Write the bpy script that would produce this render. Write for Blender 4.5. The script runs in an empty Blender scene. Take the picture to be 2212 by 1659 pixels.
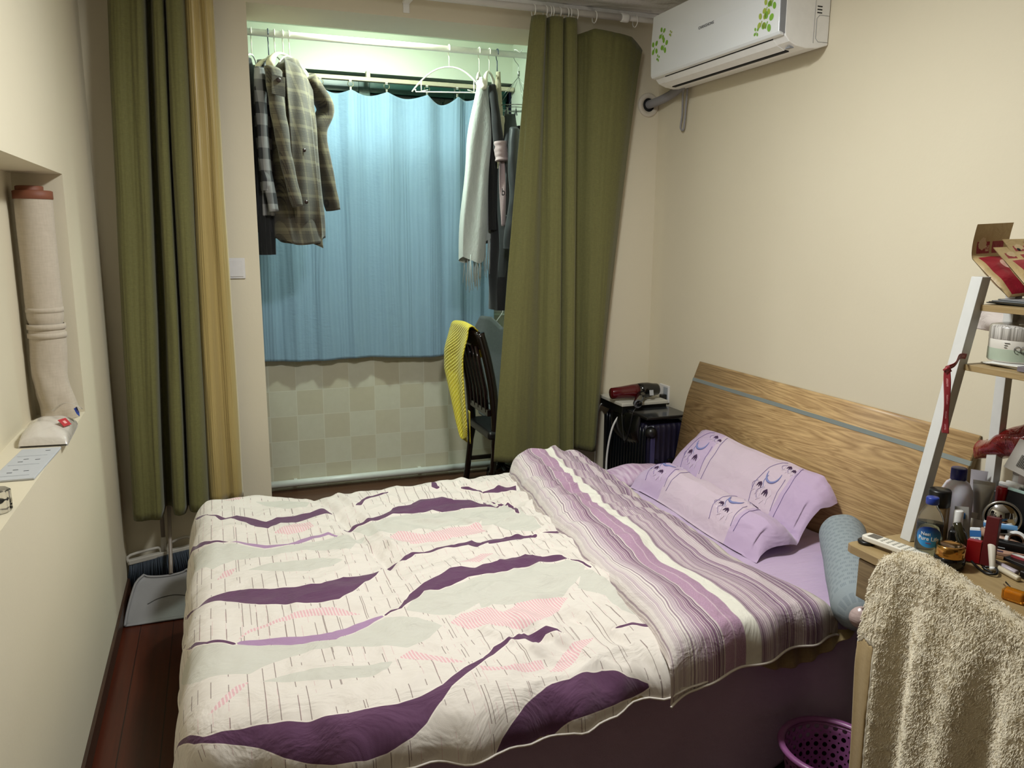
import bpy, bmesh, math, random
import numpy as np
from mathutils import Vector, Matrix, noise

SC = bpy.context.scene
COL = SC.collection
PI = math.pi
random.seed(7)

# ------------------------------------------------------------------ camera
cam_data = bpy.data.cameras.new('camera')
cam = bpy.data.objects.new('camera', cam_data)
COL.objects.link(cam)
cam_data.sensor_fit = 'HORIZONTAL'
cam_data.sensor_width = 36.0
cam_data.lens = 1722.0 / 2212.0 * 36.0
cam_data.clip_start = 0.02
_r = [[0.93808882, 0.05982738, -0.34118919], [-0.34636201, 0.17556317, -0.92152641], [0.00476775, 0.98264859, 0.18541578]]
_m = Matrix(_r).to_4x4()
_m.translation = (0, 0, 1.6)
cam.matrix_world = _m
SC.camera = cam

# ------------------------------------------------------------------ light, world, exposure
SC.view_settings.view_transform = 'Standard'
SC.view_settings.look = 'None'
SC.view_settings.gamma = 1.0
SC.view_settings.use_curve_mapping = False
SC.view_settings.exposure = 0.0

world = bpy.data.worlds.new('night')
SC.world = world
world.use_nodes = True
world.node_tree.nodes['Background'].inputs[0].default_value = (0.012, 0.016, 0.025, 1)
world.node_tree.nodes['Background'].inputs[1].default_value = 0.6


def lamp(name, kind, loc, size, power, color):
    l = bpy.data.lights.new(name, kind)
    if kind == 'AREA':
        l.shape = 'DISK'
        l.size = size
    else:
        l.shadow_soft_size = size
    l.energy = power
    l.color = color
    o = bpy.data.objects.new(name, l)
    o.location = loc
    COL.objects.link(o)
    return o


# each fitting throws most of its light downwards and a little sideways
lamp('room_lamp_down', 'AREA', (0.80, 2.02, 2.60), 0.32, 41.0, (0.975, 1.0, 0.985))
lamp('room_lamp_glow', 'POINT', (0.80, 2.02, 2.50), 0.12, 8.0, (0.975, 1.0, 0.985))
lamp('balcony_lamp_down', 'AREA', (0.85, 4.24, 2.715), 0.16, 23.0, (0.84, 1.0, 0.90))
lamp('balcony_lamp_glow', 'POINT', (0.85, 4.24, 2.68), 0.04, 11.5, (0.80, 1.0, 0.90))

# ------------------------------------------------------------------ node helper


def lin(c):
    if isinstance(c, str):
        c = c.lstrip('#')
        c = tuple(int(c[i:i + 2], 16) / 255 for i in (0, 2, 4))
    return tuple((x / 12.92 if x <= 0.04045 else ((x + 0.055) / 1.055) ** 2.4) for x in c[:3]) + (1.0,)


class NT:
    def __init__(s, name, rough=0.6, **kw):
        s.m = bpy.data.materials.new(name)
        s.m.use_nodes = True
        s.t = s.m.node_tree
        s.b = s.t.nodes['Principled BSDF']
        s.b.inputs['Roughness'].default_value = rough
        for k, v in kw.items():
            s.b.inputs[k.replace('_', ' ')].default_value = v

    def n(s, t, **kw):
        nd = s.t.nodes.new(t)
        for k, v in kw.items():
            setattr(nd, k, v)
        return nd

    def put(s, sock, v):
        if v is None:
            return
        if isinstance(v, bpy.types.NodeSocket):
            s.t.links.new(v, sock)
        else:
            sock.default_value = v

    def math(s, op, a, b=None, c=None, clamp=False):
        nd = s.n('ShaderNodeMath', operation=op)
        nd.use_clamp = clamp
        for i, v in enumerate((a, b, c)):
            s.put(nd.inputs[i], v)
        return nd.outputs[0]

    def mix(s, f, a, b, mode='MIX'):
        nd = s.n('ShaderNodeMix', data_type='RGBA', blend_type=mode)
        s.put(nd.inputs[0], f)
        s.put(nd.inputs[6], lin(a) if isinstance(a, str) else a)
        s.put(nd.inputs[7], lin(b) if isinstance(b, str) else b)
        return nd.outputs[2]

    def obj(s):
        return s.n('ShaderNodeTexCoord').outputs['Object']

    def uv(s):
        return s.n('ShaderNodeTexCoord').outputs['UV']

    def map(s, v, scale=(1, 1, 1), rot=(0, 0, 0), loc=(0, 0, 0)):
        nd = s.n('ShaderNodeMapping')
        s.put(nd.inputs[0], v)
        nd.inputs['Scale'].default_value = scale
        nd.inputs['Rotation'].default_value = rot
        nd.inputs['Location'].default_value = loc
        return nd.outputs[0]

    def noise(s, v, scale=5, detail=2, rough=0.5, dist=0, dim='3D', out=0):
        nd = s.n('ShaderNodeTexNoise', noise_dimensions=dim)
        if dim == '1D':
            s.put(nd.inputs['W'], v)
        else:
            s.put(nd.inputs['Vector'], v)
        nd.inputs['Scale'].default_value = scale
        nd.inputs['Detail'].default_value = detail
        nd.inputs['Roughness'].default_value = rough
        nd.inputs['Distortion'].default_value = dist
        return nd.outputs[out]

    def white(s, v, dim='1D', w=None):
        nd = s.n('ShaderNodeTexWhiteNoise', noise_dimensions=dim)
        if dim == '1D':
            s.put(nd.inputs['W'], v)
        else:
            s.put(nd.inputs['Vector'], v)
        return nd.outputs[0]

    def wave(s, v, scale=5, dist=0, detail=2, dscale=1, typ='BANDS', d='X', prof='SIN'):
        nd = s.n('ShaderNodeTexWave', wave_type=typ, wave_profile=prof)
        if typ == 'BANDS':
            nd.bands_direction = d
        s.put(nd.inputs[0], v)
        nd.inputs['Scale'].default_value = scale
        nd.inputs['Distortion'].default_value = dist
        nd.inputs['Detail'].default_value = detail
        nd.inputs['Detail Scale'].default_value = dscale
        return nd.outputs[1]

    def voro(s, v, scale=5, feat='F1', rnd=1.0, out=0):
        nd = s.n('ShaderNodeTexVoronoi', feature=feat)
        s.put(nd.inputs['Vector'], v)
        nd.inputs['Scale'].default_value = scale
        nd.inputs['Randomness'].default_value = rnd
        return nd.outputs[out]

    def ramp(s, f, stops, interp='LINEAR'):
        nd = s.n('ShaderNodeValToRGB')
        s.put(nd.inputs[0], f)
        cr = nd.color_ramp
        cr.interpolation = interp
        while len(cr.elements) > 1:
            cr.elements.remove(cr.elements[-1])
        cr.elements[0].position = stops[0][0]
        cr.elements[0].color = lin(stops[0][1]) if not isinstance(stops[0][1], float) else (stops[0][1],) * 3 + (1,)
        for p, c in stops[1:]:
            e = cr.elements.new(p)
            e.color = lin(c) if not isinstance(c, float) else (c, c, c, 1)
        return nd.outputs[0]

    def sep(s, v):
        nd = s.n('ShaderNodeSeparateXYZ')
        s.put(nd.inputs[0], v)
        return nd.outputs

    def comb(s, x, y, z=0.0):
        nd = s.n('ShaderNodeCombineXYZ')
        for i, v in enumerate((x, y, z)):
            s.put(nd.inputs[i], v)
        return nd.outputs[0]

    def attr(s, name, out=2):
        nd = s.n('ShaderNodeAttribute', attribute_name=name)
        return nd.outputs[out]

    def inside(s, x, a, b):
        return s.math('MULTIPLY', s.math('GREATER_THAN', x, a), s.math('LESS_THAN', x, b))

    def rect(s, x, y, a, b, c, d):
        return s.math('MULTIPLY', s.inside(x, a, b), s.inside(y, c, d))

    def step(s, x, w=0.001):
        return s.math('MULTIPLY_ADD', x, 1.0 / w, 0.5, clamp=True)

    def col(s, c):
        s.put(s.b.inputs['Base Color'], lin(c) if isinstance(c, str) else c)
        return s

    def bump(s, h, strength=0.3, dist=0.005):
        nd = s.n('ShaderNodeBump')
        nd.inputs['Strength'].default_value = strength
        nd.inputs['Distance'].default_value = dist
        s.put(nd.inputs['Height'], h)
        s.put(s.b.inputs['Normal'], nd.outputs[0])
        return s


_simple = {}


def plain(name, c, rough=0.5, var=0.06, nscale=30, bump=0.0, bscale=200, **kw):
    """solid colour with slight procedural variation"""
    if name in _simple:
        return _simple[name]
    t = NT(name, rough, **kw)
    o = t.obj()
    f = t.noise(o, nscale, 3)
    base = lin(c)
    lo = tuple(x * (1 - var) for x in base[:3]) + (1,)
    hi = tuple(min(1, x * (1 + var)) for x in base[:3]) + (1,)
    t.col(t.mix(f, lo, hi))
    if bump:
        t.bump(t.noise(o, bscale, 2), bump, 0.002)
    _simple[name] = t.m
    return t.m


def fabric(name, c, c2=None, rough=0.9, scale=420, bump=0.35, sheen=0.15, fade=None):
    if name in _simple:
        return _simple[name]
    t = NT(name, rough)
    t.b.inputs['Sheen Weight'].default_value = sheen
    o = t.obj()
    a = t.noise(t.map(o, (scale, scale, scale * 0.18)), 1, 2)
    b = t.noise(t.map(o, (scale * 0.2, scale * 0.2, scale)), 1, 2)
    w = t.math('MULTIPLY', t.math('ADD', a, b), 0.5)
    base = lin(c)
    d = lin(c2) if c2 else tuple(x * 0.7 for x in base[:3]) + (1,)
    f = t.math('MULTIPLY_ADD', w, 1.3, -0.05, clamp=True)
    t.col(t.mix(f, d, base))
    t.bump(w, bump, 0.001)
    _simple[name] = t.m
    return t.m


def wood(name, light, dark, along='Y', scale=1.0, rough=0.45, figure=0.6):
    if name in _simple:
        return _simple[name]
    t = NT(name, rough)
    o = t.obj()
    sc = {'Y': (9, 0.9, 14), 'X': (0.9, 9, 14), 'Z': (9, 9, 0.9)}[along]
    sc = tuple(x * scale for x in sc)
    m = t.map(o, sc)
    big = t.noise(m, 0.9, 2, dist=1.2)
    rings = t.math('FRACT', t.math('MULTIPLY', big, 14.0))
    rings = t.math('ABSOLUTE', t.math('MULTIPLY_ADD', rings, 2.0, -1.0))
    fine = t.noise(t.map(o, tuple(x * 7 for x in sc)), 1.0, 4, 0.7)
    f = t.math('ADD', t.math('MULTIPLY', rings, 0.45 * figure), t.math('MULTIPLY', fine, 0.9))
    f = t.math('MULTIPLY_ADD', f, 1.25, -0.32, clamp=True)
    t.col(t.mix(f, dark, light))
    t.bump(f, 0.12, 0.001)
    _simple[name] = t.m
    return t.m

# ------------------------------------------------------------------ mesh helper


class MB:
    def __init__(s):
        s.v = []
        s.f = []
        s.uv = {}
        s.sm = []

    def add(s, verts, faces, smooth=True, uvs=None):
        b = len(s.v)
        s.v += [tuple(map(float, p)) for p in verts]
        for f in faces:
            s.f.append(tuple(i + b for i in f))
            s.sm.append(smooth)
        if uvs is not None:
            for i, u in enumerate(uvs):
                s.uv[b + i] = u
        return s

    def box(s, a, b, M=None):
        (x0, y0, z0), (x1, y1, z1) = a, b
        vs = [(x0, y0, z0), (x1, y0, z0), (x1, y1, z0), (x0, y1, z0), (x0, y0, z1), (x1, y0, z1), (x1, y1, z1), (x0, y1, z1)]
        if M is not None:
            vs = [M @ Vector(p) for p in vs]
        return s.add(vs, [(0, 3, 2, 1), (4, 5, 6, 7), (0, 1, 5, 4), (1, 2, 6, 5), (2, 3, 7, 6), (3, 0, 4, 7)], False)

    def prism(s, pts, a, b, M=None, smooth=False):
        """pts: 2D outline (ccw), extruded local z from a to b, placed by M"""
        n = len(pts)
        vs = [Vector((p[0], p[1], a)) for p in pts] + [Vector((p[0], p[1], b)) for p in pts]
        if M is not None:
            vs = [M @ p for p in vs]
        fs = [tuple(reversed(range(n))), tuple(range(n, 2 * n))]
        s.add(vs, fs, False)
        k = len(s.v) - 2 * n
        for i in range(n):
            j = (i + 1) % n
            s.f.append((k + i, k + j, k + n + j, k + n + i))
            s.sm.append(smooth)
        return s

    def lathe(s, prof, M=None, n=32, cap=True):
        """prof: list (r,z)"""
        vs = []
        for r, z in prof:
            for i in range(n):
                a = 2 * PI * i / n
                vs.append(Vector((r * math.cos(a), r * math.sin(a), z)))
        if M is not None:
            vs = [M @ p for p in vs]
        fs = []
        for k in range(len(prof) - 1):
            for i in range(n):
                j = (i + 1) % n
                fs.append((k * n + i, k * n + j, (k + 1) * n + j, (k + 1) * n + i))
        if cap:
            fs.append(tuple(reversed(range(n))))
            fs.append(tuple(range((len(prof) - 1) * n, len(prof) * n)))
        return s.add(vs, fs, True)

    def tube(s, pts, r, n=10, closed=False, cap=True, flat=None):
        pts = [Vector(p) for p in pts]
        m = len(pts)
        rs = r if isinstance(r, (list, tuple)) else [r] * m
        up = Vector((0, 0, 1))
        vs = []
        prev = None
        for i, p in enumerate(pts):
            if closed:
                d = pts[(i + 1) % m] - pts[i - 1]
            else:
                d = pts[min(i + 1, m - 1)] - pts[max(i - 1, 0)]
            if d.length < 1e-9:
                d = Vector((0, 0, 1))
            d.normalize()
            if prev is None:
                a = d.orthogonal().normalized() if abs(d.dot(up)) > 0.9 else d.cross(up).normalized()
            else:
                a = (prev - d * prev.dot(d))
                a = a.normalized() if a.length > 1e-6 else d.orthogonal().normalized()
            prev = a
            b = d.cross(a)
            for k in range(n):
                t = 2 * PI * k / n
                q = (flat or 1.0)
                vs.append(p + (a * math.cos(t) + b * math.sin(t) * q) * rs[i])
        fs = []
        for i in range(m if closed else m - 1):
            for k in range(n):
                l = (k + 1) % n
                i2 = (i + 1) % m
                fs.append((i * n + k, i * n + l, i2 * n + l, i2 * n + k))
        if cap and not closed:
            fs.append(tuple(reversed(range(n))))
            fs.append(tuple(range((m - 1) * n, m * n)))
        return s.add(vs, fs, True)

    def cyl(s, a, b, r, n=20, r2=None):
        return s.tube([a, b], [r, r2 if r2 is not None else r], n)

    def grid(s, fn, nu, nv, cu=False, flip=False):
        """fn(u,v)->point, u,v in 0..1"""
        vs, uvs = [], []
        for j in range(nv + 1):
            for i in range(nu + (0 if cu else 1)):
                u, v = i / nu, j / nv
                vs.append(fn(u, v))
                uvs.append((u, v))
        W = nu if cu else nu + 1
        fs = []
        for j in range(nv):
            for i in range(nu):
                i2 = (i + 1) % W if cu else i + 1
                q = (j * W + i, j * W + i2, (j + 1) * W + i2, (j + 1) * W + i)
                fs.append(tuple(reversed(q)) if flip else q)
        return s.add(vs, fs, True, uvs)

    def ball(s, c, r, n=16, sc=(1, 1, 1), M=None):
        prof = [(math.sin(PI * i / n) * 1.0, -math.cos(PI * i / n)) for i in range(n + 1)]
        vs = []
        k = n * 2
        for rr, z in prof:
            for i in range(k):
                a = 2 * PI * i / k
                p = Vector((rr * math.cos(a) * sc[0] * r, rr * math.sin(a) * sc[1] * r, z * sc[2] * r))
                if M is not None:
                    p = M @ p
                vs.append(p + Vector(c))
        fs = []
        for j in range(n):
            for i in range(k):
                fs.append((j * k + i, j * k + (i + 1) % k, (j + 1) * k + (i + 1) % k, (j + 1) * k + i))
        return s.add(vs, fs, True)

    def build(s, name, mat, parent=None, bevel=0, seg=2, solid=0, sub=0, label=None, weld=False, off=0):
        me = bpy.data.meshes.new(name)
        me.from_pydata(s.v, [], s.f)
        me.polygons.foreach_set('use_smooth', s.sm)
        if s.uv:
            L = me.uv_layers.new(name='UVMap')
            buf = np.zeros((len(me.loops), 2), dtype=np.float32)
            vi = np.empty(len(me.loops), dtype=np.int32)
            me.loops.foreach_get('vertex_index', vi)
            tab = np.zeros((len(s.v), 2), dtype=np.float32)
            for k, u in s.uv.items():
                tab[k] = u
            L.data.foreach_set('uv', tab[vi].ravel())
        me.materials.append(mat)
        me.validate()
        if weld:
            bm = bmesh.new()
            bm.from_mesh(me)
            bmesh.ops.remove_doubles(bm, verts=bm.verts, dist=1e-5)
            bmesh.ops.recalc_face_normals(bm, faces=bm.faces)
            bm.to_mesh(me)
            bm.free()
        o = bpy.data.objects.new(name, me)
        COL.objects.link(o)
        if parent is not None:
            adopt(o, parent)
        if solid:
            md = o.modifiers.new('solid', 'SOLIDIFY')
            md.thickness = solid
            md.offset = off
        if bevel:
            md = o.modifiers.new('bevel', 'BEVEL')
            md.width = bevel
            md.segments = seg
            md.limit_method = 'ANGLE'
            md.angle_limit = math.radians(40)
            md.harden_normals = True
        if sub:
            md = o.modifiers.new('sub', 'SUBSURF')
            md.levels = sub
            md.render_levels = sub
        if label:
            o['label'] = label
        return o


def origin_of(o):
    v = Vector((0, 0, 0))
    while o is not None:
        v = v + Vector(o.location)
        if o.parent:
            v = v + Vector(o.matrix_parent_inverse.translation)
        o = o.parent
    return v


def adopt(o, parent):
    o.parent = parent
    o.matrix_parent_inverse = Matrix.Translation(-origin_of(parent))
    return o


def thing(name, label, cat, loc, group=None):
    o = bpy.data.objects.new(name, None)
    o.empty_display_size = 0.05
    o.location = loc
    COL.objects.link(o)
    o['label'] = label
    o['category'] = cat
    if group:
        o['group'] = group
    return o


def tag(o, label, cat, group=None, kind=None):
    o['label'] = label
    o['category'] = cat
    if group:
        o['group'] = group
    if kind:
        o['kind'] = kind
    return o


def struct(o):
    o['kind'] = 'structure'
    return o


def dup(root, loc, label, group=None):
    r = root.copy()
    COL.objects.link(r)
    r.location = loc
    r['label'] = label
    if group:
        r['group'] = group
    for ch in list(root.children):
        c = ch.copy()
        COL.objects.link(c)
        c.parent = r
        for g in list(ch.children):
            d = g.copy()
            COL.objects.link(d)
            d.parent = c
    return r


def spline(pts, n):
    """Catmull-Rom through pts, n samples, uniform in index; returns list of tuples"""
    P = np.array(pts, float)
    m = len(P)
    out = []
    for k in range(n):
        t = k / (n - 1) * (m - 1)
        i = min(int(t), m - 2)
        u = t - i
        p0 = P[max(i - 1, 0)]
        p1 = P[i]
        p2 = P[i + 1]
        p3 = P[min(i + 2, m - 1)]
        out.append(0.5 * ((2 * p1) + (-p0 + p2) * u + (2 * p0 - 5 * p1 + 4 * p2 - p3) * u * u + (-p0 + 3 * p1 - 3 * p2 + p3) * u ** 3))
    return [tuple(x) for x in out]


def frame(o, x, y=None, z=None):
    """matrix with origin o and local axes"""
    x = Vector(x).normalized()
    if z is not None:
        z = Vector(z)
        z = (z - x * z.dot(x)).normalized()
        y = z.cross(x)
    else:
        y = Vector(y)
        y = (y - x * y.dot(x)).normalized()
        z = x.cross(y)
    M = Matrix((x, y, z)).transposed().to_4x4()
    M.translation = Vector(o)
    return M


def zrot(loc, deg):
    return Matrix.Translation(Vector(loc)) @ Matrix.Rotation(math.radians(deg), 4, 'Z')


def interp(x, xs, ys):
    return float(np.interp(x, xs, ys))


def text_mesh(s, size, M, mat, name, parent, bend=None, ext=0.0002, bold=0.0):
    cu = bpy.data.curves.new(name + '_curve', 'FONT')
    cu.body = s
    cu.size = size
    cu.align_x = 'CENTER'
    cu.align_y = 'CENTER'
    cu.extrude = ext
    cu.offset = bold
    cu.resolution_u = 3
    tmp = bpy.data.objects.new('tmp', cu)
    COL.objects.link(tmp)
    dg = bpy.context.evaluated_depsgraph_get()
    me = bpy.data.meshes.new_from_object(tmp.evaluated_get(dg))
    bpy.data.objects.remove(tmp)
    bpy.data.curves.remove(cu)
    me.name = name
    for v in me.vertices:
        p = v.co.copy()
        if bend:
            a = p.x / bend
            p = Vector(((bend + p.z) * math.sin(a), p.y, (bend + p.z) * math.cos(a)))
        v.co = M @ p
    me.materials.clear()
    me.materials.append(mat)
    o = bpy.data.objects.new(name, me)
    COL.objects.link(o)
    if parent:
        adopt(o, parent)
    return o


def smooth01(x):
    x = max(0.0, min(1.0, x))
    return x * x * (3 - 2 * x)

# ================================================================== setting
t = NT('wall_paint', 0.7)
o_ = t.obj()
f_ = t.noise(o_, 1.6, 3)
t.col(t.mix(f_, '#d3c9b0', '#dad1ba'))
t.bump(t.math('ADD', t.noise(o_, 70, 2), t.math('MULTIPLY', t.noise(o_, 2.2, 2), 14.0)), 0.10, 0.003)
M_WALL = t.m

t = NT('far_room_paint', 0.9)
t.col('#4a3c30')
M_DARKROOM = t.m

t = NT('ceiling_paint', 0.75)
o_ = t.obj()
v1 = t.wave(o_, 2.2, 6, 3, 1.6, 'RINGS')
t.col(t.mix(t.noise(o_, 3), '#e9e6e2', '#f3f1ee'))
t.bump(t.math('ADD', t.math('MULTIPLY', t.math('POWER', v1, 8.0), 2.0), t.noise(o_, 60, 2)), 0.6, 0.008)
M_CEIL = t.m

t = NT('balcony_paint', 0.65)
t.col(t.mix(t.noise(t.obj(), 3), '#d3dccb', '#dbe3d3'))
M_BPAINT = t.m

# dark red laminate
t = NT('floor_laminate', 0.28)
o_ = t.obj()
s_ = t.sep(o_)
pl = t.math('FLOOR', t.math('MULTIPLY', s_[0], 8.0))
off = t.math('MULTIPLY', t.white(pl), 5.0)
g_ = t.noise(t.map(t.comb(s_[0], t.math('ADD', s_[1], off), 0.0), (60, 2.4, 1)), 1, 4, 0.6)
fr = t.math('FRACT', t.math('MULTIPLY', s_[0], 8.0))
seam = t.math('LESS_THAN', fr, 0.025)
c_ = t.mix(g_, '#2a0e07', '#572312')
t.col(t.mix(seam, c_, '#120504'))
t.bump(seam, -0.3, 0.001)
M_FLOOR = t.m

t = NT('balcony_floor_wood', 0.4)
o_ = t.obj()
s_ = t.sep(o_)
g_ = t.noise(t.map(o_, (1.5, 50, 1)), 1, 4, 0.6)
t.col(t.mix(g_, '#3a2417', '#6b4630'))
M_BFLOOR = t.m

# tile wall
t = NT('wall_tile', 0.35)
o_ = t.obj()
s_ = t.sep(o_)
T = 0.1625
tx = t.math('MULTIPLY', t.math('ADD', s_[0], -0.105 + 4 * T), 1 / T)
tz = t.math('MULTIPLY', t.math('ADD', s_[2], -0.005 + 4 * T), 1 / (T * 0.985))
ix, iz = t.math('FLOOR', tx), t.math('FLOOR', tz)
fx, fz = t.math('FRACT', tx), t.math('FRACT', tz)
chk = t.math('MODULO', t.math('ADD', ix, iz), 2.0)
rnd = t.white(t.math('ADD', t.math('MULTIPLY', ix, 7.31), t.math('MULTIPLY', iz, 3.17)))
mott = t.noise(o_, 25, 4, 0.6)
ca = t.mix(rnd, '#dbd6c2', '#e2dfcc')
cb = t.mix(rnd, '#d3cbb3', '#dbd4bd')
c_ = t.mix(t.math('GREATER_THAN', chk, 0.5), ca, cb)
c_ = t.mix(t.math('MULTIPLY', mott, 0.35), c_, '#bbb497')
grout = t.math('MAXIMUM', t.math('GREATER_THAN', t.math('ABSOLUTE', t.math('ADD', fx, -0.5)), 0.486),
               t.math('GREATER_THAN', t.math('ABSOLUTE', t.math('ADD', fz, -0.5)), 0.486))
t.col(t.mix(grout, c_, '#e2decb'))
t.bump(t.math('MULTIPLY', grout, -1.0), 0.5, 0.0015)
M_TILE = t.m

RX, LX, BY = 2.22, -0.452, 3.82
ZC = 2.70

struct(MB().box((LX - 0.4, -1.6, -0.1), (RX + 0.1, BY + 0.31, 0)).build('floor', M_FLOOR))
struct(MB().box((LX - 0.4, BY + 0.31, -0.1), (RX + 0.2, 5.25, 0)).build('floor_balcony', M_BFLOOR))
struct(MB().box((LX - 0.4, -1.6, ZC), (RX + 0.2, BY, ZC + 0.1)).build('ceiling', M_CEIL))
# ceiling edge moulding
struct(MB().box((LX, BY - 0.012, ZC - 0.028), (RX, BY, ZC)).box((RX - 0.012, -1.6, ZC - 0.028), (RX, BY, ZC)).build('trim_1', M_CEIL, bevel=0.004))

# left wall with a shelf niche
NY0, NY1, NZ0, NZ1, NX = 1.15, 3.05, 0.985, 1.785, -0.60
w = MB()
w.box((LX - 0.3, -1.6, 0), (LX, NY0, ZC))
w.box((LX - 0.3, NY1, 0), (LX, BY + 0.02, ZC))
w.box((LX - 0.3, NY0, 0), (LX, NY1, NZ0))
w.box((LX - 0.3, NY0, NZ1), (LX, NY1, ZC))
w.box((LX - 0.3, NY0, NZ0), (NX, NY1, NZ1))
struct(w.build('wall_left', M_WALL))
struct(MB().box((RX, -1.6, 0), (RX + 0.15, BY + 0.31, ZC)).build('wall_right', M_WALL))
# back wall with the balcony opening
OX0, OX1, OZ, OY = 0.192, 1.66, 2.568, 4.135
w = MB()
w.box((LX - 0.3, BY, 0), (OX0, OY, 2.9))
w.box((OX1, BY, 0), (RX + 0.15, OY, 2.9))
w.box((OX0, BY, OZ), (OX1, OY, 2.9))
struct(w.build('wall_back', M_WALL))
struct(MB().box((LX - 0.3, -1.75, 0), (RX + 0.15, -1.6, ZC)).build('wall_front', M_DARKROOM))
M_SKIRT = wood('skirting_brown', '#4a3020', '#2d1a10', 'Y')
struct(MB().box((LX, -1.6, 0), (LX + 0.012, BY, 0.07)).build('baseboard_left', M_SKIRT, bevel=0.003))
struct(MB().box((LX + 0.012, BY - 0.012, 0), (OX0, BY, 0.07)).build('baseboard_back', M_SKIRT, bevel=0.003))

# balcony shell
struct(MB().box((LX - 0.3, 5.02, 0), (RX, 5.22, 1.065)).build('wall_balcony_far', M_TILE))
struct(MB().box((LX - 0.3, OY, 0), (LX - 0.05, 5.22, 2.9)).build('wall_balcony_left', M_BPAINT))
w = MB().box((1.845, OY, 0), (2.3, 5.02, 2.9))
struct(w.build('wall_balcony_right', M_BPAINT))
struct(MB().box((LX - 0.3, 5.0, 2.535), (RX, 5.22, 2.9)).build('wall_balcony_beam', M_BPAINT))
struct(MB().box((LX - 0.3, OY, 2.765), (RX, 5.0, 2.9)).build('ceiling_balcony', M_BPAINT))
struct(MB().box((LX - 0.05, 4.99, 1.065), (1.86, 5.22, 1.085)).build('trim_2', M_BPAINT, bevel=0.004))

# green window behind the blue curtain
M_GREEN = plain('window_frame_green', '#16463d', 0.35)
t = NT('night_glass', 0.05)
t.col('#0b1512')
t.b.inputs['Coat Weight'].default_value = 0.5
M_NIGHT = t.m
win = struct(thing('window_1', 'dark green framed window behind the pale blue curtain', 'window', (0.7, 5.1, 1.085)))
del win['label'], win['category']
m = MB()
m.box((-0.45, 5.10, 2.44), (1.845, 5.15, 2.535)).box((-0.45, 5.10, 1.085), (1.845, 5.15, 1.16))
for x in (-0.42, 0.32, 0.92, 1.52, 1.80):
    m.box((x - 0.035, 5.095, 1.09), (x + 0.035, 5.155, 2.53))
m.box((-0.45, 5.11, 2.30), (1.84, 5.145, 2.36))
m.build('window_frame', M_GREEN, win, bevel=0.004)
MB().box((-0.45, 5.125, 1.09), (1.845, 5.132, 2.53)).build('window_pane', M_NIGHT, win)
struct(MB().box((-0.45, 5.22, 1.0), (1.9, 5.24, 2.6)).build('wall_outside', M_NIGHT))

# heating pipe along the foot of the tiled wall
M_WPIPE = plain('pipe_white', '#dfe3dc', 0.3)
p = MB()
p.cyl((0.0 - 0.4, 4.985, 0.052), (1.845, 4.985, 0.052), 0.022, 20)
for x in (0.4, 1.2):
    p.box((x - 0.01, 4.985, 0.03), (x + 0.01, 5.02, 0.07))
tag(p.build('heating_pipe', M_WPIPE), 'white horizontal heating pipe running along the foot of the tiled balcony wall', 'pipe')
# ceiling lamps (the fittings of the room and of the balcony)
M_LAMPW = plain('lamp_white', '#e8e6e0', 0.5)
l = thing('ceiling_lamp', 'round white ceiling lamp over the bed', 'lamp', (0.80, 2.02, ZC))
MB().lathe([(0.16, 0.0), (0.17, -0.01), (0.17, -0.03), (0.155, -0.035)], Matrix.Translation((0.80, 2.02, ZC))).build('base', M_LAMPW, l)
l = thing('ceiling_lamp', 'small round white lamp on the balcony ceiling', 'lamp', (0.85, 4.24, 2.765))
MB().lathe([(0.08, 0.0), (0.085, -0.01), (0.085, -0.022), (0.075, -0.025)], Matrix.Translation((0.85, 4.24, 2.765))).build('base', M_LAMPW, l)

# light switch on the pillar
M_PLATE = plain('switch_plastic', '#d9d6d4', 0.35)
s = thing('light_switch', 'square white rocker switch on the wall pillar right of the left curtain', 'switch', (0.085, BY, 1.44))
pl = MB().box((0.043, BY - 0.009, 1.395), (0.129, BY, 1.487)).build('switch_plate', M_PLATE, s, bevel=0.003)
MB().box((0.052, BY - 0.013, 1.404), (0.120, BY - 0.008, 1.478)).build('rocker', M_PLATE, pl, bevel=0.002)

# ================================================================== curtains of the room
M_CURT = fabric('curtain_green', '#6e6c3c', '#524f2a', scale=330, bump=0.25, rough=0.85)
t = NT('curtain_lining_gold', 0.38)
t.b.inputs['Sheen Weight'].default_value = 0.3
o_ = t.obj()
t.col(t.mix(t.noise(t.map(o_, (90, 90, 2)), 1, 3), '#96824c', '#b29c62'))
M_GOLD = t.m
M_WHITE = plain('plastic_white', '#e9e8e4', 0.35)
M_RODW = plain('rod_white', '#d2cec8', 0.35)


def curtain(name, mat, parent, top, bot, zt, zb, n=150, m=60, seed=0, soft=0.010, flare=None):
    T_, B_ = spline(top, n + 1), spline(bot, n + 1)

    def fn(u, v):
        i = round(u * n)
        a = v ** 0.85
        x = T_[i][0] * (1 - a) + B_[i][0] * a
        y = T_[i][1] * (1 - a) + B_[i][1] * a
        z0 = zt(u) if callable(zt) else zt
        z1 = zb(u) if callable(zb) else zb
        z = z0 + (z1 - z0) * v
        k = noise.noise(Vector((x * 5, z * 1.1, seed))) * soft + noise.noise(Vector((x * 14, z * 3, seed + 5))) * soft * 0.3 + noise.noise(Vector((u * 60, z * 2.2, seed + 9))) * 0.003
        return (x + k * 0.5, y + k, z)
    return MB().grid(fn, n, m).build(name, mat, parent, solid=0.0025)


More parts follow.
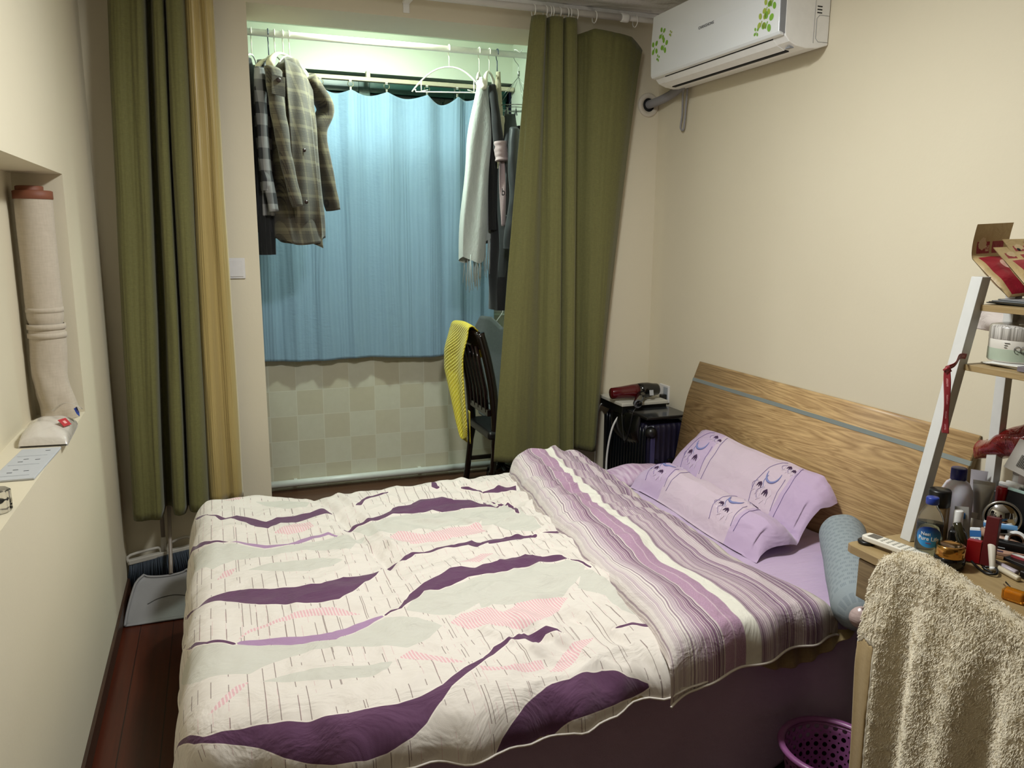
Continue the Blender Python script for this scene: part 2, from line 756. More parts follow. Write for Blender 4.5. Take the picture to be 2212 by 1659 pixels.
def ring(m, c, r, th, ax='X', n=20):
    pts = []
    for i in range(n):
        a = 2 * PI * i / n
        if ax == 'X':
            pts.append((c[0], c[1] + r * math.cos(a), c[2] + r * math.sin(a)))
        elif ax == 'Y':
            pts.append((c[0] + r * math.cos(a), c[1], c[2] + r * math.sin(a)))
        else:
            pts.append((c[0] + r * math.cos(a), c[1] + r * math.sin(a), c[2]))
    m.tube(pts, th, 6, closed=True)


RODY, RODZ = 3.69, 2.632
rod = thing('curtain_rod', 'long white curtain rod fixed under the ceiling above the balcony opening', 'curtain rod', (0.9, RODY, RODZ))
MB().cyl((LX + 0.005, RODY, RODZ), (1.95, RODY, RODZ), 0.0155, 24).build('pole', M_RODW, rod)
MB().cyl((1.935, RODY, RODZ), (RX - 0.01, RODY, RODZ), 0.0125, 24).build('pole', M_RODW, rod)
MB().lathe([(0.019, -0.02), (0.021, -0.015), (0.021, 0.015), (0.019, 0.02)], frame((1.94, RODY, RODZ), (0, 1, 0), z=(1, 0, 0))).build('collar', M_WHITE, rod)
MB().lathe([(0.026, -0.006), (0.026, 0.006)], frame((RX - 0.016, RODY, RODZ), (0, 1, 0), z=(1, 0, 0))).build('end_flange', M_WHITE, rod)
b = MB().box((0.872, RODY - 0.005, RODZ - 0.004), (0.908, BY, RODZ + 0.004)).box((0.875, BY - 0.006, RODZ - 0.045), (0.905, BY, RODZ + 0.03))
b.build('bracket', M_WHITE, rod, bevel=0.002)

LB = [(-0.402, 3.74), (-0.397, 3.665), (-0.372, 3.635), (-0.33, 3.64), (-0.29, 3.628), (-0.276, 3.66), (-0.268, 3.76), (-0.240, 3.75), (-0.225, 3.64), (-0.185, 3.63), (-0.172, 3.74), (-0.158, 3.63), (-0.115, 3.61), (-0.090, 3.66), (-0.085, 3.74)]
LT = [(-0.335, 3.74), (-0.325, 3.675), (-0.30, 3.65), (-0.255, 3.655), (-0.215, 3.64), (-0.195, 3.67), (-0.188, 3.75), (-0.172, 3.74), (-0.160, 3.67), (-0.128, 3.67), (-0.120, 3.745), (-0.110, 3.65), (-0.070, 3.63), (-0.052, 3.67), (-0.045, 3.74)]
lc = thing('curtain', 'heavy green curtain with gold lining gathered left of the balcony opening', 'curtain', (-0.2, 3.68, 0.37), 'green curtains of the balcony opening')
curtain('green_cloth', M_CURT, lc, LT, LB, 2.598, lambda u: interp(u, [0, .1, .3, .36, .42, .6, .66, .8, 1], [.368, .365, .368, .375, .385, .38, .385, .39, .40]), 220, 60, 1)
GT = [(-0.055, 3.72), (-0.040, 3.675), (-0.018, 3.66), (0.008, 3.69), (0.03, 3.675), (0.055, 3.70), (0.060, 3.725)]
GB = [(-0.095, 3.73), (-0.075, 3.665), (-0.040, 3.65), (-0.005, 3.69), (0.025, 3.665), (0.052, 3.69), (0.060, 3.72)]
curtain('gold_lining', M_GOLD, lc, GT, GB, 2.60, 0.40, 110, 50, 4)
for x in (-0.33, -0.25, -0.19, -0.128, -0.07, 0.0, 0.052):
    rg = MB()
    ring(rg, (x, RODY, RODZ - 0.008), 0.024, 0.0022)
    rg.build('ring', M_WHITE, lc)

rc = thing('curtain', 'heavy green curtain hanging crookedly right of the balcony opening', 'curtain', (1.6, 3.68, 0.46), 'green curtains of the balcony opening')
RT = [(1.455, 3.69), (1.468, 3.665), (1.51, 3.655), (1.535, 3.70), (1.548, 3.665), (1.60, 3.66), (1.612, 3.715), (1.625, 3.66), (1.675, 3.665), (1.690, 3.735), (1.735, 3.73), (1.785, 3.68), (1.88, 3.675), (1.98, 3.69), (2.065, 3.73)]
RB = [(1.262, 3.67), (1.34, 3.63), (1.42, 3.645), (1.50, 3.675), (1.545, 3.63), (1.60, 3.625), (1.625, 3.675), (1.655, 3.635), (1.69, 3.64), (1.705, 3.75), (1.755, 3.765), (1.79, 3.72), (1.82, 3.69), (1.85, 3.71), (1.875, 3.78)]
curtain('green_cloth', M_CURT, rc, RT, RB, lambda u: interp(u, [0, .60, .66, .78, .93, 1], [2.595, 2.60, 2.545, 2.568, 2.548, 2.50]), lambda u: interp(u, [0, .3, .6, 1], [.47, .46, .47, .46]), 260, 60, 9)
for px in (1157, 1181, 1190, 1195, 1210, 1226, 1232, 1246, 1286, 1376):
    x = 1.545 + (px - 1190) * 0.00244
    rr = 0.026
    rg = MB()
    ring(rg, (x, RODY, RODZ - 0.014 + 0.003), rr, 0.0024)
    rg.build('ring', M_WHITE, rc)

# ================================================================== air conditioner
M_ACW = plain('ac_white', '#efeeec', 0.28)
t = NT('ac_front', 0.12)
t.col('#e9ecef')
t.b.inputs['Coat Weight'].default_value = 0.6
t.b.inputs['Coat Roughness'].default_value = 0.03
M_ACF = t.m
M_GREY = plain('grey_plastic', '#8b8e95', 0.4)
M_BLACK = plain('black_plastic', '#0d0d0e', 0.35)
M_DK = plain('dark_slot', '#08080a', 0.8)
AY0, AY1 = 2.580, 3.515
ac = thing('air_conditioner', 'white wall mounted air conditioner with green clover decals high on the right wall', 'air conditioner', (2.12, 3.05, 2.30))
YE = Matrix(((1, 0, 0, 0), (0, 0, 1, 0), (0, 1, 0, 0), (0, 0, 0, 1)))  # local (x,z,y)
body_ = [(2.218, 2.598), (2.218, 2.302), (2.17, 2.288), (2.12, 2.284), (2.075, 2.290), (2.04, 2.303), (2.022, 2.322), (2.018, 2.34), (2.018, 2.598)]
hs_ = MB().prism(body_[::-1], AY0, AY1, YE).build('housing', M_ACW, ac, bevel=0.004, weld=True)
fp_ = MB().prism([(2.018, 2.60), (1.998, 2.60), (1.990, 2.47), (1.994, 2.335), (2.000, 2.325), (2.018, 2.322)], AY0 + 0.004, AY1 - 0.002, YE).build('front_panel', M_ACF, ac, bevel=0.003, weld=True)
MB().prism([(2.019, 2.60), (1.999, 2.60), (1.993, 2.47), (1.996, 2.338), (2.019, 2.330)], AY0 + 0.001, AY0 + 0.0045, YE).build('panel_edge', M_GREY, fp_)
# louvre with dark slot beneath it
lv = [(2.0235, 2.3185), (2.0405, 2.3005), (2.075, 2.2865), (2.077, 2.2885), (2.042, 2.3035), (2.026, 2.320)]
MB().prism(lv, AY0 + 0.07, AY1 - 0.06, YE).build('louvre', M_ACW, ac, weld=True)
MB().box((2.079, AY0 + 0.07, 2.2835), (2.097, AY1 - 0.06, 2.289)).build('air_slot', M_DK, hs_)
MB().prism([(2.0205, 2.3255), (2.0215, 2.3205), (2.0225, 2.3205), (2.0215, 2.3265)], AY0 + 0.07, AY1 - 0.09, YE).build('seam', M_DK, hs_)
MB().box((2.06, AY0 + 0.02, 2.2865), (2.078, AY0 + 0.045, 2.291)).build('receiver_window', M_GREY, hs_)
v = MB()
for i in range(3):
    v.box((2.158, AY0 - 0.0008, 2.433 - i * 0.011), (2.180, AY0 + 0.002, 2.437 - i * 0.011))
v.build('side_vents', M_DK, hs_)
c = MB()
pts = []


loop = [(2.214, AY0 - 0.0004, 2.405), (2.170, AY0 - 0.0004, 2.405), (2.158, AY0 - 0.0004, 2.392), (2.158, AY0 - 0.0004, 2.322), (2.170, AY0 - 0.0004, 2.311), (2.214, AY0 - 0.0004, 2.311)]
c.tube(loop, 0.0008, 6)
c.tube([(2.150, AY0 - 0.0004, 2.595), (2.148, AY0 - 0.0004, 2.305)], 0.0006, 6)
c.build('side_lines', M_GREY, hs_)
M_CLV = [plain('clover_green', '#7fb23c', 0.3, 0.2), plain('clover_olive', '#a3b54a', 0.3, 0.2)]


def clover(cy, cz, r, rot, mat):
    m = MB()
    xx = lambda z: interp(z, [2.335, 2.47, 2.60], [1.9935, 1.9895, 1.9975]) - 0.0006
    for k in range(4):
        a = rot + k * PI / 2
        pts = []
        for i in range(14):
            th = 2 * PI * i / 14
            rr = r * 0.30 * (1 + 0.22 * math.cos(th))
            px, pz = r * 0.62 + rr * 1.25 * math.cos(th), rr * math.sin(th)
            y = cy - (px * math.cos(a) - pz * math.sin(a)) * 0.9
            z = cz + (px * math.sin(a) + pz * math.cos(a))
            pts.append((xx(z), y, z))
        m.add(pts, [tuple(range(14))], False)
    m.tube([(xx(cz), cy, cz), (xx(cz - r * .6), cy + r * 0.3, cz - r * 0.6)], r * 0.05, 5)
    m.build('clover_decal', mat, fp_, solid=0.0004)


for cy, cz, r, rot, k in ((2.655, 2.435, 0.030, 0.5, 1), (2.622, 2.452, 0.034, 0.4, 0), (2.683, 2.392, 0.032, 0.6, 1), (2.650, 2.383, 0.038, 0.4, 0), (2.716, 2.360, 0.018, 0.6, 0),
                          (3.415, 2.505, 0.030, 0.5, 0), (3.475, 2.455, 0.034, 0.8, 0), (3.390, 2.450, 0.034, 0.3, 0), (3.445, 2.405, 0.016, 0.3, 0), (3.34, 2.49, 0.014, 0.3, 1)):
    clover(cy, cz, r, rot, M_CLV[k])
text_mesh('CHANGHONG', 0.017, frame((1.9885, 3.055, 2.460), (0, -1, 0), (0, 0, 1)), plain('badge_grey', '#3c3c40', 0.4), 'badge', fp_)
# insulated hose and drain cable
M_HOSE = plain('hose_grey', '#8c8a8c', 0.8, bump=0.4, bscale=60)
h = MB().tube(spline([(2.14, 3.44, 2.31), (2.165, 3.52, 2.30), (2.180, 3.62, 2.285), (2.172, 3.72, 2.268), (2.160, 3.86, 2.258)], 24), 0.021, 16)
h.build('insulated_hose', M_HOSE, ac)
h = MB().tube(spline([(2.15, 3.47, 2.29), (2.185, 3.53, 2.26), (2.205, 3.56, 2.18), (2.205, 3.57, 2.12), (2.205, 3.545, 2.105), (2.205, 3.535, 2.14), (2.200, 3.52, 2.22), (2.185, 3.49, 2.29)], 40), 0.0045, 8)
h.build('drain_tube', M_HOSE, ac)
hc = thing('wall_collar', 'round white collar with dark hole where the hose enters the wall', 'wall collar', (2.165, BY, 2.256))
Mh = frame((2.160, BY - 0.001, 2.258), (1, 0, 0), z=(0, -1, 0))
MB().lathe([(0.034, 0), (0.034, 0.008), (0.056, 0.008), (0.060, 0.003), (0.060, 0)], Mh, 40, cap=False).build('flange', plain('collar_white', '#cfc6b6', 0.5), hc)
MB().lathe([(0.034, 0.001), (0.0339, 0.0012)], Mh, 32).build('hole', M_DK, hc)

# ================================================================== bed
M_OAK = wood('oak_veneer', '#dcba86', '#8d6c45', 'Y', 1.0, 0.42, 0.8)
M_OAKE = wood('oak_edge', '#80673c', '#5d4826', 'Y', 1.2, 0.5)
M_DKWOOD = wood('bed_base_wood', '#5a4330', '#3a291b', 'X', 1.0)
bed = thing('double_bed', 'double bed with curved oak veneer headboard against the right wall', 'bed', (1.1, 2.5, 0))
prof = [(2.214, .985), (2.178, .892), (2.149, .805), (2.126, .69), (2.108, .573), (2.092, .467), (2.088, .30), (2.088, .05)]
ps = spline(prof, 40)
outl = [(x, z) for x, z in ps] + [(min(x + 0.022 + 0.0 * z, 2.218), z) for x, z in reversed(ps)]
outl[-1] = (2.219, .985)
hb_ = MB().prism(outl, 1.762, 3.318, YE, smooth=True).build('headboard', M_OAK, bed, weld=True)
MB().prism([(x - 0.0008, z) for x, z in ps] + [(min(x + 0.0235, 2.2185), z - 0.001) for x, z in reversed(ps)], 1.7575, 1.762, YE, smooth=True).build('edge_banding', M_OAKE, hb_, weld=True)
t = NT('inlay_grey', 0.35, Metallic=0.3)
t.col('#8f9795')
i0, i1 = (2.1835, .9075), (2.1785, .8925)
MB().prism([(i0[0] - .0022, i0[1]), (i1[0] - .0022, i1[1]), (i1[0] + .004, i1[1]), (i0[0] + .004, i0[1])], 1.756, 3.3185, YE).build('inlay_strip', t.m, hb_)
MB().box((0.06, 1.80, 0.02), (2.085, 3.24, 0.27)).build('base', M_DKWOOD, bed, bevel=0.01)
M_MATT = plain('mattress_cream', '#c9c0ae', 0.9)
mt = tag(MB().box((0.03, 1.735, 0.27), (2.082, 3.265, 0.475)).build('mattress', M_MATT, bevel=0.05, seg=5), 'cream mattress of the double bed under the lavender sheet', 'mattress')

# lavender sheet
t = NT('sheet_lavender', 0.85)
t.b.inputs['Sheen Weight'].default_value = 0.25
o_ = t.obj()
n1 = t.noise(t.map(o_, (3, 22, 6), (0, 0, 0.25)), 1, 4, 0.55)
n2 = t.noise(o_, 700, 1)
t.col(t.mix(t.noise(o_, 4), '#baa2c0', '#c4adca'))
t.bump(t.math('ADD', n1, t.math('MULTIPLY', n2, 0.05)), 0.8, 0.015)
M_SHEET = t.m


def hemz(x):
    return interp(x, [0, 1.25, 1.45, 1.55, 1.62, 1.79, 1.86, 1.95, 2.08], [.03, .03, .04, .065, .12, .125, .20, .30, .36])


def sheet_fn(u, v):
    x = 0.0 + u * 2.075
    # cross-section positions: near hang 0..0.3, top 0.3..0.85, far hang 0.85..1
    if v < 0.3:
        k = v / 0.3
        z = hemz(x) + (0.44 - hemz(x)) * k
        y = 1.722 + 0.006 * (1 - k)
        fold = noise.noise(Vector((x * 3.2, z * 0.8, 3))) * 0.022 + noise.noise(Vector((x * 8, z * 1.2, 8))) * 0.009
        if x > 1.45:
            w_ = smooth01((x - 1.45) / 0.25)
            fold += w_ * (0.035 * math.sin(x * 17 + z * 5.0) - 0.02)
        y += fold * (1 - k) ** 0.6 - 0.005
        return (x, y, z)
    if v < 0.36:
        k = (v - 0.3) / 0.06 * PI / 2
        y0 = 1.717
        return (x, y0 + 0.06 * (1 - math.cos(k)), 0.44 + 0.048 * math.sin(k))
    if v < 0.86:
        k = (v - 0.36) / 0.5
        y = 1.777 + k * (3.215 - 1.777)
        z = 0.488 + 0.004 * noise.noise(Vector((x * 4, y * 10, 0))) + 0.003 * noise.noise(Vector((x * 9, y * 22, 4)))
        z += 0.006 * math.sin(PI * k)
        return (x, y, z)
    k = (v - 0.86) / 0.14
    y = 3.215 + 0.065 * math.sin(min(1, k * 2) * PI / 2)
    z = 0.488 - 0.05 * (1 - math.cos(min(1, k * 2) * PI / 2)) - max(0, k - 0.5) * 0.42
    return (x, y, z)


tag(MB().grid(sheet_fn, 260, 150).build('bed_sheet', M_SHEET, solid=0.002, off=1), 'plain lavender bed sheet spread over the mattress and hanging down at the front', 'bed sheet')
# beige underblanket corner peeping out below the duvet
M_BEIGE = fabric('underblanket_beige', '#a8946a', '#85724c', scale=200)


def ub(u, v):
    x = 1.30 + 0.42 * u
    z = 0.46 - v * 0.075 * math.sin(PI * min(1, max(0, u)) ** 0.8)
    return (x, 1.700 - 0.018 * v + 0.006 * math.sin(u * 40), z)


tag(MB().grid(ub, 60, 14).build('underblanket', M_BEIGE, solid=0.004), 'corner of a gathered beige underblanket showing below the striped duvet fold', 'blanket')

# ================================================================== duvet


def sdf(px, py, polys):
    """positive inside any polygon, metres"""
    best = np.full(px.shape, -1.0)
    for P in polys:
        P = np.array(P, float) / 1000.0
        x0, y0 = P.min(0) - 0.03
        x1, y1 = P.max(0) + 0.03
        sel = (px > x0) & (px < x1) & (py > y0) & (py < y1)
        if not sel.any():
            continue
        X, Y = px[sel], py[sel]
        d = np.full(X.shape, 1e9)
        ins = np.zeros(X.shape, bool)
        n = len(P)
        for i in range(n):
            a, b = P[i], P[(i + 1) % n]
            e = b - a
            L = (e * e).sum() + 1e-12
            tt = np.clip(((X - a[0]) * e[0] + (Y - a[1]) * e[1]) / L, 0, 1)
            d = np.minimum(d, np.hypot(X - a[0] - tt * e[0], Y - a[1] - tt * e[1]))
            c = (a[1] > Y) != (b[1] > Y)
            xi = (b[0] - a[0]) * (Y - a[1]) / (b[1] - a[1] + 1e-12) + a[0]
            ins ^= c & (X < xi)
        s = np.where(ins, d, -d)
        best[sel] = np.maximum(best[sel], s)
    return best


DUVET_ART = {
  'dark': [[(-385,1916),(-205,1807),(-86,1705),(-8,1689),(42,1683),(108,1668),(175,1656),(267,1640),(333,1636),(391,1644),(444,1659),(488,1688),(528,1713),(567,1729),(612,1778),(655,1797),(718,1842),(727,1831),(775,1824),(811,1774),(765,1800),(730,1790),(712,1810),(683,1806),(615,1758),(561,1713),(519,1682),(490,1663),(462,1645),(432,1617),(400,1595),(351,1556),(292,1531),(243,1525),(175,1539),(130,1559),(78,1593),(49,1619),(27,1636),(-11,1655),(-69,1681),(-116,1707),(-207,1801),(-386,1912)],[(530,1468),(575,1528),(611,1564),(658,1592),(701,1608),(749,1610),(804,1624),(843,1623),(890,1606),(937,1594),(979,1565),(932,1553),(873,1532),(813,1518),(704,1499),(622,1468),(570,1460)],[(-263,2545),(-160,2424),(-100,2350),(-74,2364),(-38,2369),(14,2369),(96,2318),(169,2307),(244,2304),(317,2356),(367,2348),(427,2361),(512,2427),(559,2471),(600,2460),(650,2481),(705,2469),(776,2487),(800,2428),(774,2417),(753,2456),(699,2449),(649,2454),(611,2452),(568,2457),(528,2416),(469,2429),(416,2336),(357,2255),(322,2209),(279,2172),(218,2179),(133,2196),(60,2216),(11,2260),(-38,2303),(-74,2322),(-100,2342),(-209,2460)],[(821,2441),(901,2478),(1010,2466),(1005,2454),(885,2435),(817,2430)],[(801,2458),(899,2486),(1028,2467),(1112,2482),(1120,2413),(1111,2352),(1099,2385),(1101,2459),(991,2469),(876,2464),(790,2424)],[(382,2049),(407,2067),(427,2062),(481,2163),(539,2216),(595,2252),(638,2280),(676,2283),(717,2261),(746,2273),(798,2280),(867,2332),(912,2328),(934,2278),(942,2258),(1000,2228),(1023,2170),(1045,2099),(1039,2095),(1017,2157),(1008,2200),(929,2227),(867,2245),(791,2224),(762,2212),(724,2207),(676,2205),(622,2181),(569,2156),(525,2159),(473,2102),(436,2059),(404,2056),(387,2045)],[(-156,2202),(-188,2205),(-116,2127),(-77,2067),(-9,2032),(-5,2025),(-14,2021),(-76,2053),(-105,2096),(-164,2176),(-195,2238)],[(-149,2929),(-299,3208),(-113,2854),(-69,2793),(-9,2756),(-33,2757),(-69,2775),(-100,2805),(-153,2890),(-230,2920)],[(377,2760),(416,2798),(457,2797),(504,2832),(556,2852),(591,2919),(667,2932),(733,2991),(788,2968),(834,2914),(893,2910),(931,2881),(947,2839),(978,2817),(1023,2859),(983,2810),(939,2815),(907,2810),(864,2815),(807,2820),(761,2813),(724,2837),(681,2838),(621,2825),(572,2826),(531,2797),(473,2777),(433,2779),(383,2755)],[(-159,3242),(-114,3185),(-76,3105),(-50,3068),(-18,3027),(22,3056),(72,3003),(122,2950),(164,2991),(218,2985),(285,2980),(343,3003),(366,2943),(328,2931),(279,2920),(223,2889),(172,2918),(123,2844),(80,2880),(45,2956),(1,3023),(-34,2995),(-53,3053),(-97,3133),(-141,3201)],[(451,2947),(490,3032),(551,3084),(615,3104),(605,3091),(555,3065),(503,3019),(480,2970)],[(828,3241),(820,3072),(808,3070),(789,3086)],[(902,3238),(909,3065),(962,3027),(979,2982),(1014,2990),(1076,3007),(1132,3004),(1109,2930),(1054,2967),(977,2975),(957,3012),(908,3059)],[(948,1773),(976,1781),(1017,1788),(1071,1773),(1073,1734),(1060,1754),(1009,1775),(977,1771)],[(947,2903),(974,2835),(1011,2843),(1044,2865),(1059,2836),(1033,2700),(1020,2709),(1041,2856),(1004,2824),(947,2875)]],
  'lilac': [[(-10,2026),(4,2038),(77,2040),(142,2031),(236,2012),(298,2034),(336,2047),(377,2051),(387,2047),(347,2026),(319,2009),(282,1993),(240,1967),(176,1989),(130,1996),(76,2014),(21,2015)],[(-10,2750),(38,2737),(107,2698),(179,2676),(258,2731),(323,2744),(350,2707),(376,2751),(395,2792),(345,2694),(321,2725),(268,2705),(214,2665),(142,2670),(100,2669),(43,2713)]],
  'pale': [[(-5,2021),(75,2012),(176,1987),(239,1966),(319,2007),(385,2039),(469,1998),(518,1928),(469,1878),(405,1853),(313,1891),(225,1933),(171,1944),(106,1936),(51,1906),(20,1874),(-93,1895),(-246,2140),(-175,2123),(-110,2095)],[(47,1830),(91,1851),(161,1854),(233,1825),(298,1811),(356,1801),(336,1771),(298,1759),(205,1781),(122,1809)],[(-63,2763),(-10,2740),(105,2658),(201,2660),(342,2697),(445,2696),(369,2538),(313,2573),(196,2602),(113,2590),(-1,2609),(-64,2568),(-134,2665),(-155,2831)],[(400,2783),(472,2768),(619,2817),(760,2810),(862,2809),(983,2810),(1046,2857),(918,2708),(852,2640),(719,2662),(580,2648),(456,2686),(431,2731)],[(444,2047),(480,2110),(523,2154),(620,2177),(722,2202),(818,2231),(864,2237),(1005,2192),(1030,2112),(924,2011),(892,1983),(771,1994),(650,1997),(654,2028),(563,1977)],[(41,2513),(109,2540),(189,2527),(276,2520),(334,2472),(295,2441),(225,2435),(148,2450)],[(95,3201),(206,3170),(299,3103),(279,3054),(197,3067),(133,3143)],[(1014,2105),(1039,2087),(1064,2013),(1062,1907),(1054,1822),(1022,1857),(1019,1952),(959,2017)],[(924,2832),(1035,2864),(1055,2673),(1041,2499),(1005,2486),(905,2544),(852,2612)]],
  'pink': [[(541,1938),(586,1983),(665,1993),(699,1951),(767,2000),(752,1993),(838,1991),(911,1982),(850,1914),(776,1856),(728,1850),(665,1867),(614,1886),(578,1888)],[(-9,2035),(29,2092),(102,2117),(153,2139),(230,2150),(283,2127),(327,2083),(268,2099),(200,2116),(140,2109),(101,2103),(33,2080)],[(372,1812),(411,1841),(446,1808),(485,1759),(527,1723),(467,1744),(422,1786)],[(548,1699),(610,1676),(695,1687),(625,1680),(711,1697),(707,1661),(640,1652),(547,1680)],[(710,1642),(792,1730),(852,1759),(887,1761),(805,1684),(738,1634)],[(-76,1744),(-44,1785),(-10,1827),(19,1834),(-3,1802),(-36,1764)],[(519,2637),(558,2668),(638,2611),(754,2639),(852,2640),(847,2538),(758,2559),(655,2546),(578,2551)],[(139,2808),(222,2879),(274,2875),(279,2805),(186,2772)],[(674,2321),(762,2362),(817,2373),(739,2289)],[(-53,2462),(-31,2534),(8,2549),(-9,2490)],[(-22,3254),(7,3279),(50,3280),(40,3234)]]}


def near_hem(x):
    return interp(x, [-.17, -.12, .0, .1, .31, .54, .75, .95, 1.05, 1.2], [1.80, 1.70, 1.635, 1.60, 1.55, 1.53, 1.548, 1.585, 1.60, 1.62])


def far_edge(x):
    return interp(x, [-.17, -.08, .12, .25, .36, .56, .75, 1.0, 1.22], [3.33, 3.42, 3.42, 3.34, 3.30, 3.31, 3.31, 3.33, 3.36])


DX0, DX1 = -0.158, 1.20
ZT = 0.552
NUX, NVY = 300, 440


def crease(x, y, ax, ay, bx, by, w, h):
    ex, ey = bx - ax, by - ay
    L = math.hypot(ex, ey)
    t_ = ((x - ax) * ex + (y - ay) * ey) / L / L
    d_ = ((x - ax) * ey - (y - ay) * ex) / L
    if t_ < -0.2 or t_ > 1.2:
        return 0
    k = smooth01((t_ + .2) / .3) * smooth01((1.2 - t_) / .3)
    return h * math.exp(-(d_ / w) ** 2) * k


CR = [(.33, 3.15, .48, 2.35, .022, -.016), (.42, 3.18, .52, 2.5, .02, .012), (.60, 2.75, 1.05, 2.60, .016, .010), (.55, 2.62, 1.05, 2.42, .018, -.008),
      (.62, 3.12, 1.15, 3.02, .018, .012), (.58, 3.02, 1.1, 2.92, .018, -.010), (.50, 2.05, 1.02, 2.15, .05, .012), (.72, 1.95, .95, 1.45, .03, .012),
      (.85, 1.95, 1.0, 1.6, .022, -.012), (.62, 1.85, .74, 1.70, .016, .012), (.70, 1.86, .80, 1.72, .016, -.010), (.92, 2.4, 1.1, 2.0, .03, .016),
      (.80, 2.7, 1.02, 2.35, .014, .009), (.16, 1.66, .30, 1.62, .03, .008), (.0, 2.9, .3, 2.8, .03, .008), (-.05, 2.2, .3, 2.25, .06, .006),
      (.86, 3.12, 1.12, 2.72, .016, -.012), (.95, 3.14, 1.16, 2.85, .016, .014)]


def duv(u, v):
    x = DX0 + u * (DX1 - DX0)
    ya, yb = near_hem(max(x, -.165)), far_edge(x)
    # distance along cloth from each edge
    y = ya + v * (yb - ya)
    dn, df, dl = (y - ya), (yb - y), (x - DX0)

    def drop(d, L, H):
        if d >= L:
            return 0.0
        k = d / L
        return H * (1 - math.sqrt(max(0.0, 1 - (1 - k) ** 2.2)))
    Hn = interp(x, [-.16, 0.1, .6, 1.2], [.13, .12, .115, .105])
    a, b, c = drop(dn, 0.17, Hn), drop(df, 0.20, 0.20), drop(dl, 0.12, 0.24)
    dz = min(math.sqrt(a * a + b * b + c * c), 0.26)
    z = ZT - dz
    z += 0.013 * noise.noise(Vector((x * 3.0, y * 3.0, 1))) + 0.010 * noise.noise(Vector((x * 7 + y * 2, y * 6 - x * 3, 2)))
    rr = noise.noise(Vector((x * 5 + y * 3, y * 8 - x * 4, 7)))
    z += 0.007 * (1 - abs(rr) * 3.0) * smooth01((x + .1) / .9) * min(1, dn / .1)
    r = noise.noise(Vector((x * 9 + y * 8, y * 11 - x * 7, 3)))
    z += 0.005 * (1 - abs(r) * 2.2) * (0.4 + 0.6 * smooth01(x / .9))
    z += 0.003 * noise.noise(Vector((x * 26, y * 16, 5)))
    for cr in CR:
        z += crease(x, y, *cr)
    # bulging hems
    yy = y
    if dn < 0.17:
        yy += 0.010 * math.sin(x * 22) * (1 - dn / .17) + 0.006 * math.sin(x * 47 + 1) * (1 - dn / .17)
        yy -= 0.012 * math.sin(PI * dn / .17)
    if df < 0.2:
        yy += 0.012 * math.sin(x * 26) * (1 - df / .2)
    xx = x
    if dl < 0.12:
        xx += 0.006 * math.sin(y * 19) * (1 - dl / .12) - 0.008 * math.sin(PI * dl / .12)
    return (xx, yy, z)


duvet = thing('duvet', 'thick duvet with purple wave print, its top end folded back to show the striped side', 'duvet', (0.5, 2.4, 0.5))
dm = MB().grid(duv, NUX, NVY)
t = NT('duvet_print', 0.88)
t.b.inputs['Sheen Weight'].default_value = 0.15
pat = t.attr('pat', 1)
ps_ = t.sep(pat)
X, Y = ps_[0], ps_[1]


def dashes(N, off, prob, wid, seglen):
    xs = t.math('MULTIPLY_ADD', X, N, off)
    cell = t.math('FLOOR', xs)
    fr = t.math('FRACT', xs)
    r1 = t.white(t.math('ADD', cell, off * 3.7))
    pos = t.math('MULTIPLY_ADD', r1, 0.7, 0.15)
    d = t.math('ABSOLUTE', t.math('SUBTRACT', fr, pos))
    seg = t.math('FLOOR', t.math('ADD', t.math('MULTIPLY', Y, seglen), t.math('MULTIPLY', r1, 13.0)))
    on = t.math('LESS_THAN', t.white(t.math('ADD', t.math('MULTIPLY', cell, 17.13), t.math('MULTIPLY', seg, 5.71))), prob)
    return t.math('MULTIPLY', t.math('LESS_THAN', d, wid), on)


l1 = dashes(27.0, 0.3, 0.72, 0.027, 26)
l2 = dashes(27.0, 0.41, 0.55, 0.018, 60)
l3 = dashes(14.0, 0.7, 0.5, 0.011, 9)
# broad long-range fading of the fine lines
fade = t.math('GREATER_THAN', t.noise(t.comb(t.math('MULTIPLY', X, 1.2), t.math('MULTIPLY', Y, 3.4)), 3, 1), 0.43)
line = t.math('MULTIPLY', t.math('MAXIMUM', l1, l3), fade)
pinkl = t.math('MULTIPLY', l2, t.math('GREATER_THAN', t.noise(t.comb(X, Y), 2.3, 1), 0.46))
S = {k: t.attr('sd_' + k) for k in ('dark', 'lilac', 'pale', 'pink')}
c_ = t.mix(t.noise(t.comb(X, Y), 3), '#d9d0c6', '#dfd7ce')
c_ = t.mix(t.math('MULTIPLY', pinkl, 0.5), c_, '#c8939c')
c_ = t.mix(t.math('MULTIPLY', line, 0.78), c_, '#6d5553')
c_ = t.mix(t.step(S['pale']), c_, '#c9c6bb')
hatch = t.math('GREATER_THAN', t.math('FRACT', t.math('MULTIPLY', t.math('ADD', X, t.math('MULTIPLY', Y, 0.12)), 115.0)), 0.42)
pk = t.mix(hatch, '#e0d2cc', '#dbb0b4')
c_ = t.mix(t.step(S['pink']), c_, pk)
c_ = t.mix(t.step(S['lilac']), c_, '#a482a4')
rim = t.math('MULTIPLY', t.step(t.math('ADD', S['dark'], 0.0028)), 1.0)
c_ = t.mix(rim, c_, '#e8ded4')
c_ = t.mix(t.step(S['dark']), c_, t.mix(t.noise(t.comb(X, Y), 9, 3), '#54304f', '#613a5b'))
t.col(c_)
ob = t.obj()
h1 = t.noise(t.map(ob, (7, 12, 4), (0, 0, -0.5)), 1, 4, 0.6, 0.6)
h2 = t.noise(ob, 900, 1)
t.bump(t.math('ADD', h1, t.math('MULTIPLY', h2, 0.03)), 0.85, 0.016)
M_DUVET = t.m
body = dm.build('printed_cover', M_DUVET, duvet)
me = body.data
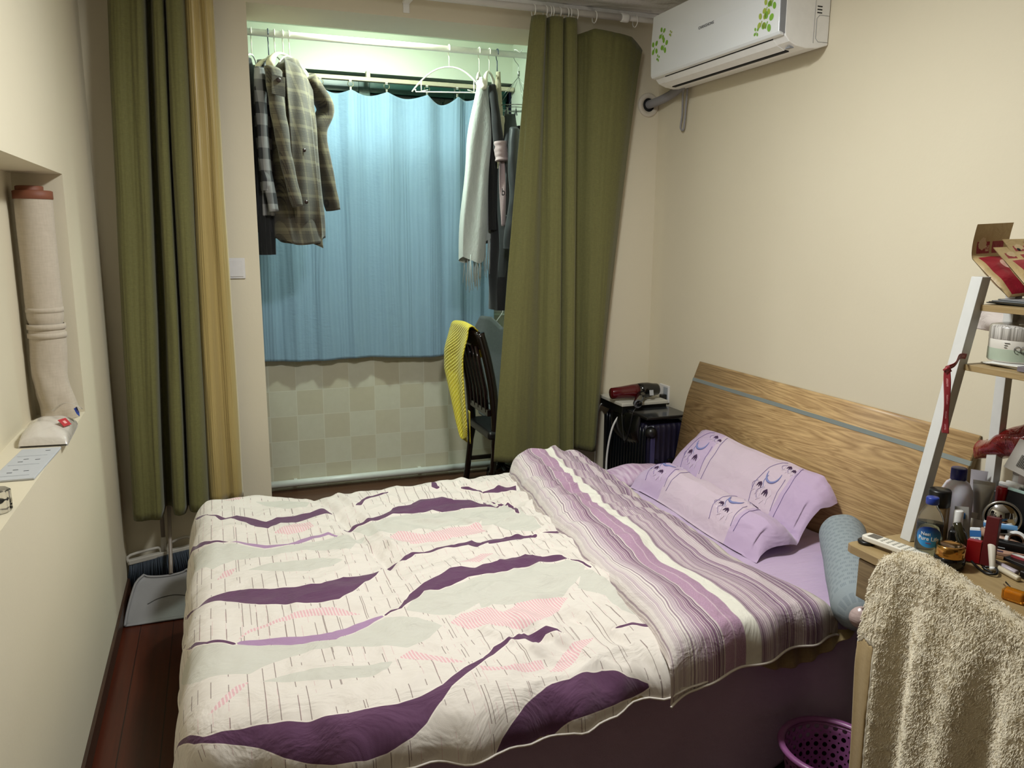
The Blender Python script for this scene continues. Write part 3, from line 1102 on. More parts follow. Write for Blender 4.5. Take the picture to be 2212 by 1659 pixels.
co = np.empty(len(me.vertices) * 3)
me.vertices.foreach_get('co', co)
co = co.reshape(-1, 3)
uu = np.tile(np.arange(NUX + 1) / NUX, NVY + 1)
vv = np.repeat(np.arange(NVY + 1) / NVY, NUX + 1)
# cloth coordinates = arc length from the middle of the bed outwards
G = co.reshape(NVY + 1, NUX + 1, 3)
CX = np.zeros((NVY + 1, NUX + 1))
CY = np.zeros((NVY + 1, NUX + 1))
mi, mj = int(NUX * 0.5), int(NVY * 0.5)
sm = G.copy()
for k in range(3):  # ignore tiny wrinkles in the length
    sm[1:-1, 1:-1] = (sm[:-2, 1:-1] + sm[2:, 1:-1] + sm[1:-1, :-2] + sm[1:-1, 2:]) / 4


def edge_stretch(plan, z):
    # extra cloth length gained by the vertical drop beyond the level top
    return plan, z


dropz = np.clip(ZT - 0.035 - sm[:, :, 2], 0, None)
nearside = (np.arange(NVY + 1) < mj)[:, None]
leftw = np.clip((0.0 - (sm[:, :, 0])) / 0.15, 0, 1)
CX = sm[:, :, 0] - dropz * 0.8 * leftw
CY = sm[:, :, 1] + np.where(nearside, -1, 1) * dropz * 0.8 * (1 - leftw)
CX, CY = CX.ravel(), CY.ravel()
a_ = me.attributes.new('pat', 'FLOAT_VECTOR', 'POINT')
a_.data.foreach_set('vector', np.stack([CX, CY, CX * 0], 1).ravel().astype(np.float32))
for k in DUVET_ART:
    s_ = sdf(CX, CY, DUVET_ART[k])
    a_ = me.attributes.new('sd_' + k, 'FLOAT', 'POINT')
    a_.data.foreach_set('value', s_.astype(np.float32))

# piping along the foot and the near hem
M_PIPING = plain('piping_cream', '#e2dad0', 0.8)
hem = [G[0, i] for i in range(0, NUX + 1, 4)]
lefth = [G[j, 0] for j in range(NVY, -1, -6)]
pm = MB().tube([Vector(p) + Vector((0, -0.002, -0.002)) for p in hem], 0.0032, 6)
pm.tube([Vector(p) + Vector((-0.002, 0, 0)) for p in lefth], 0.0032, 6)
pm.build('piping', M_PIPING, body)
# underside so the duvet has real thickness


def under(u, v):
    i, j = round(u * 60), round(v * 88)
    p = G[j * 5, i * 5]
    k = min(1, 6 * min(u + 0.0, v, 1 - v))
    return (p[0] + 0.004 * (1 - k), p[1], max(0.492 if (1.74 < p[1] < 3.25 and p[0] > 0.05) else 0.0, p[2] - 0.004 - 0.05 * k) if k < 1 else 0.494)


MB().grid(under, 60, 88, flip=True).build('underside', M_BEIGE, duvet)

# ---------------- folded back end with stripes
NS, NT_ = 300, 150
fl = spline([(1.028, 1.588), (1.03, 1.66), (1.048, 1.76), (1.055, 1.95), (1.063, 2.165), (1.09, 2.41), (1.10, 2.65), (1.13, 2.86), (1.135, 3.0), (1.14, 3.12), (1.20, 3.235)], NS + 1)
fr_ = spline([(1.655, 1.692), (1.652, 1.75), (1.640, 1.82), (1.605, 2.0), (1.60, 2.2), (1.605, 2.45), (1.60, 2.70), (1.60, 2.95), (1.60, 3.12), (1.585, 3.24), (1.53, 3.30)], NS + 1)


def fold(u, v):
    i = round(v * NS)
    a, b = fl[i], fr_[i]
    s = v
    # rolled edges: u in 0..1 across; the first and last tenth curl down
    e = u
    x = a[0] + (b[0] - a[0]) * e
    y = a[1] + (b[1] - a[1]) * e
    bx = 1 - abs(2 * e - 1) ** 3.2
    puff = interp(s, [0, .12, .3, .55, .75, .88, 1], [.035, .05, .055, .06, .085, .125, .10])
    left = interp(s, [0, .1, .3, .6, .85, 1], [.030, .04, .05, .05, .07, .06])
    z = 0.530 + left * (1 - e) ** 2 + puff * bx * 0.85
    # down at the hem (near) and at the far end
    dn = s * 1.7
    if dn < 0.14:
        k = 1 - dn / 0.14
        z -= (z - 0.452) * (1 - math.sqrt(max(0, 1 - k ** 2.2)))
    df = (1 - s) * 1.7
    if df < 0.16:
        k = 1 - df / 0.16
        z -= (z - 0.40) * (1 - math.sqrt(max(0, 1 - k ** 2.2)))
    ed = min(e, 1 - e)
    if ed < 0.07:
        k = 1 - ed / 0.07
        low = 0.500 if e > 0.5 else 0.535
        if dn < 0.14:
            low = min(low, z - 0.004)
        z -= (z - low) * (1 - math.sqrt(max(0, 1 - k ** 2)))
    w = noise.noise(Vector((x * 5, y * 3.6, 11))) * 0.026 + noise.noise(Vector((x * 12, y * 7, 12))) * 0.010
    w += 0.018 * (1 - 2.4 * abs(noise.noise(Vector((x * 9 + y * 4, y * 12, 14))))) * smooth01((s - .35) / .3)
    z += w * min(1, ed * 8)
    if e < .16 and dn < .16:
        kk = (1 - e / .16) * (1 - dn / .16)
        z -= 0.022 * kk
    side = 0.010 * noise.noise(Vector((y * 7, e * 2, 17))) + 0.005 * noise.noise(Vector((y * 20, e * 3, 18)))
    hemw = 0.008 * math.sin(e * 21) * (1 - min(1, dn / .14))
    if e < .16 and dn < .16:
        hemw -= 0.012 * kk
        side -= 0.012 * kk
    return (x + side, y + hemw, z)


t = NT('duvet_stripes', 0.88)
t.b.inputs['Sheen Weight'].default_value = 0.15
uv = t.sep(t.uv())
ob = t.obj()
wob = t.noise(t.map(ob, (6, 5, 5)), 1, 2)
wob2 = t.noise(t.map(ob, (22, 14, 20)), 1, 3)
amp = t.math('MULTIPLY_ADD', t.math('POWER', uv[1], 1.5), 0.085, 0.008)
T_ = t.math('ADD', uv[0], t.math('MULTIPLY', t.math('SUBTRACT', t.math('ADD', t.math('MULTIPLY', wob, 0.7), t.math('MULTIPLY', wob2, 0.3)), 0.5), amp))
W, Dk = '#dedaCE', '#6b4868'
base = t.ramp(T_, [(0, '#b3a09f'), (.03, '#d3cac4'), (.07, '#b5a1aa'), (.10, '#d6cdc7'), (.15, '#b39cab'), (.20, '#9b7c91'), (.235, '#85607c'), (.262, Dk), (.268, '#e0d9cf'), (.274, '#9c7b90'), (.335, '#9c7b90'), (.3375, '#e0d6d0'), (.3425, '#98778c'), (.398, '#8e6e84'), (.402, W), (.478, W), (.484, '#876a80'), (.53, '#b09aa6'), (.565, '#957a8d'), (.60, '#b5a1ab'), (.655, '#745171'), (.69, '#9a7d95'), (.73, '#c3b4b8'), (.765, '#a0879a'), (.80, '#7b5a77'), (.825, '#67446a'), (.86, '#a58ba0'), (.90, '#c6bab4'), (.94, '#a3958c'), (.97, '#c0b4a3'), (1, '#a09380')])
fine = t.noise(t.math('MULTIPLY', T_, 1.0), 120, 2, 0.8, dim='1D')
fine2 = t.noise(t.math('MULTIPLY_ADD', T_, 1.0, 4.3), 46, 1, 0.5, dim='1D')
msk = t.math('SUBTRACT', 1.0, t.inside(T_, .266, .482))
li = t.math('MULTIPLY', t.math('MULTIPLY_ADD', fine, 12.0, -6.2, clamp=True), msk)
di = t.math('MULTIPLY', t.math('MULTIPLY_ADD', t.math('ADD', fine2, t.math('MULTIPLY', fine, 0.5)), -9.0, 6.0, clamp=True), msk)
c_ = t.mix(t.math('MULTIPLY', li, 0.80), base, '#e2dad2')
c_ = t.mix(t.math('MULTIPLY', di, 0.7), c_, '#6d4a66')
weave = t.math('MULTIPLY', t.voro(ob, 330), t.inside(T_, .272, .40))
c_ = t.mix(t.math('MULTIPLY', weave, 0.55), c_, '#c9a3c0')
t.col(c_)
t.bump(t.math('ADD', t.noise(t.map(ob, (14, 9, 10), (0, 0, 0.5)), 1, 4, 0.6, 0.5), t.math('MULTIPLY', t.noise(ob, 900, 1), 0.03)), 0.9, 0.014)
M_STRIPE = t.m
fm = MB().grid(fold, NT_, NS)
fo = fm.build('folded_back_end', M_STRIPE, duvet)
Gf = np.array(fm.v).reshape(NS + 1, NT_ + 1, 3)
MB().tube([Vector(Gf[0, i]) + Vector((0, -0.003, -0.001)) for i in range(0, NT_ + 1, 2)], 0.0036, 6).build('hem_piping', M_PIPING, fo)
# ================================================================== pillow
t = NT('pillowcase', 0.85)
t.b.inputs['Sheen Weight'].default_value = 0.3
ob = t.obj()
uv = t.sep(t.uv())
mid = t.inside(uv[0], 0.235, 0.80)
c_ = t.mix(t.math('MULTIPLY', mid, 0.9), t.mix(t.noise(ob, 14, 3), '#b79fbf', '#c1a9c6'), '#cbb7c4')
t.col(c_)
t.bump(t.math('ADD', t.noise(t.map(ob, (10, 7, 10)), 1, 3, 0.5, 0.5), t.math('MULTIPLY', t.noise(ob, 900, 1), 0.03)), 0.9, 0.016)
M_PILL = t.m
XS = [0, .06, .14, .26, .40, .50, .535, .58, .70, .84, .94, 1]
ZS = [0.0, .055, .095, .118, .112, .075, .062, .085, .150, .200, .222, .225]


def pil_top(u, v):
    """u along the length (0 far, 1 near), v from the bed side (0) to the headboard (1)"""
    xf, yf = 1.672 + 0.006 * u, 3.00 + (2.115 - 3.00) * u
    xb, yb = 2.078, 3.085 + (2.205 - 3.085) * u
    x = xf + (xb - xf) * v
    y = yf + (yb - yf) * v
    h = interp(v, XS, ZS)
    lowline = 0.494 + 0.19 * max(0, v - .48) / .52
    end = min(u, 1 - u)
    k = min(1, end / 0.13)
    k = math.sqrt(max(0, 1 - (1 - k) ** 2))
    z = 0.494 + h * (0.35 + 0.65 * k) if v < .5 else lowline + (0.494 + h - lowline) * (0.25 + 0.75 * k)
    z = max(z, 0.496)
    z += noise.noise(Vector((x * 7, y * 6, 31))) * 0.012 * k + noise.noise(Vector((x * 20, y * 9, 33))) * 0.006
    # centre crease lumps
    z += -0.010 * math.exp(-((v - .53) / .025) ** 2) * k
    # waist of the long sides and rumpled ends
    x += 0.012 * math.sin(u * PI * 2.0) * (1 - v)
    y += 0.010 * math.sin(v * 12) * (1 if end < .05 else 0)
    if u > .93 and v > .8:
        kk = (u - .93) / .07 * (v - .8) / .2
        z -= 0.055 * kk
        y -= 0.01 * kk
    if v < 0.06 and end > .08:
        z = max(z, 0.50)
    return Vector((x, y, z))


pillow = thing('pillow', 'plump lavender pillow with embroidered flower borders leaning against the headboard', 'pillow', (1.85, 2.55, 0.5))
pc_ = MB().grid(lambda u, v: pil_top(u, v), 140, 110, flip=True).build('pillowcase', M_PILL, pillow)


def pil_bot(u, v):
    p = pil_top(u, v)
    k = min(u, 1 - u, v, 1 - v)
    k = smooth01(k / .08)
    lo = 0.491 + 0.17 * max(0, v - .5) / .5
    return Vector((p.x, p.y, p.z + (lo - p.z) * k))


MB().grid(pil_bot, 60, 50).build('back_side', M_PILL, pillow)
M_STEM = plain('thread_violet', '#77659a', 0.6)
M_BLUE = plain('thread_blue', '#7d82b5', 0.6)
M_DARKT = plain('thread_plum', '#3b1c44', 0.6)
M_LIGHTT = plain('thread_white', '#e4d6e4', 0.6)
E_ = {k: [] for k in ('stem', 'blue', 'dark', 'light')}


def on_pillow(p, q=0.0012):
    u, v = p
    e = 0.004
    P0 = pil_top(u, v)
    du = pil_top(u + e, v) - P0
    dv = pil_top(u, v + e) - P0
    n_ = du.cross(dv)
    n_ = n_ if n_.z > 0 else -n_
    return P0 + n_.normalized() * q


def emb(kind, pts, r, n=26, sm=True):
    q = spline(pts, n) if sm else pts
    E_[kind].append(MB().tube([on_pillow(p) for p in q], r, 6))


def crescent(cu, cv, r, a0):
    pts, rs = [], []
    for i in range(18):
        a = a0 + PI * 1.05 * i / 17
        pts.append(on_pillow((cu + r * math.cos(a) * 0.55, cv + r * math.sin(a))))
        rs.append(0.0008 + 0.0045 * math.sin(PI * i / 17))
    E_['blue'].append(MB().tube(pts, rs, 6))


def flower(cu, cv, s):
    z = []
    for i, (a, b) in enumerate(((-.5, .6), (-1.0, .25), (-.7, -.25), (-.9, -.8), (-.35, -.45), (0, -1.0), (.35, -.45), (.9, -.8), (.7, -.25), (1.0, .25), (.5, .6))):
        z.append((cu + a * s * 0.55, cv + b * s))
    emb('light', z, 0.0011, sm=False)
    emb('stem', [(cu - .42 * s, cv + .55 * s), (cu - .8 * s, cv), (cu - .5 * s, cv - .6 * s)], 0.0008, 8)
    for a in (-.28, 0, .28):
        pts = [on_pillow((cu, cv + .55 * s), .0015), on_pillow((cu + a * .5 * s, cv + .25 * s), .0018), on_pillow((cu + a * .85 * s, cv - .15 * s), .0015)]
        E_['dark'].append(MB().tube(pts, [0.001, 0.0036, 0.0008], 6))


for band, (ua, ub_) in (('far', (0.075, 0.245)), ('near', (0.64, 0.80))):
    for half, (va, vb) in enumerate(((0.06, 0.49), (0.56, 0.97))):
        w_ = ub_ - ua
        H = vb - va
        emb('stem', [(ua + .02, va), (ua - .005, va + .25 * H), (ua, va + .55 * H), (ua + .035, va + .85 * H), (ua + .075, vb)], 0.0010)
        emb('stem', [(ub_ + .03, va), (ub_ + .025, va + .5 * H), (ub_ + .015, vb)], 0.0010)
        emb('stem', [(ub_ + .0, va + .02), (ub_ - .015, va + .3 * H), (ub_ - .02, va + .6 * H)], 0.0009)
        crescent(ua + .42 * w_, va + .62 * H, 0.075, PI)
        emb('blue', [(ua + .25 * w_, va + .55 * H), (ua + .22 * w_, va + .42 * H), (ua + .35 * w_, va + .30 * H)], 0.0011, 10)
        flower(ua + .18 * w_, va + .30 * H, 0.058)
        flower(ua + .52 * w_, va + .22 * H, 0.066)
        flower(ua + .72 * w_, va + .84 * H, 0.056)
        if half or band == 'near':
            flower(ua + .95 * w_, va + .80 * H, 0.046)
for k, nm, mt_ in (('stem', 'stem_embroidery', M_STEM), ('blue', 'crescent_embroidery', M_BLUE), ('dark', 'bud_embroidery', M_DARKT), ('light', 'petal_embroidery', M_LIGHTT)):
    for m_ in E_[k]:
        m_.build(nm, mt_, pc_)

# second pillow end behind, faintly striped
t = NT('striped_lavender', 0.88)
ob = t.obj()
s1 = t.noise(t.map(ob, (70, 8, 30), (0, 0, 0.9)), 1, 2)
t.col(t.mix(t.math('MULTIPLY_ADD', s1, 3.0, -1.0, clamp=True), '#a887a4', '#c9b4c6'))
t.bump(t.noise(ob, 14, 3), 0.3, 0.01)
M_STR2 = t.m


def p2(u, v):
    x = 1.625 + 0.33 * u
    y = 3.02 + 0.22 * v
    k = (math.sin(PI * u) ** 0.5) * (math.sin(PI * v) ** 0.5)
    return (x, y, 0.493 + 0.055 * k * (1 + .25 * noise.noise(Vector((x * 9, y * 9, 3)))))


tag(MB().grid(p2, 50, 40, flip=True).build('rumpled_blanket', M_STR2, solid=0.003), 'rumpled lavender striped cloth bunched between the pillow and the suitcase', 'blanket')

# ================================================================== bolster (foam roller in a grey sleeve)
t = NT('roller_sleeve', 0.8)
uv = t.sep(t.uv())
gx = t.math('MULTIPLY', uv[0], 18.0)
gy = t.math('MULTIPLY', uv[1], 22.0)
row = t.math('FLOOR', gy)
gx = t.math('ADD', gx, t.math('MULTIPLY', t.math('MODULO', row, 2.0), 0.5))
fx, fy = t.math('FRACT', gx), t.math('FRACT', gy)
ln = t.math('GREATER_THAN', t.math('FRACT', t.math('MULTIPLY', fx, 5.5)), 0.6)
msk = t.rect(fx, fy, 0.12, 0.82, 0.22, 0.72)
mk = t.math('MULTIPLY', ln, msk)
alt = t.math('GREATER_THAN', t.white(t.math('ADD', t.math('MULTIPLY', t.math('FLOOR', gx), 3.3), t.math('MULTIPLY', row, 7.7))), 0.45)
c_ = t.mix(t.math('MULTIPLY', msk, 0.28), '#8d979c', '#7c878d')
c_ = t.mix(t.math('MULTIPLY', mk, 0.5), c_, '#55626e')
t.col(c_)
t.bump(t.noise(t.obj(), 40, 2), 0.25, 0.003)
M_SLEEVE = t.m
BA, BB = Vector((1.995, 2.065, 0.572)), Vector((1.702, 1.678, 0.545))
bd = (BB - BA).normalized()
Fb = frame(BA, Vector((bd.y, -bd.x, 0)), z=bd)
bol = thing('bolster', 'long grey blue patterned bolster lying on the bed corner beside the desk', 'bolster', BA)
Lb = (BB - BA).length + 0.02
R0 = 0.078


def bolf(u, v):
    a = 2 * PI * u
    vv_ = v * 1.12 - 0.06
    if vv_ < 0:
        k = -vv_ / 0.06
        r, z = R0 * math.cos(k * PI / 2) + 0.0001, -0.055 * math.sin(k * PI / 2)
    elif vv_ > 1:
        k = (vv_ - 1) / 0.06
        r, z = R0 * (1 - 0.55 * k), Lb + 0.06 * math.sin(k * PI / 2)
    else:
        r, z = R0, vv_ * Lb
    r *= 1 + 0.02 * noise.noise(Vector((math.cos(a) * 2, math.sin(a) * 2, z * 8)))
    return Fb @ Vector((r * math.cos(a), r * math.sin(a), z))


MB().grid(bolf, 48, 60, cu=True).build('sleeve', M_SLEEVE, bol)
t = NT('satin_pink', 0.25)
t.col(t.mix(t.noise(t.obj(), 60, 2), '#a98f8c', '#cdb9b4'))
t.bump(t.noise(t.map(t.obj(), (40, 20, 60)), 1, 2), 0.5, 0.006)
MB().ball(Fb @ Vector((0, 0, Lb + 0.052)), 0.036, 14, (1, 1, 1)).build('satin_end_knob', t.m, bol)

# ================================================================== balcony things
t = NT('blue_cotton', 0.85)
t.b.inputs['Sheen Weight'].default_value = 0.2
ob = t.obj()
s_ = t.sep(ob)
rib = t.wave(t.comb(t.math('ADD', s_[0], t.math('MULTIPLY', t.noise(t.map(ob, (7, 1, .6)), 1, 3), 0.10)), 0, 0), 14, 0.0, 1, 1)
crk = t.noise(t.map(ob, (30, 30, 75)), 1, 4, 0.65)
reg = t.math('MULTIPLY_ADD', t.noise(t.map(ob, (5, 1, 1.2)), 1, 2), 5.0, -2.0, clamp=True)
t.col(t.mix(t.math('MULTIPLY', rib, .5), '#84a2b8', '#8cabc0'))
t.bump(t.math('ADD', t.math('MULTIPLY', rib, t.math('MULTIPLY_ADD', reg, -0.8, 0.9)), t.math('MULTIPLY', crk, t.math('MULTIPLY_ADD', reg, 1.3, 0.1))), 0.35, 0.006)
M_BLUE_C = t.m
CLX = [-0.15, 0.10, 0.28, 0.455, 0.639, 0.813, 1.027, 1.274, 1.465, 1.60, 1.70]


def bluef(u, v):
    x = -0.18 + u * (1.70 + 0.18)
    j = 0
    while j < len(CLX) - 2 and x > CLX[j + 1]:
        j += 1
    w_ = CLX[j + 1] - CLX[j]
    k = (x - CLX[j]) / w_
    sag = math.sin(PI * max(0, min(1, k))) ** 0.9 * (0.012 + 0.24 * w_ * w_ + (0.03 if j in (7,) else 0))
    top = 2.425 - sag
    bot = 0.836 - 0.012 * x + 0.006 * math.sin(x * 9)
    z = top + (bot - top) * v
    near_clip = math.cos(PI * k) ** 2
    amp = 0.022 * (1 - 0.35 * v)
    y = 4.955 - amp * math.cos(2 * PI * k) * (1 - v * 0.3) - 0.007 * math.sin(x * 33 + 1.5 * math.sin(z * 1.3)) * (0.35 + 0.65 * v) * (0.4 + 0.6 * near_clip)
    y += 0.003 * math.sin(x * 92 + z) * v + 0.012 * noise.noise(Vector((x * 3, z * 1.0, 2)))
    return (x, y, z)


bc = thing('curtain', 'pale blue cotton cloth clipped up as a curtain over the balcony window', 'curtain', (0.76, 4.955, 0.83))
MB().grid(bluef, 420, 110).build('blue_cloth', M_BLUE_C, bc, solid=0.0015)
M_CHROME = plain('chrome', '#b9b9b4', 0.2, Metallic=0.9)
M_CREAM = plain('cream_metal', '#b9b299', 0.45)
for x in CLX[2:9]:
    m = MB()
    ring(m, (x, 4.950, 2.459), 0.0165, 0.0020, 'Y')
    r_ = m.build('clip_ring', plain('ring_bronze', '#6e6a50', 0.3, Metallic=0.7), bc)
    MB().box((x - 0.006, 4.949, 2.420), (x + 0.006, 4.961, 2.445)).build('clip', M_CHROME, r_, bevel=0.002)
tr = thing('curtain_track', 'cream curtain track above the pale blue cloth on the balcony', 'curtain track', (0.7, 4.97, 2.49))
MB().box((-0.4, 4.950, 2.480), (1.84, 4.985, 2.505)).build('rail', M_CREAM, tr, bevel=0.004)
for x in CLX[2:9]:
    MB().box((x - 0.007, 4.951, 2.470), (x + 0.007, 4.959, 2.482)).cyl((x, 4.955, 2.482), (x, 4.955, 2.472), 0.003, 8).build('glider', M_WHITE, tr)
for x in (0.15, 0.92):
    MB().box((x - 0.012, 4.955, 2.503), (x + 0.012, 4.995, 2.54)).build('bracket', M_CREAM, tr, bevel=0.002)

# clothes rail
RDY, RDZ = 4.35, 2.566
cr_ = thing('clothes_rail', 'white clothes rail spanning the balcony above the hanging garments', 'clothes rail', (0.9, RDY, RDZ))
MB().cyl((LX - 0.04, RDY, RDZ), (1.84, RDY, RDZ), 0.0165, 24).build('pole', M_WHITE, cr_)
MB().lathe([(0.03, -0.008), (0.03, 0.008)], frame((1.836, RDY, RDZ), (0, 1, 0), z=(1, 0, 0))).build('end_cap', M_WHITE, cr_)


def hanger(name, label, cx, A, B, ztop, zend, mat, group=None, wide=0.004, bar=True, hookmat=None, cy=RDY, shoulder=0.0):
    """A, B: plan ends of the shoulders"""
    h = thing(name, label, 'clothes hanger', (cx, cy, RDZ), group)
    pts = []
    r = 0.0215
    # hook: over the rail, perpendicular to it
    for i in range(13):
        a = math.radians(-30 + 235 * i / 12)
        pts.append((cx, cy - r * math.cos(a) * 1.0, RDZ + 0.0 + r * math.sin(a)))
    pts = pts + [(cx, cy + 0.012, RDZ - 0.030), (cx, cy, RDZ - 0.042), (cx, cy, ztop + 0.003)]
    MB().tube(pts, 0.0026, 8).build('hook', hookmat or mat, h)
    A, B = Vector((*A, zend)), Vector((*B, zend))
    C_ = Vector((cx, cy, ztop))
    sp = []
    rs = []
    for i in range(33):
        k = i / 32
        p = A.lerp(B, k)
        e = abs(2 * k - 1)
        p.z = zend + (ztop - zend) * (1 - e ** 2.1)
        p.x += (cx - (A.x + B.x) / 2) * (1 - e ** 2)
        p.y += (cy - (A.y + B.y) / 2) * (1 - e ** 2)
        sp.append(p)
        rs.append(wide + shoulder * (e ** 2) * math.sin(min(1, (1 - e) * 5 + .35) * PI / 2))
    arc_ = MB().tube(sp, rs, 10).build('shoulder_arc', mat, h)
    if bar:
        a, b = A.lerp(B, 0.05), A.lerp(B, 0.95)
        a.z -= 0.0
        m = MB().tube([a + Vector((0, 0, .012)), a, a.lerp(b, .5), b, b + Vector((0, 0, .012))], 0.0032, 8)
        m.build('cross_bar', mat, h)
        for k in (0.13, 0.87):
            p = A.lerp(B, k)
            e = abs(2 * k - 1)
            q = Vector((p.x, p.y, zend + (ztop - zend) * (1 - e ** 2.1)))
            MB().tube([p, q], 0.003, 8).tube([p + Vector((0, 0, .004)), p + Vector(((B - A).x * (.1 if k < .5 else -.1), 0, .012))], 0.0022, 6).build('strap_post', mat, arc_)
    return h


M_HW = plain('hanger_white', '#e6e2d2', 0.35)
M_HCREAM = plain('hanger_cream', '#d9cfb0', 0.4)
M_HBLUE = plain('hook_navy', '#1f2c44', 0.3)


def garment(parent, name, mat, A, B, levels, folds=9, amp=0.006, seed=0, N=72, solid=0.0, cap=True):
    """levels: list of (z, halfwidth, halfthickness, shift_along, shift_across). Axis A->B in plan."""
    A, B = Vector((A[0], A[1], 0)), Vector((B[0], B[1], 0))
    c = (A + B) / 2
    d = (B - A).normalized()
    n_ = Vector((-d.y, d.x, 0))
    L = np.array(levels, float)
    zs = L[:, 0]
    order = np.argsort(zs)

    def f(u, v):
        z = zs[0] + (zs[-1] - zs[0]) * v
        hw, ht, sa, sc = [np.interp(z, zs[order], L[order, k]) for k in (1, 2, 3, 4)]
        a = 2 * PI * u
        ca, sa_ = math.cos(a), math.sin(a)
        px = math.copysign(abs(ca) ** 0.8, ca) * hw + sa
        py = math.copysign(abs(sa_) ** 0.9, sa_) * ht + sc
        k = smooth01(v * 3)
        fold = amp * k * math.sin(folds * a + 1.3 * math.sin(z * 5 + seed)) + 0.7 * amp * k * noise.noise(Vector((ca * 2 + seed, sa_ * 2, z * 4)))
        py += fold * (1 if sa_ > 0 else -1)
        p = c + d * px + n_ * py
        return (p.x, p.y, z)
    m = MB().grid(f, N, 60, cu=True)
    if cap:
        top = [i for i in range(N)]
        m.f.append(tuple(reversed(top)))
        m.sm.append(True)
    return m.build(name, mat, parent, solid=solid)


def sleeve(parent, name, mat, pts, r0, r1, flat=0.55, seed=0, label=None):
    sp = [Vector(p) for p in spline(pts, 30)]
    n = len(sp)
    rs = []
    for i in range(n):
        k = i / (n - 1)
        rs.append((r0 + (r1 - r0) * k) * (1 + 0.10 * noise.noise(Vector((k * 6, seed, 0)))))
    m = MB().tube(sp, rs, 20, flat=flat)
    for i, v in enumerate(m.v):
        q = noise.noise(Vector((v[0] * 25, v[1] * 25, v[2] * 12 + seed))) * 0.006
        m.v[i] = (v[0] + q, v[1] + q, v[2])
    return m.build(name, mat, parent, label=label)


def plaid(name, base, d1, d2, light, sc=11.0, rot=0.0, thin=True):
    t = NT(name, 0.9)
    t.b.inputs['Sheen Weight'].default_value = 0.2
    ob = t.map(t.obj(), (1, 1, 1), (0, 0, rot))
    s_ = t.sep(ob)
    a = t.math('MULTIPLY', t.math('ADD', t.math('MULTIPLY', s_[0], .8), t.math('ADD', t.math('MULTIPLY', s_[1], 0.8), t.math('MULTIPLY', s_[2], .22))), sc)
    b = t.math('MULTIPLY', s_[2], sc)
    out = t.mix(t.noise(t.obj(), 160, 2), base, d1)
    for co, ph in ((a, 0.0), (b, 0.3)):
        f = t.math('FRACT', t.math('ADD', co, ph))
        if thin:
            w1 = t.math('GREATER_THAN', t.math('SINE', t.math('MULTIPLY', f, 70.0)), 0.45)
            lines = t.math('MULTIPLY', t.math('MULTIPLY', w1, t.inside(f, 0.1, 0.42)), 0.75)
            out = t.mix(lines, out, d2)
            out = t.mix(t.math('MULTIPLY', t.inside(f, 0.60, 0.78), 0.35), out, light)
        else:
            out = t.mix(t.math('MULTIPLY', t.math('GREATER_THAN', f, 0.5), 0.5), out, d2, 'MULTIPLY')
    t.col(out)
    t.bump(t.noise(t.obj(), 300, 2), 0.3, 0.002)
    return t.m


M_PLAID = plaid('plaid_brown', '#4c4435', '#3d362a', '#1b1511', '#7a7258', sc=12.0)
t = NT('check_grey', 0.9)
s_ = t.sep(t.obj())
fa = t.math('GREATER_THAN', t.math('FRACT', t.math('MULTIPLY', t.math('ADD', s_[0], s_[1]), 13.0)), 0.5)
fb = t.math('GREATER_THAN', t.math('FRACT', t.math('MULTIPLY', s_[2], 9.5)), 0.5)
sm_ = t.math('ADD', fa, fb)
c_ = t.mix(t.math('MULTIPLY', sm_, 0.5), '#8f8d8c', '#1c1c1f')
c_ = t.mix(t.math('MULTIPLY', t.noise(t.obj(), 350, 2), 0.25), c_, '#55555a')
t.col(c_)
M_CHECK = t.m
M_BLK = fabric('cloth_black', '#111214', '#060607', scale=300, bump=0.2)
M_NAVYB = fabric('cloth_dark_denim', '#17191d', '#0a0b0d', scale=300)
M_TEEW = fabric('cloth_offwhite', '#b9b2a4', '#a39b8c', scale=300)

# ---- left group
hanger('clothes_hanger', 'white hanger with thin arc holding the black garment at the far left of the rail', 0.235, (0.17, 4.22), (0.27, 4.50), 2.46, 2.36, M_HW, 'hangers at the left end of the rail', bar=False)
g = thing('black_sweater', 'black long garment hanging at the far left of the clothes rail', 'sweater', (0.20, 4.37, 1.75))
garment(g, 'body', M_BLK, (0.17, 4.24), (0.235, 4.50), [(2.445, .03, .03, 0, 0), (2.38, .14, .036, 0, 0), (2.30, .18, .04, 0, 0), (1.72, .19, .045, 0, -0.012)], seed=1)
g = thing('off_white_shirt', 'off white top peeping out beside the pillar behind the checked shirt', 'shirt', (0.18, 4.30, 1.6))
garment(g, 'body', M_TEEW, (0.145, 4.16), (0.195, 4.36), [(2.43, .02, .02, 0, 0), (2.34, .12, .028, 0, 0), (1.62, .13, .034, 0, 0.0)], seed=5)
hanger('clothes_hanger', 'dark blue hooked wire hanger carrying the checked shirt', 0.315, (0.245, 4.20), (0.345, 4.50), 2.44, 2.37, M_HCREAM, 'hangers at the left end of the rail', bar=False, hookmat=M_HBLUE, shoulder=0.012)
g = thing('checked_shirt', 'black and grey checked flannel shirt hanging left of the brown plaid jacket', 'shirt', (0.29, 4.32, 1.7))
garment(g, 'body', M_CHECK, (0.255, 4.20), (0.32, 4.48), [(2.435, .03, .03, 0, 0), (2.38, .12, .034, 0, 0), (2.29, .16, .04, 0, 0), (1.95, .165, .045, 0, 0), (1.68, .17, .05, 0, 0.0)], seed=2)
sleeve(g, 'sleeve', M_CHECK, [(0.262, 4.19, 2.37), (0.255, 4.165, 2.15), (0.262, 4.16, 1.92), (0.290, 4.15, 1.70)], 0.035, 0.028, 0.7, 3)
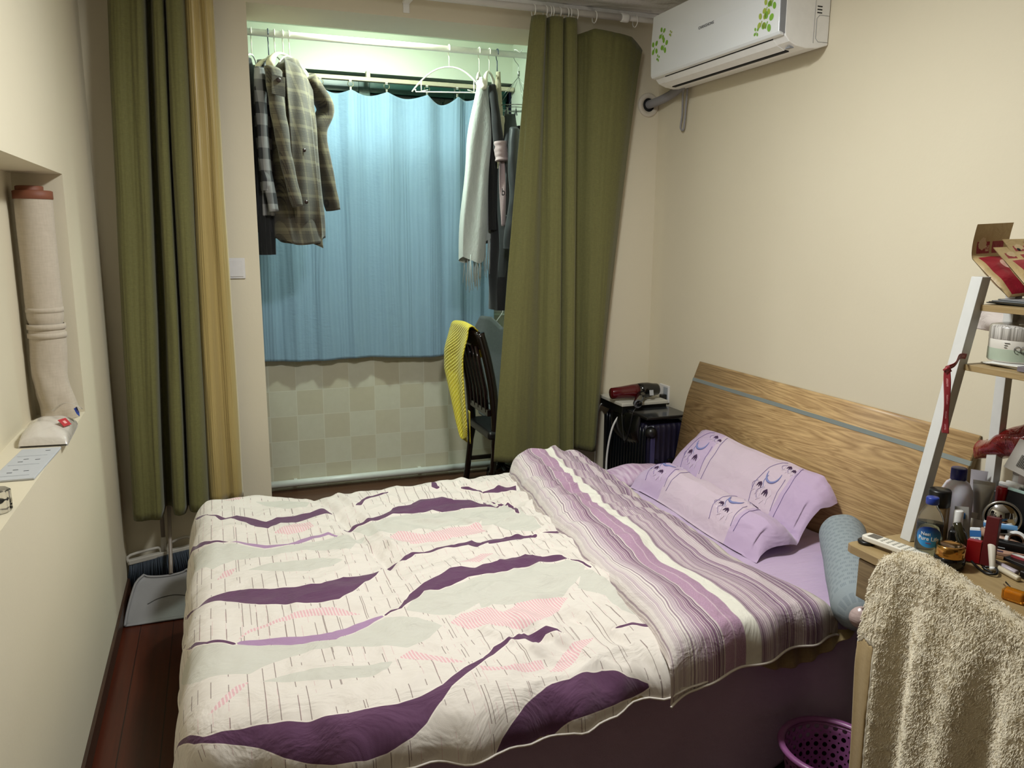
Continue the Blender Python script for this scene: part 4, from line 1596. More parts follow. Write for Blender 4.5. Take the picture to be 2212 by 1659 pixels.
sleeve(g, 'sleeve', M_CHECK, [(0.255, 4.185, 1.95), (0.262, 4.15, 1.86), (0.262, 4.15, 1.80)], 0.030, 0.028, 0.7, 3)
g = thing('dark_trousers', 'dark trousers hanging low below the hem of the checked shirt', 'trousers', (0.27, 4.28, 1.5))
garment(g, 'leg', M_NAVYB, (0.225, 4.20), (0.29, 4.36), [(2.2, .05, .02, 0, 0), (1.75, .10, .03, 0, 0), (1.60, .10, .035, 0, 0.0)], seed=8)
garment(g, 'leg', M_BLK, (0.225, 4.18), (0.285, 4.28), [(1.80, .05, .02, 0, 0), (1.60, .06, .025, 0, 0), (1.49, .055, .028, 0, 0.0)], seed=8)
# jacket
hanger('clothes_hanger', 'broad cream shouldered hanger showing above the brown plaid jacket', 0.385, (0.305, 4.19), (0.505, 4.44), 2.475, 2.385, M_HCREAM, 'hangers at the left end of the rail', bar=False, hookmat=M_HW, wide=0.006, shoulder=0.020)
for i, (x, lab) in enumerate(((0.345, 'white hook hanger between the checked shirt and the plaid jacket'), (0.415, 'rightmost white hanger in the bunch at the left end of the rail'))):
    hanger('clothes_hanger', lab, x, (x - 0.06, 4.25), (x + 0.05, 4.43), 2.465, 2.415, M_HW, 'hangers at the left end of the rail', bar=False, wide=0.0035)
j = thing('plaid_jacket', 'brown plaid jacket with chest pocket hanging at the left end of the rail', 'jacket', (0.42, 4.33, 1.56))


def jack(u, v):
    # open-hemmed body, wide panels
    A_, B_ = Vector((0.300, 4.170, 0)), Vector((0.520, 4.450, 0))
    c = (A_ + B_) / 2
    d = (B_ - A_).normalized()
    n_ = Vector((-d.y, d.x, 0))
    z = 2.445 + (1.555 - 2.445) * v
    hw = interp(v, [0, .06, .14, .26, .45, 1], [.035, .10, .165, .150, .150, .175])
    ht = interp(v, [0, .08, .3, 1], [.035, .05, .062, .080])
    a = 2 * PI * u
    ca, sa = math.cos(a), math.sin(a)
    px = math.copysign(abs(ca) ** .75, ca) * hw + interp(v, [0, 1], [0, .035])
    py = math.copysign(abs(sa) ** .85, sa) * ht
    k = smooth01(v * 2.5)
    py += k * 0.010 * math.sin(5 * a + 2 * math.sin(z * 4)) + 0.008 * k * noise.noise(Vector((ca * 2, sa * 2, z * 5)))
    # front placket gap
    p = c + d * px + n_ * py
    return (p.x, p.y, z + (0.018 * math.cos(a * 2 + 1) * v))


m = MB().grid(jack, 90, 70, cu=True)
m.build('body', M_PLAID, j, solid=0.004)
sleeve(j, 'sleeve', M_PLAID, [(0.318, 4.150, 2.36), (0.322, 4.115, 2.22), (0.345, 4.10, 2.02), (0.372, 4.09, 1.84), (0.398, 4.085, 1.725)], 0.052, 0.032, 0.62, 6)
sleeve(j, 'sleeve', M_PLAID, [(0.505, 4.43, 2.385), (0.600, 4.49, 2.25), (0.560, 4.50, 2.12), (0.60, 4.50, 1.86), (0.625, 4.51, 1.72)], 0.062, 0.048, 0.6, 9)


def lapel(u, v):
    x = 0.375 + 0.115 * u + 0.02 * v
    z = 2.43 - 0.05 * u * u - (0.88 - .02 * u) * v
    y = 4.215 + 0.06 * u - 0.060 * math.sin(PI * min(1, v * 1.1)) ** .5 + 0.012 * math.sin(u * 7 + v * 3) + 0.05 * u
    return (x + 0.03 * v * u, y, z)


MB().grid(lapel, 20, 50).build('front_panel', M_PLAID, j, solid=0.003)
sh = frame((0.330, 4.060, 2.275), (0.86, 0.42, -0.10), z=(0.3, -1, 0.1))
pk_ = MB().box((-0.035, -0.045, 0), (0.035, 0.045, 0.003), sh).build('pocket_flap', M_PLAID, j, bevel=0.001)
MB().lathe([(0.011, 0), (0.011, 0.004), (0.008, 0.005)], sh @ Matrix.Translation((0, 0.025, 0.003)), 20).build('button', plain('button_brown', '#2a1712', 0.3), pk_)
for z in (2.0, 1.75):
    MB().lathe([(0.009, 0), (0.009, 0.004)], frame((0.450, 4.195, z), (1, 0, 0), z=(0, -1, 0)), 16).build('button', plain('button_brown', '#2a1712', 0.3), j)

# ---- right group
hanger('clothes_hanger', 'empty white plastic hanger with a cross bar in the middle of the rail', 1.243, (1.050, 4.40), (1.415, 4.29), 2.475, 2.345, M_HW, wide=0.0042)
hanger('clothes_hanger', 'white hanger under the pale grey scarf', 1.412, (1.36, 4.22), (1.46, 4.46), 2.455, 2.40, M_HW, 'white hangers bunched at the right of the rail', bar=False, shoulder=0.006)
hanger('clothes_hanger', 'white hanger with broad ribbed shoulders between scarf and beige dress', 1.470, (1.40, 4.24), (1.55, 4.46), 2.465, 2.36, M_HW, 'white hangers bunched at the right of the rail', bar=False, wide=0.006, shoulder=0.016)
hanger('clothes_hanger', 'hanger with thin dark hook carrying the black top', 1.515, (1.47, 4.24), (1.56, 4.46), 2.44, 2.36, M_HCREAM, 'white hangers bunched at the right of the rail', bar=False, hookmat=M_HBLUE)
t = NT('scarf_grey', 0.95)
t.b.inputs['Sheen Weight'].default_value = 0.3
t.col(t.mix(t.noise(t.map(t.obj(), (50, 50, 14)), 1, 3), '#a4aaa4', '#bcc2bc'))
t.bump(t.noise(t.map(t.obj(), (120, 120, 60)), 1, 3), 0.5, 0.004)
M_SCARF = t.m
sc_ = thing('scarf', 'pale grey fringed scarf hanging full length right of the blue cloth', 'scarf', (1.37, 4.33, 1.25))


def scarf(x0, x1, y0, zt, zb, seed, tw=0.035):
    def f(u, v):
        k = smooth01(v * 2.6)
        wid = 0.028 + (1 - 0.15 * v) * 0.048 * k
        xc = x0 + (x1 - x0) * v
        a = 2 * PI * u
        ca, sa = math.cos(a), math.sin(a)
        x = xc + wid * ca * (1 + .1 * math.sin(v * 9 + seed))
        y = y0 + tw * sa * (0.6 + .5 * k) + 0.008 * k * math.sin(4 * a + v * 3 + seed)
        z = zt + (zb - zt) * v + 0.018 * math.sin(2 * a + seed) * v
        x += 0.005 * k * math.sin(5 * a + seed + z * 2)
        return (x, y, z)
    return MB().grid(f, 48, 60, cu=True)


scarf(1.412, 1.345, 4.290, 2.415, 1.455, 0.5).build('hanging_end', M_SCARF, sc_)
scarf(1.425, 1.425, 4.345, 2.42, 1.56, 2.5, 0.03).build('hanging_end', M_SCARF, sc_)
MB().ball((1.415, 4.32, 2.405), 0.032, 12, (1, 1.5, .8)).build('fold_over_hanger', M_SCARF, sc_)
m = MB()
random.seed(3)
for i in range(46):
    if i < 26:
        x, y, z0, ln = 1.300 + 0.10 * random.random(), 4.255 + 0.06 * random.random(), 1.465, 0.10 + 0.09 * random.random()
    else:
        x, y, z0, ln = 1.385 + 0.085 * random.random(), 4.305 + 0.05 * random.random(), 1.58, 0.16 + 0.08 * random.random()
    dx = (random.random() - .5) * 0.03
    m.tube([(x, y, z0 + .02), (x + dx * .4, y, z0 - ln * .4), (x + dx, y + .004, z0 - ln)], 0.0016, 5)
fr_o = m.build('fringe', M_SCARF, sc_)
fr_o['kind'] = 'stuff'

g = thing('black_shirt', 'black top with a pale pink band on the sleeve beside the grey scarf', 'top', (1.48, 4.3, 1.6))
sleeve(g, 'sleeve', M_BLK, [(1.452, 4.25, 2.38), (1.462, 4.225, 2.25), (1.470, 4.205, 2.10), (1.480, 4.20, 2.05)], 0.022, 0.040, 0.8, 4)
M_PINKC = fabric('cloth_pale_pink', '#ac9a9a', '#958382', scale=300)
sleeve(g, 'sleeve_band', M_PINKC, [(1.4795, 4.195, 2.085), (1.484, 4.193, 2.03), (1.488, 4.190, 1.985)], 0.042, 0.043, 0.8, 4)
garment(g, 'body', M_BLK, (1.472, 4.27), (1.520, 4.50), [(2.40, .02, .02, 0, 0), (2.34, .10, .028, 0, 0), (2.2, .13, .035, 0, 0), (1.62, .13, .035, 0, 0)], seed=3)
w_ = MB().grid(lambda u, v: (1.472 + 0.036 * u + 0.008 * v, 4.185 + 0.012 * math.sin(u * 3 + v * 4) + .02 * u, 1.985 - 0.345 * v), 10, 30)
ps_o = w_.build('printed_strip', M_PINKC, g, solid=0.003)
text_mesh('b.', 0.055, frame((1.499, 4.186, 1.820), (1, 0.42, 0), (0.02, 0, 1)), plain('print_black', '#1d1d20', 0.6), 'printed_letter', ps_o)

g = thing('beige_dress', 'beige garment hanging from the ribbed white hanger behind the black top', 'dress', (1.53, 4.4, 2.0))
M_BGE = fabric('cloth_beige', '#a9a48c', '#8f8a72', scale=300)
garment(g, 'body', M_BGE, (1.497, 4.26), (1.545, 4.44), [(2.47, .012, .012, 0, 0), (2.34, .02, .016, 0, 0), (2.235, .045, .022, 0, 0), (2.23, .10, .030, 0, 0), (1.95, .10, .028, 0, 0)], seed=6)
g = thing('dark_jacket', 'dark grey green jacket with folds hanging beside the right curtain', 'jacket', (1.6, 4.4, 1.3))
M_DGREEN = fabric('cloth_dark_green', '#1c2426', '#12181a', scale=200, rough=0.6)
garment(g, 'body', M_DGREEN, (1.520, 4.22), (1.66, 4.48), [(2.25, .03, .03, 0, 0), (2.14, .11, .045, 0, 0), (1.95, .15, .055, 0, 0), (1.5, .16, .06, 0, 0), (1.36, .15, .06, 0, 0.02)], seed=11, folds=5, amp=0.012)
sleeve(g, 'sleeve', M_DGREEN, [(1.555, 4.18, 2.15), (1.535, 4.14, 1.98), (1.540, 4.125, 1.78), (1.515, 4.125, 1.60), (1.515, 4.13, 1.52)], 0.036, 0.046, 0.75, 12)
g = thing('dark_trousers', 'black crumpled trousers hanging lowest beside the right curtain', 'trousers', (1.6, 4.45, 1.2))
garment(g, 'leg', M_NAVYB, (1.50, 4.26), (1.62, 4.52), [(2.20, .04, .02, 0, 0), (1.6, .15, .05, 0, 0), (1.36, .15, .06, -.02, 0), (1.17, .13, .06, 0, 0)], seed=21, folds=4, amp=0.014)
garment(g, 'leg', M_BLK, (1.64, 4.30), (1.72, 4.56), [(2.20, .04, .02, 0, 0), (1.6, .13, .04, 0, 0), (1.19, .12, .05, 0, 0)], seed=25, folds=4, amp=0.012)
g = thing('olive_top', 'olive grey top clipped to the wire ring dryer next to the curtain', 'top', (1.7, 4.42, 2.0))
garment(g, 'body', fabric('cloth_olive', '#7d7c62', '#5e5d48', scale=300), (1.665, 4.30), (1.73, 4.46), [(2.25, .04, .012, 0, 0), (2.1, .09, .03, 0, 0), (1.85, .09, .03, 0, 0)], seed=28)

# ring dryer with clips
rd = thing('sock_dryer', 'wire ring clip dryer hanging from a bent hook at the right of the rail', 'clip dryer', (1.634, 4.38, 2.29))
M_WIRE = plain('wire_chrome', '#9aa09a', 0.25, Metallic=0.8)
MB().tube(spline([(1.612, RDY - .004, 2.590), (1.622, RDY - .016, 2.588), (1.638, RDY - .02, 2.577), (1.650, RDY - .02, 2.583), (1.655, RDY - .016, 2.592)], 14), 0.003, 8).build('s_hook', M_WHITE, rd)
MB().tube(spline([(1.615, RDY + .018, 2.560), (1.612, RDY, 2.548), (1.622, RDY - .002, 2.53), (1.640, RDY, 2.51), (1.637, RDY, 2.475), (1.640, RDY, 2.45)], 24), 0.002, 6).build('wire_hook', M_WIRE, rd)
MB().tube([(1.642, RDY, 2.482), (1.642, RDY, 2.455)], 0.0065, 8).build('swivel', M_WIRE, rd)
m = MB()
rc_, rr_ = (1.640, 4.40, 2.293), 0.135
ring(m, rc_, rr_, 0.0025, 'Z', 40)
m.build('outer_ring', M_WIRE, rd)
m = MB()
ring(m, (rc_[0], rc_[1], rc_[2] - 0.004), 0.075, 0.002, 'Z', 30)
m.build('inner_ring', M_WIRE, rd)
for k in range(6):
    a = PI / 6 + k * PI / 3
    MB().tube([(1.640, RDY, 2.452), (rc_[0] + rr_ * math.cos(a), rc_[1] + rr_ * math.sin(a), rc_[2])], 0.0011, 5).build('stay_wire', M_WIRE, rd)
M_CLIP = plain('clip_plastic', '#5c625c', 0.35)
for k in range(16):
    a = 2 * PI * k / 16 + .1
    R_ = rr_ if k % 2 == 0 else 0.075
    p = Vector((rc_[0] + R_ * math.cos(a), rc_[1] + R_ * math.sin(a), rc_[2]))
    mm = MB().tube([p, p + Vector((0, 0, -0.014))], 0.0012, 5)
    F = Matrix.Translation(p + Vector((0, 0, -0.032))) @ Matrix.Rotation(a * 2.1, 4, 'Z')
    mm.box((-0.004, -0.006, -0.018), (-0.001, 0.006, 0.018), F @ Matrix.Rotation(0.16, 4, 'Y'))
    mm.box((0.001, -0.006, -0.018), (0.004, 0.006, 0.018), F @ Matrix.Rotation(-0.16, 4, 'Y'))
    mm.build('peg', M_CLIP, rd)
# things on the right end of the sill
M_PAPER = plain('paper_white', '#c9c8c0', 0.7)
pp = tag(MB().box((1.66, 4.985, 1.0855), (1.80, 5.06, 1.098)).build('paper_stack', M_PAPER, bevel=0.002), 'stack of papers on the balcony sill beside the blue cloth', 'papers')
tag(MB().tube(spline([(1.84, 4.99, 1.112), (1.78, 4.975, 1.108), (1.765, 4.965, 1.08), (1.70, 4.95, 1.0), (1.66, 4.93, .93)], 24), 0.004, 8).tube([(1.76, 4.985, 1.106), (1.82, 4.985, 1.112)], 0.010, 8).build('charger_cable', M_PAPER), 'grey charger cable drooping from the sill behind the chairs', 'cable')

# ---- dark wooden chair (backrest edge-on), cloth, grey chair
M_CH = plain('chair_dark_wood', '#1a0f0b', 0.22, var=.25)
ch = thing('dining_chair', 'dark wooden chair with slatted back standing on the balcony, yellow cloth over it', 'chair', (1.6, 4.42, 0))


def stile(y, dx):
    return spline([(1.395 + dx, y, 0), (1.425 + dx, y, .22), (1.445 + dx, y, .45), (1.430 + dx, y, .70), (1.392 + dx, y, .90), (1.352 + dx, y, 1.045)], 24)


for y, dx in ((4.255, 0.03), (4.625, 0.0)):
    MB().tube(stile(y, dx), [0.022] * 8 + [0.030] * 16, 12, flat=0.8).build('rear_post', M_CH, ch)
MB().grid(lambda u, v: (1.368 - 0.030 * v + 0.03 * (1 - u) - .012 * math.sin(PI * u), 4.255 + .37 * u, 0.955 + .095 * v + .012 * math.sin(PI * u)), 20, 6).build('top_rail', M_CH, ch, solid=0.028)
MB().box((1.425, 4.255, 0.56), (1.450, 4.625, 0.60)).build('lower_rail', M_CH, ch, bevel=0.004)
for k in range(5):
    y = 4.30 + 0.07 * k
    MB().tube([(1.437, y, .58), (1.43, y, .70), (1.395, y, .86), (1.372, y, .97)], 0.019, 8, flat=.5).build('slat', plain('chair_slat', '#241613', 0.15), ch)
MB().box((1.42, 4.22, .425), (1.86, 4.66, .475)).build('seat', plain('chair_seat_black', '#121010', 0.4), ch, bevel=0.02, seg=4)
for y in (4.25, 4.63):
    MB().cyl((1.82, y, 0.43), (1.83, y, 0), 0.02, 12, 0.015).build('front_leg', M_CH, ch)
    MB().box((1.43, y - .008, .20), (1.82, y + .008, .225)).build('stretcher', M_CH, ch)

t = NT('waffle_yellow', 0.9)
t.b.inputs['Sheen Weight'].default_value = 0.3
uv = t.sep(t.uv())
wx = t.math('SINE', t.math('MULTIPLY', t.math('ADD', t.math('MULTIPLY', uv[0], 15.0), t.math('MULTIPLY', uv[1], 5.0)), 6.2832))
wy = t.math('SINE', t.math('MULTIPLY', t.math('SUBTRACT', t.math('MULTIPLY', uv[1], 40.0), t.math('MULTIPLY', uv[0], 4.0)), 6.2832))
ww = t.math('MULTIPLY', t.math('ADD', t.math('MULTIPLY', wx, wy), 1.0), 0.5)
t.col(t.mix(ww, '#c9ac12', '#f2e030'))
t.bump(ww, 0.9, 0.006)
yc = thing('yellow_cloth', 'bright yellow waffle knit cloth draped over the back of the dark chair', 'cloth', (1.33, 4.42, 0.5))


def yel(u, v):
    # cloth length from the crest: back drop (negative) over the rail to the long front drop
    L = -0.20 + 0.90 * v
    k = max(0.0, L) / 0.70
    yl = interp(k, [0, .10, .3, .45, .65, .85, 1], [4.60, 4.66, 4.72, 4.71, 4.57, 4.45, 4.37])
    yr = interp(k, [0, .12, .3, .45, .65, .85, 1], [4.28, 4.28, 4.30, 4.30, 4.28, 4.26, 4.27])
    if L < 0:
        yl, yr = 4.60 - .15 * (-L / .2), 4.28 + .02 * (-L / .2)
    y = yl + (yr - yl) * u
    r = 0.022
    side = -1 if L >= 0 else 1
    s_ = abs(L)
    if s_ < r * PI / 2:
        a = s_ / r
        x, z = 1.343 + side * r * math.sin(a), 1.084 - r * (1 - math.cos(a))
    else:
        d_ = s_ - r * PI / 2
        x, z = 1.343 + side * r, 1.084 - r - d_
        if side > 0:
            x += 0.25 * d_ + .01
        else:
            x -= 0.012 * smooth01(d_ * 6)
    z += 0.010 * math.sin(PI * u) * math.exp(-s_ * 12)
    x += side * 0.016 * math.sin(u * PI * 2.4 + k * 1.8) * smooth01(s_ * 5)
    if k > .85:
        z += (k - .85) * .5 * abs(u - .35)
    return (x, y, z)


MB().grid(yel, 50, 120).build('draped_cloth', t.m, yc, solid=0.005)
MB().grid(lambda u, v: (1.318 + .004 * u, 4.25 + .05 * u * (1 - v), 0.60 - 0.19 * v), 8, 14).build('trailing_corner', t.m, yc, solid=0.004)

gc = thing('office_chair', 'grey upholstered chair back showing between the dark chair and the curtain', 'chair', (1.71, 4.82, 0))
M_GF = fabric('grey_upholstery', '#6c7271', '#565c5b', scale=300)


def gb(u, v):
    y = 4.93 - 0.20 * u
    zt = interp(u, [0, .10, .3, .55, .8, 1], [1.01, 1.075, 1.068, 1.00, 1.03, 0.985])
    z = 0.50 + (zt - .5) * v
    x = 1.575 + 0.215 * u + 0.02 * math.sin(PI * u) - 0.02 * (1 - v)
    return (x, y, z)


MB().grid(gb, 30, 30).build('backrest', M_GF, gc, solid=0.05, off=0, bevel=0.0, sub=0)
MB().box((1.58, 4.70, .42), (1.835, 4.93, .50)).build('seat', M_GF, gc, bevel=0.02)
MB().tube(spline([(1.80, 4.715, 0.985), (1.81, 4.71, .93), (1.80, 4.71, .75), (1.78, 4.72, .50)], 16), 0.020, 10).build('black_frame', M_BLACK, gc)
MB().cyl((1.71, 4.82, .42), (1.71, 4.82, .08), 0.025, 16).build('column', M_BLACK, gc)
for k in range(5):
    a = k * 2 * PI / 5 + 2.2
    MB().tube([(1.71, 4.82, .09), (1.71 + .10 * math.cos(a), 4.82 + .10 * math.sin(a), .05), (1.71 + .105 * math.cos(a), 4.82 + .105 * math.sin(a), .0)], 0.014, 8).build('foot', M_BLACK, gc)

# ================================================================== suitcase corner
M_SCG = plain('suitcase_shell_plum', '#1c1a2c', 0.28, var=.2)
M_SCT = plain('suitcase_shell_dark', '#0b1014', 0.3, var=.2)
sx0, sx1, sy0, sy1, sz1 = 1.945, 2.185, 3.335, 3.79, 0.690
sc = thing('suitcase', 'dark plum ribbed hard shell suitcase standing in the corner beside the headboard', 'suitcase', (2.06, 3.56, 0))


def rbox(nx_ribs, ny_ribs):
    # rounded ribbed shell as a grid round the vertical axis
    R_ = 0.045

    def f(u, v):
        # perimeter parameter
        w_, d_ = sx1 - sx0, sy1 - sy0
        per = 2 * (w_ + d_)
        s = u * per
        if s < w_:
            p = Vector((sx0 + s, sy0, 0)); n_ = Vector((0, -1, 0))
        elif s < w_ + d_:
            p = Vector((sx1, sy0 + s - w_, 0)); n_ = Vector((1, 0, 0))
        elif s < 2 * w_ + d_:
            p = Vector((sx1 - (s - w_ - d_), sy1, 0)); n_ = Vector((0, 1, 0))
        else:
            p = Vector((sx0, sy1 - (s - 2 * w_ - d_), 0)); n_ = Vector((-1, 0, 0))
        c = Vector(((sx0 + sx1) / 2, (sy0 + sy1) / 2, 0))
        q = p - c
        hx, hy = w_ / 2, d_ / 2
        qx = max(-hx + R_, min(hx - R_, q.x))
        qy = max(-hy + R_, min(hy - R_, q.y))
        r = Vector((q.x - qx, q.y - qy, 0))
        if r.length > 1e-6:
            nn = r.normalized()
            q = Vector((qx, qy, 0)) + nn * R_
        else:
            nn = n_
        z = 0.05 + (sz1 - 0.05) * v
        rib = 0.0035 * (1 if math.sin(s * 2 * PI / 0.030) > 0.2 else 0)
        ez = min(v, 1 - v) * (sz1 - .05)
        k = 1.0
        if ez < 0.04:
            k = math.sqrt(max(0, 1 - (1 - ez / 0.04) ** 2))
        shrink = 0.040 * (1 - k)
        q = q + nn * (rib * k - shrink)
        return (c.x + q.x, c.y + q.y, z)
    return f


m = MB().grid(rbox(0, 0), 420, 40, cu=True)
n_ = 420
m.f.append(tuple(range(n_ * 40, n_ * 41)))
m.sm.append(False)
shell_ = m.build('shell', M_SCG, sc)
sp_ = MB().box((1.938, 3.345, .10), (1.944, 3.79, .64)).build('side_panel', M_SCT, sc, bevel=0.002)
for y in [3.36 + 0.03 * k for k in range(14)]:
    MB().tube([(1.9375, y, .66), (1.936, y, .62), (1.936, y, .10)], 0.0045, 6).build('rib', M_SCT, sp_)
M_LAV = plain('zip_trim_violet', '#3d3a5c', 0.25)
MB().box((1.960, 3.322, .12), (1.985, 3.334, .618)).build('closure_strip', M_LAV, shell_, bevel=0.004)
MB().box((1.988, 3.320, .44), (2.006, 3.334, .50)).build('latch', M_BLACK, shell_, bevel=0.004)
MB().ball((1.966, 3.337, .640), 0.030, 12).build('corner_guard', M_BLACK, shell_)
MB().box((2.06, 3.322, .40), (2.12, 3.335, .50)).build('carry_handle', M_BLACK, sc, bevel=0.004)
for x in (1.98, 2.15):
    for y in (3.38, 3.74):
        MB().lathe([(0.022, -0.010), (0.025, 0), (0.022, 0.010)], frame((x, y, 0.0255), (1, 0, 0), z=(0, 1, 0)), 18).build('wheel', M_BLACK, sc)
bg = thing('black_pouch', 'shiny black pouch hanging over the side of the suitcase', 'pouch', (1.925, 3.55, .62))


def pouch(u, v):
    y = 3.40 + .30 * u
    z = 0.715 - 0.15 * v - .03 * math.sin(PI * u) * v
    x = 1.945 - 0.028 * math.sin(PI * min(1, v * 1.1)) ** .6 * math.sin(PI * u) ** .4 - 0.004
    return (x, y, z)


MB().grid(pouch, 24, 20).build('flap', plain('black_vinyl', '#08090a', 0.25), bg, solid=0.006)
tb = thing('tablet', 'dark flat tablet lying on the suitcase beside the white board', 'tablet', (2.07, 3.42, .70))
tbb = MB().box((1.935, 3.325, .7055), (2.185, 3.535, .718)).build('body', M_BLACK, tb, bevel=0.004)
MB().box((1.943, 3.333, .7178), (2.177, 3.527, .7188)).build('screen', plain('tablet_glass', '#26282a', 0.12), tbb)
wb = thing('white_box_lid', 'flat white lidded box under the hair dryer on the suitcase', 'box', (2.05, 3.65, .69))
MB().box((1.915, 3.545, .690), (2.175, 3.795, .732)).build('box_body', M_BLACK, wb, bevel=0.003)
MB().box((1.908, 3.535, .732), (2.180, 3.800, .750)).build('lid', plain('lid_white', '#bdb9ac', 0.5), wb, bevel=0.004)
# hair dryer
M_RED = plain('dryer_red', '#4d0a10', 0.18)
M_BG = plain('dryer_black', '#0a0a0b', 0.1, Coat_Weight=0.5)
hd = thing('hair_dryer', 'red and black hair dryer lying on the white box lid near the corner', 'hair dryer', (2.02, 3.57, .75))
F = frame((1.885, 3.615, .789), (0.05, 1, 0), z=(.26, -.030, .010))
MB().lathe([(0.0, 0.0), (0.026, 0.0), (0.029, 0.004), (0.032, 0.06), (0.037, 0.12), (0.0385, 0.150)], F, 32).build('barrel', M_RED, hd)
MB().lathe([(0.0385, 0.150), (0.041, 0.18), (0.0400, 0.21), (0.034, 0.235), (0.031, 0.262), (0.026, 0.27), (0.0, 0.27)], F, 32).build('rear_housing', M_BG, hd)
rh_ = bpy.data.objects['rear_housing']
MB().tube(spline([(2.055, 3.595, .785), (2.02, 3.55, .776), (1.975, 3.49, .766), (1.955, 3.462, .762)], 14), [0.026] * 4 + [0.022] * 10, 18, flat=.8).build('handle', M_BG, hd)
MB().lathe([(0.022, 0), (0.0225, 0.010), (0.018, 0.012), (0.014, 0.002)], frame((1.957, 3.465, .762), (1, 0, 0), z=(-.035, -.045, -.006)), 20).build('handle_ring', plain('dryer_grey', '#55565a', 0.3), hd)
MB().box((-0.012, -0.020, 0), (0.010, 0.008, 0.0008), frame((2.088, 3.553, .798), (0.26, -.03, .0), z=(-.02, -1, .30))).build('rating_sticker', plain('sticker_grey', '#a9a9a9', 0.5), rh_)
ot = thing('wall_socket', 'white double wall socket on the right wall just above the suitcase', 'wall socket', (RX, 3.635, .765))
pl = MB().box((RX - 0.010, 3.588, .720), (RX, 3.684, .812)).build('plate', M_PLATE, ot, bevel=0.003)
MB().box((RX - 0.011, 3.597, .730), (RX - 0.009, 3.638, .802)).build('socket_insert', plain('insert_grey', '#9aa0a8', 0.4), pl)
MB().box((RX - 0.040, 3.600, .735), (RX - 0.010, 3.630, .765)).build('plug', M_BLACK, ot, bevel=0.004)
cb = thing('white_cable', 'white cable looping down the left side of the suitcase', 'cable', (1.9, 3.7, .4))
MB().tube(spline([(2.0, 3.60, .700), (1.935, 3.585, .688), (1.900, 3.62, .60), (1.893, 3.66, .42), (1.895, 3.65, .20), (1.89, 3.62, .012)], 40), 0.0055, 10).build('cord', M_WHITE, cb)
MB().tube(spline([(1.93, 3.775, .700), (1.905, 3.78, .688), (1.885, 3.775, .58), (1.880, 3.77, .35), (1.885, 3.76, .012)], 30), 0.0035, 8).build('thin_cord', M_WHITE, cb)
tag(MB().tube(spline([(1.955, 3.462, .745), (1.925, 3.45, .72), (1.915, 3.46, .64), (1.905, 3.49, .56), (1.910, 3.54, .70)], 24), 0.003, 8).build('dryer_cord', M_BLACK), 'thin black cord of the hair dryer hanging down the suitcase side', 'cable')

# ================================================================== niche in the left wall
M_CLOTHW = fabric('roll_fabric', '#c3b7a6', '#ab9f8e', scale=180, bump=0.3)
rl = thing('rolled_mat', 'tall rolled off-white fabric mat with brown end standing in the wall niche', 'rolled mat', (-0.527, 2.972, NZ0))


def roll(u, v):
    a = 2 * PI * u
    z = NZ0 + 0.001 + 0.715 * v
    r = 0.054
    q = noise.noise(Vector((math.cos(a) * 1.5, math.sin(a) * 1.5, z * 9)))
    q2 = noise.noise(Vector((math.cos(a) * 2.5, math.sin(a) * 2.5, z * 24 + 4)))
    low = smooth01((0.42 - v) / 0.42)
    r *= 1 + 0.16 * low * q + .07 * low * q2 + 0.02 * q - 0.10 * math.exp(-((v - .44) / .02) ** 2)
    return (-0.530 + r * math.cos(a) + 0.012 * low * math.sin(z * 20), 2.975 + r * math.sin(a) * 1.0, z)


MB().grid(roll, 48, 120, cu=True).build('roll', M_CLOTHW, rl)
for z0, z1, r in ((0.355, 0.372, .0555), (0.300, 0.318, .0570), (0.272, 0.290, .0575)):
    MB().lathe([(r - .004, z0), (r, z0 + .001), (r, z1 - .001), (r - .004, z1)], Matrix.Translation((-0.530, 2.975, NZ0)), 40, cap=False).build('fold_band', M_CLOTHW, rl)
M_BRN = plain('end_brown', '#7a4630', 0.6)
MB().lathe([(0.0555, .715), (0.057, .717), (0.057, .740), (0.052, .742), (0, .742)], Matrix.Translation((-0.530, 2.975, NZ0)), 40, cap=False).build('end_band', M_BRN, rl)
MB().lathe([(0.04, .742), (0.040, .755), (0.036, .757), (0, .757)], Matrix.Translation((-0.540, 2.985, NZ0)), 30, cap=False).build('end_core', M_BRN, rl)

bgp = thing('tissue_pack', 'glossy white plastic tissue pack with blue and red emblem in the wall niche', 'tissue pack', (-0.50, 2.72, NZ0))
t = NT('white_film', 0.15)
t.b.inputs['Coat Weight'].default_value = 0.4
t.col('#cfc8be')
t.bump(t.noise(t.map(t.obj(), (14, 10, 20)), 1, 3, .6, 1.0), 0.5, 0.006)
M_FILM = t.m


def pack(u, v):
    # pillow like pack
    x = -0.568 + 0.130 * u
    y = 2.575 + 0.27 * v
    k = (math.sin(PI * u) * math.sin(PI * v)) ** 0.30
    q = noise.noise(Vector((x * 20, y * 16, 1)))
    return (x - .01 * (v - .5), y - .015 * u, NZ0 + 0.006 + 0.050 * k + 0.008 * q * k)


wt_ = MB().grid(pack, 40, 50, flip=True).build('wrapper_top', M_FILM, bgp)
MB().grid(lambda u, v: (pack(u, v)[0], pack(u, v)[1], NZ0 + 0.001), 10, 10).build('wrapper_bottom', M_FILM, bgp)


def flapf(u, v):
    return (-0.500 + .085 * u, 2.80 - .025 * u + .02 * v, NZ0 + 0.055 + .045 * math.sin(PI * min(1, u * 1.15)) ** .6 * (1 - .0 * v) - .02 * u - 0.02 * v)


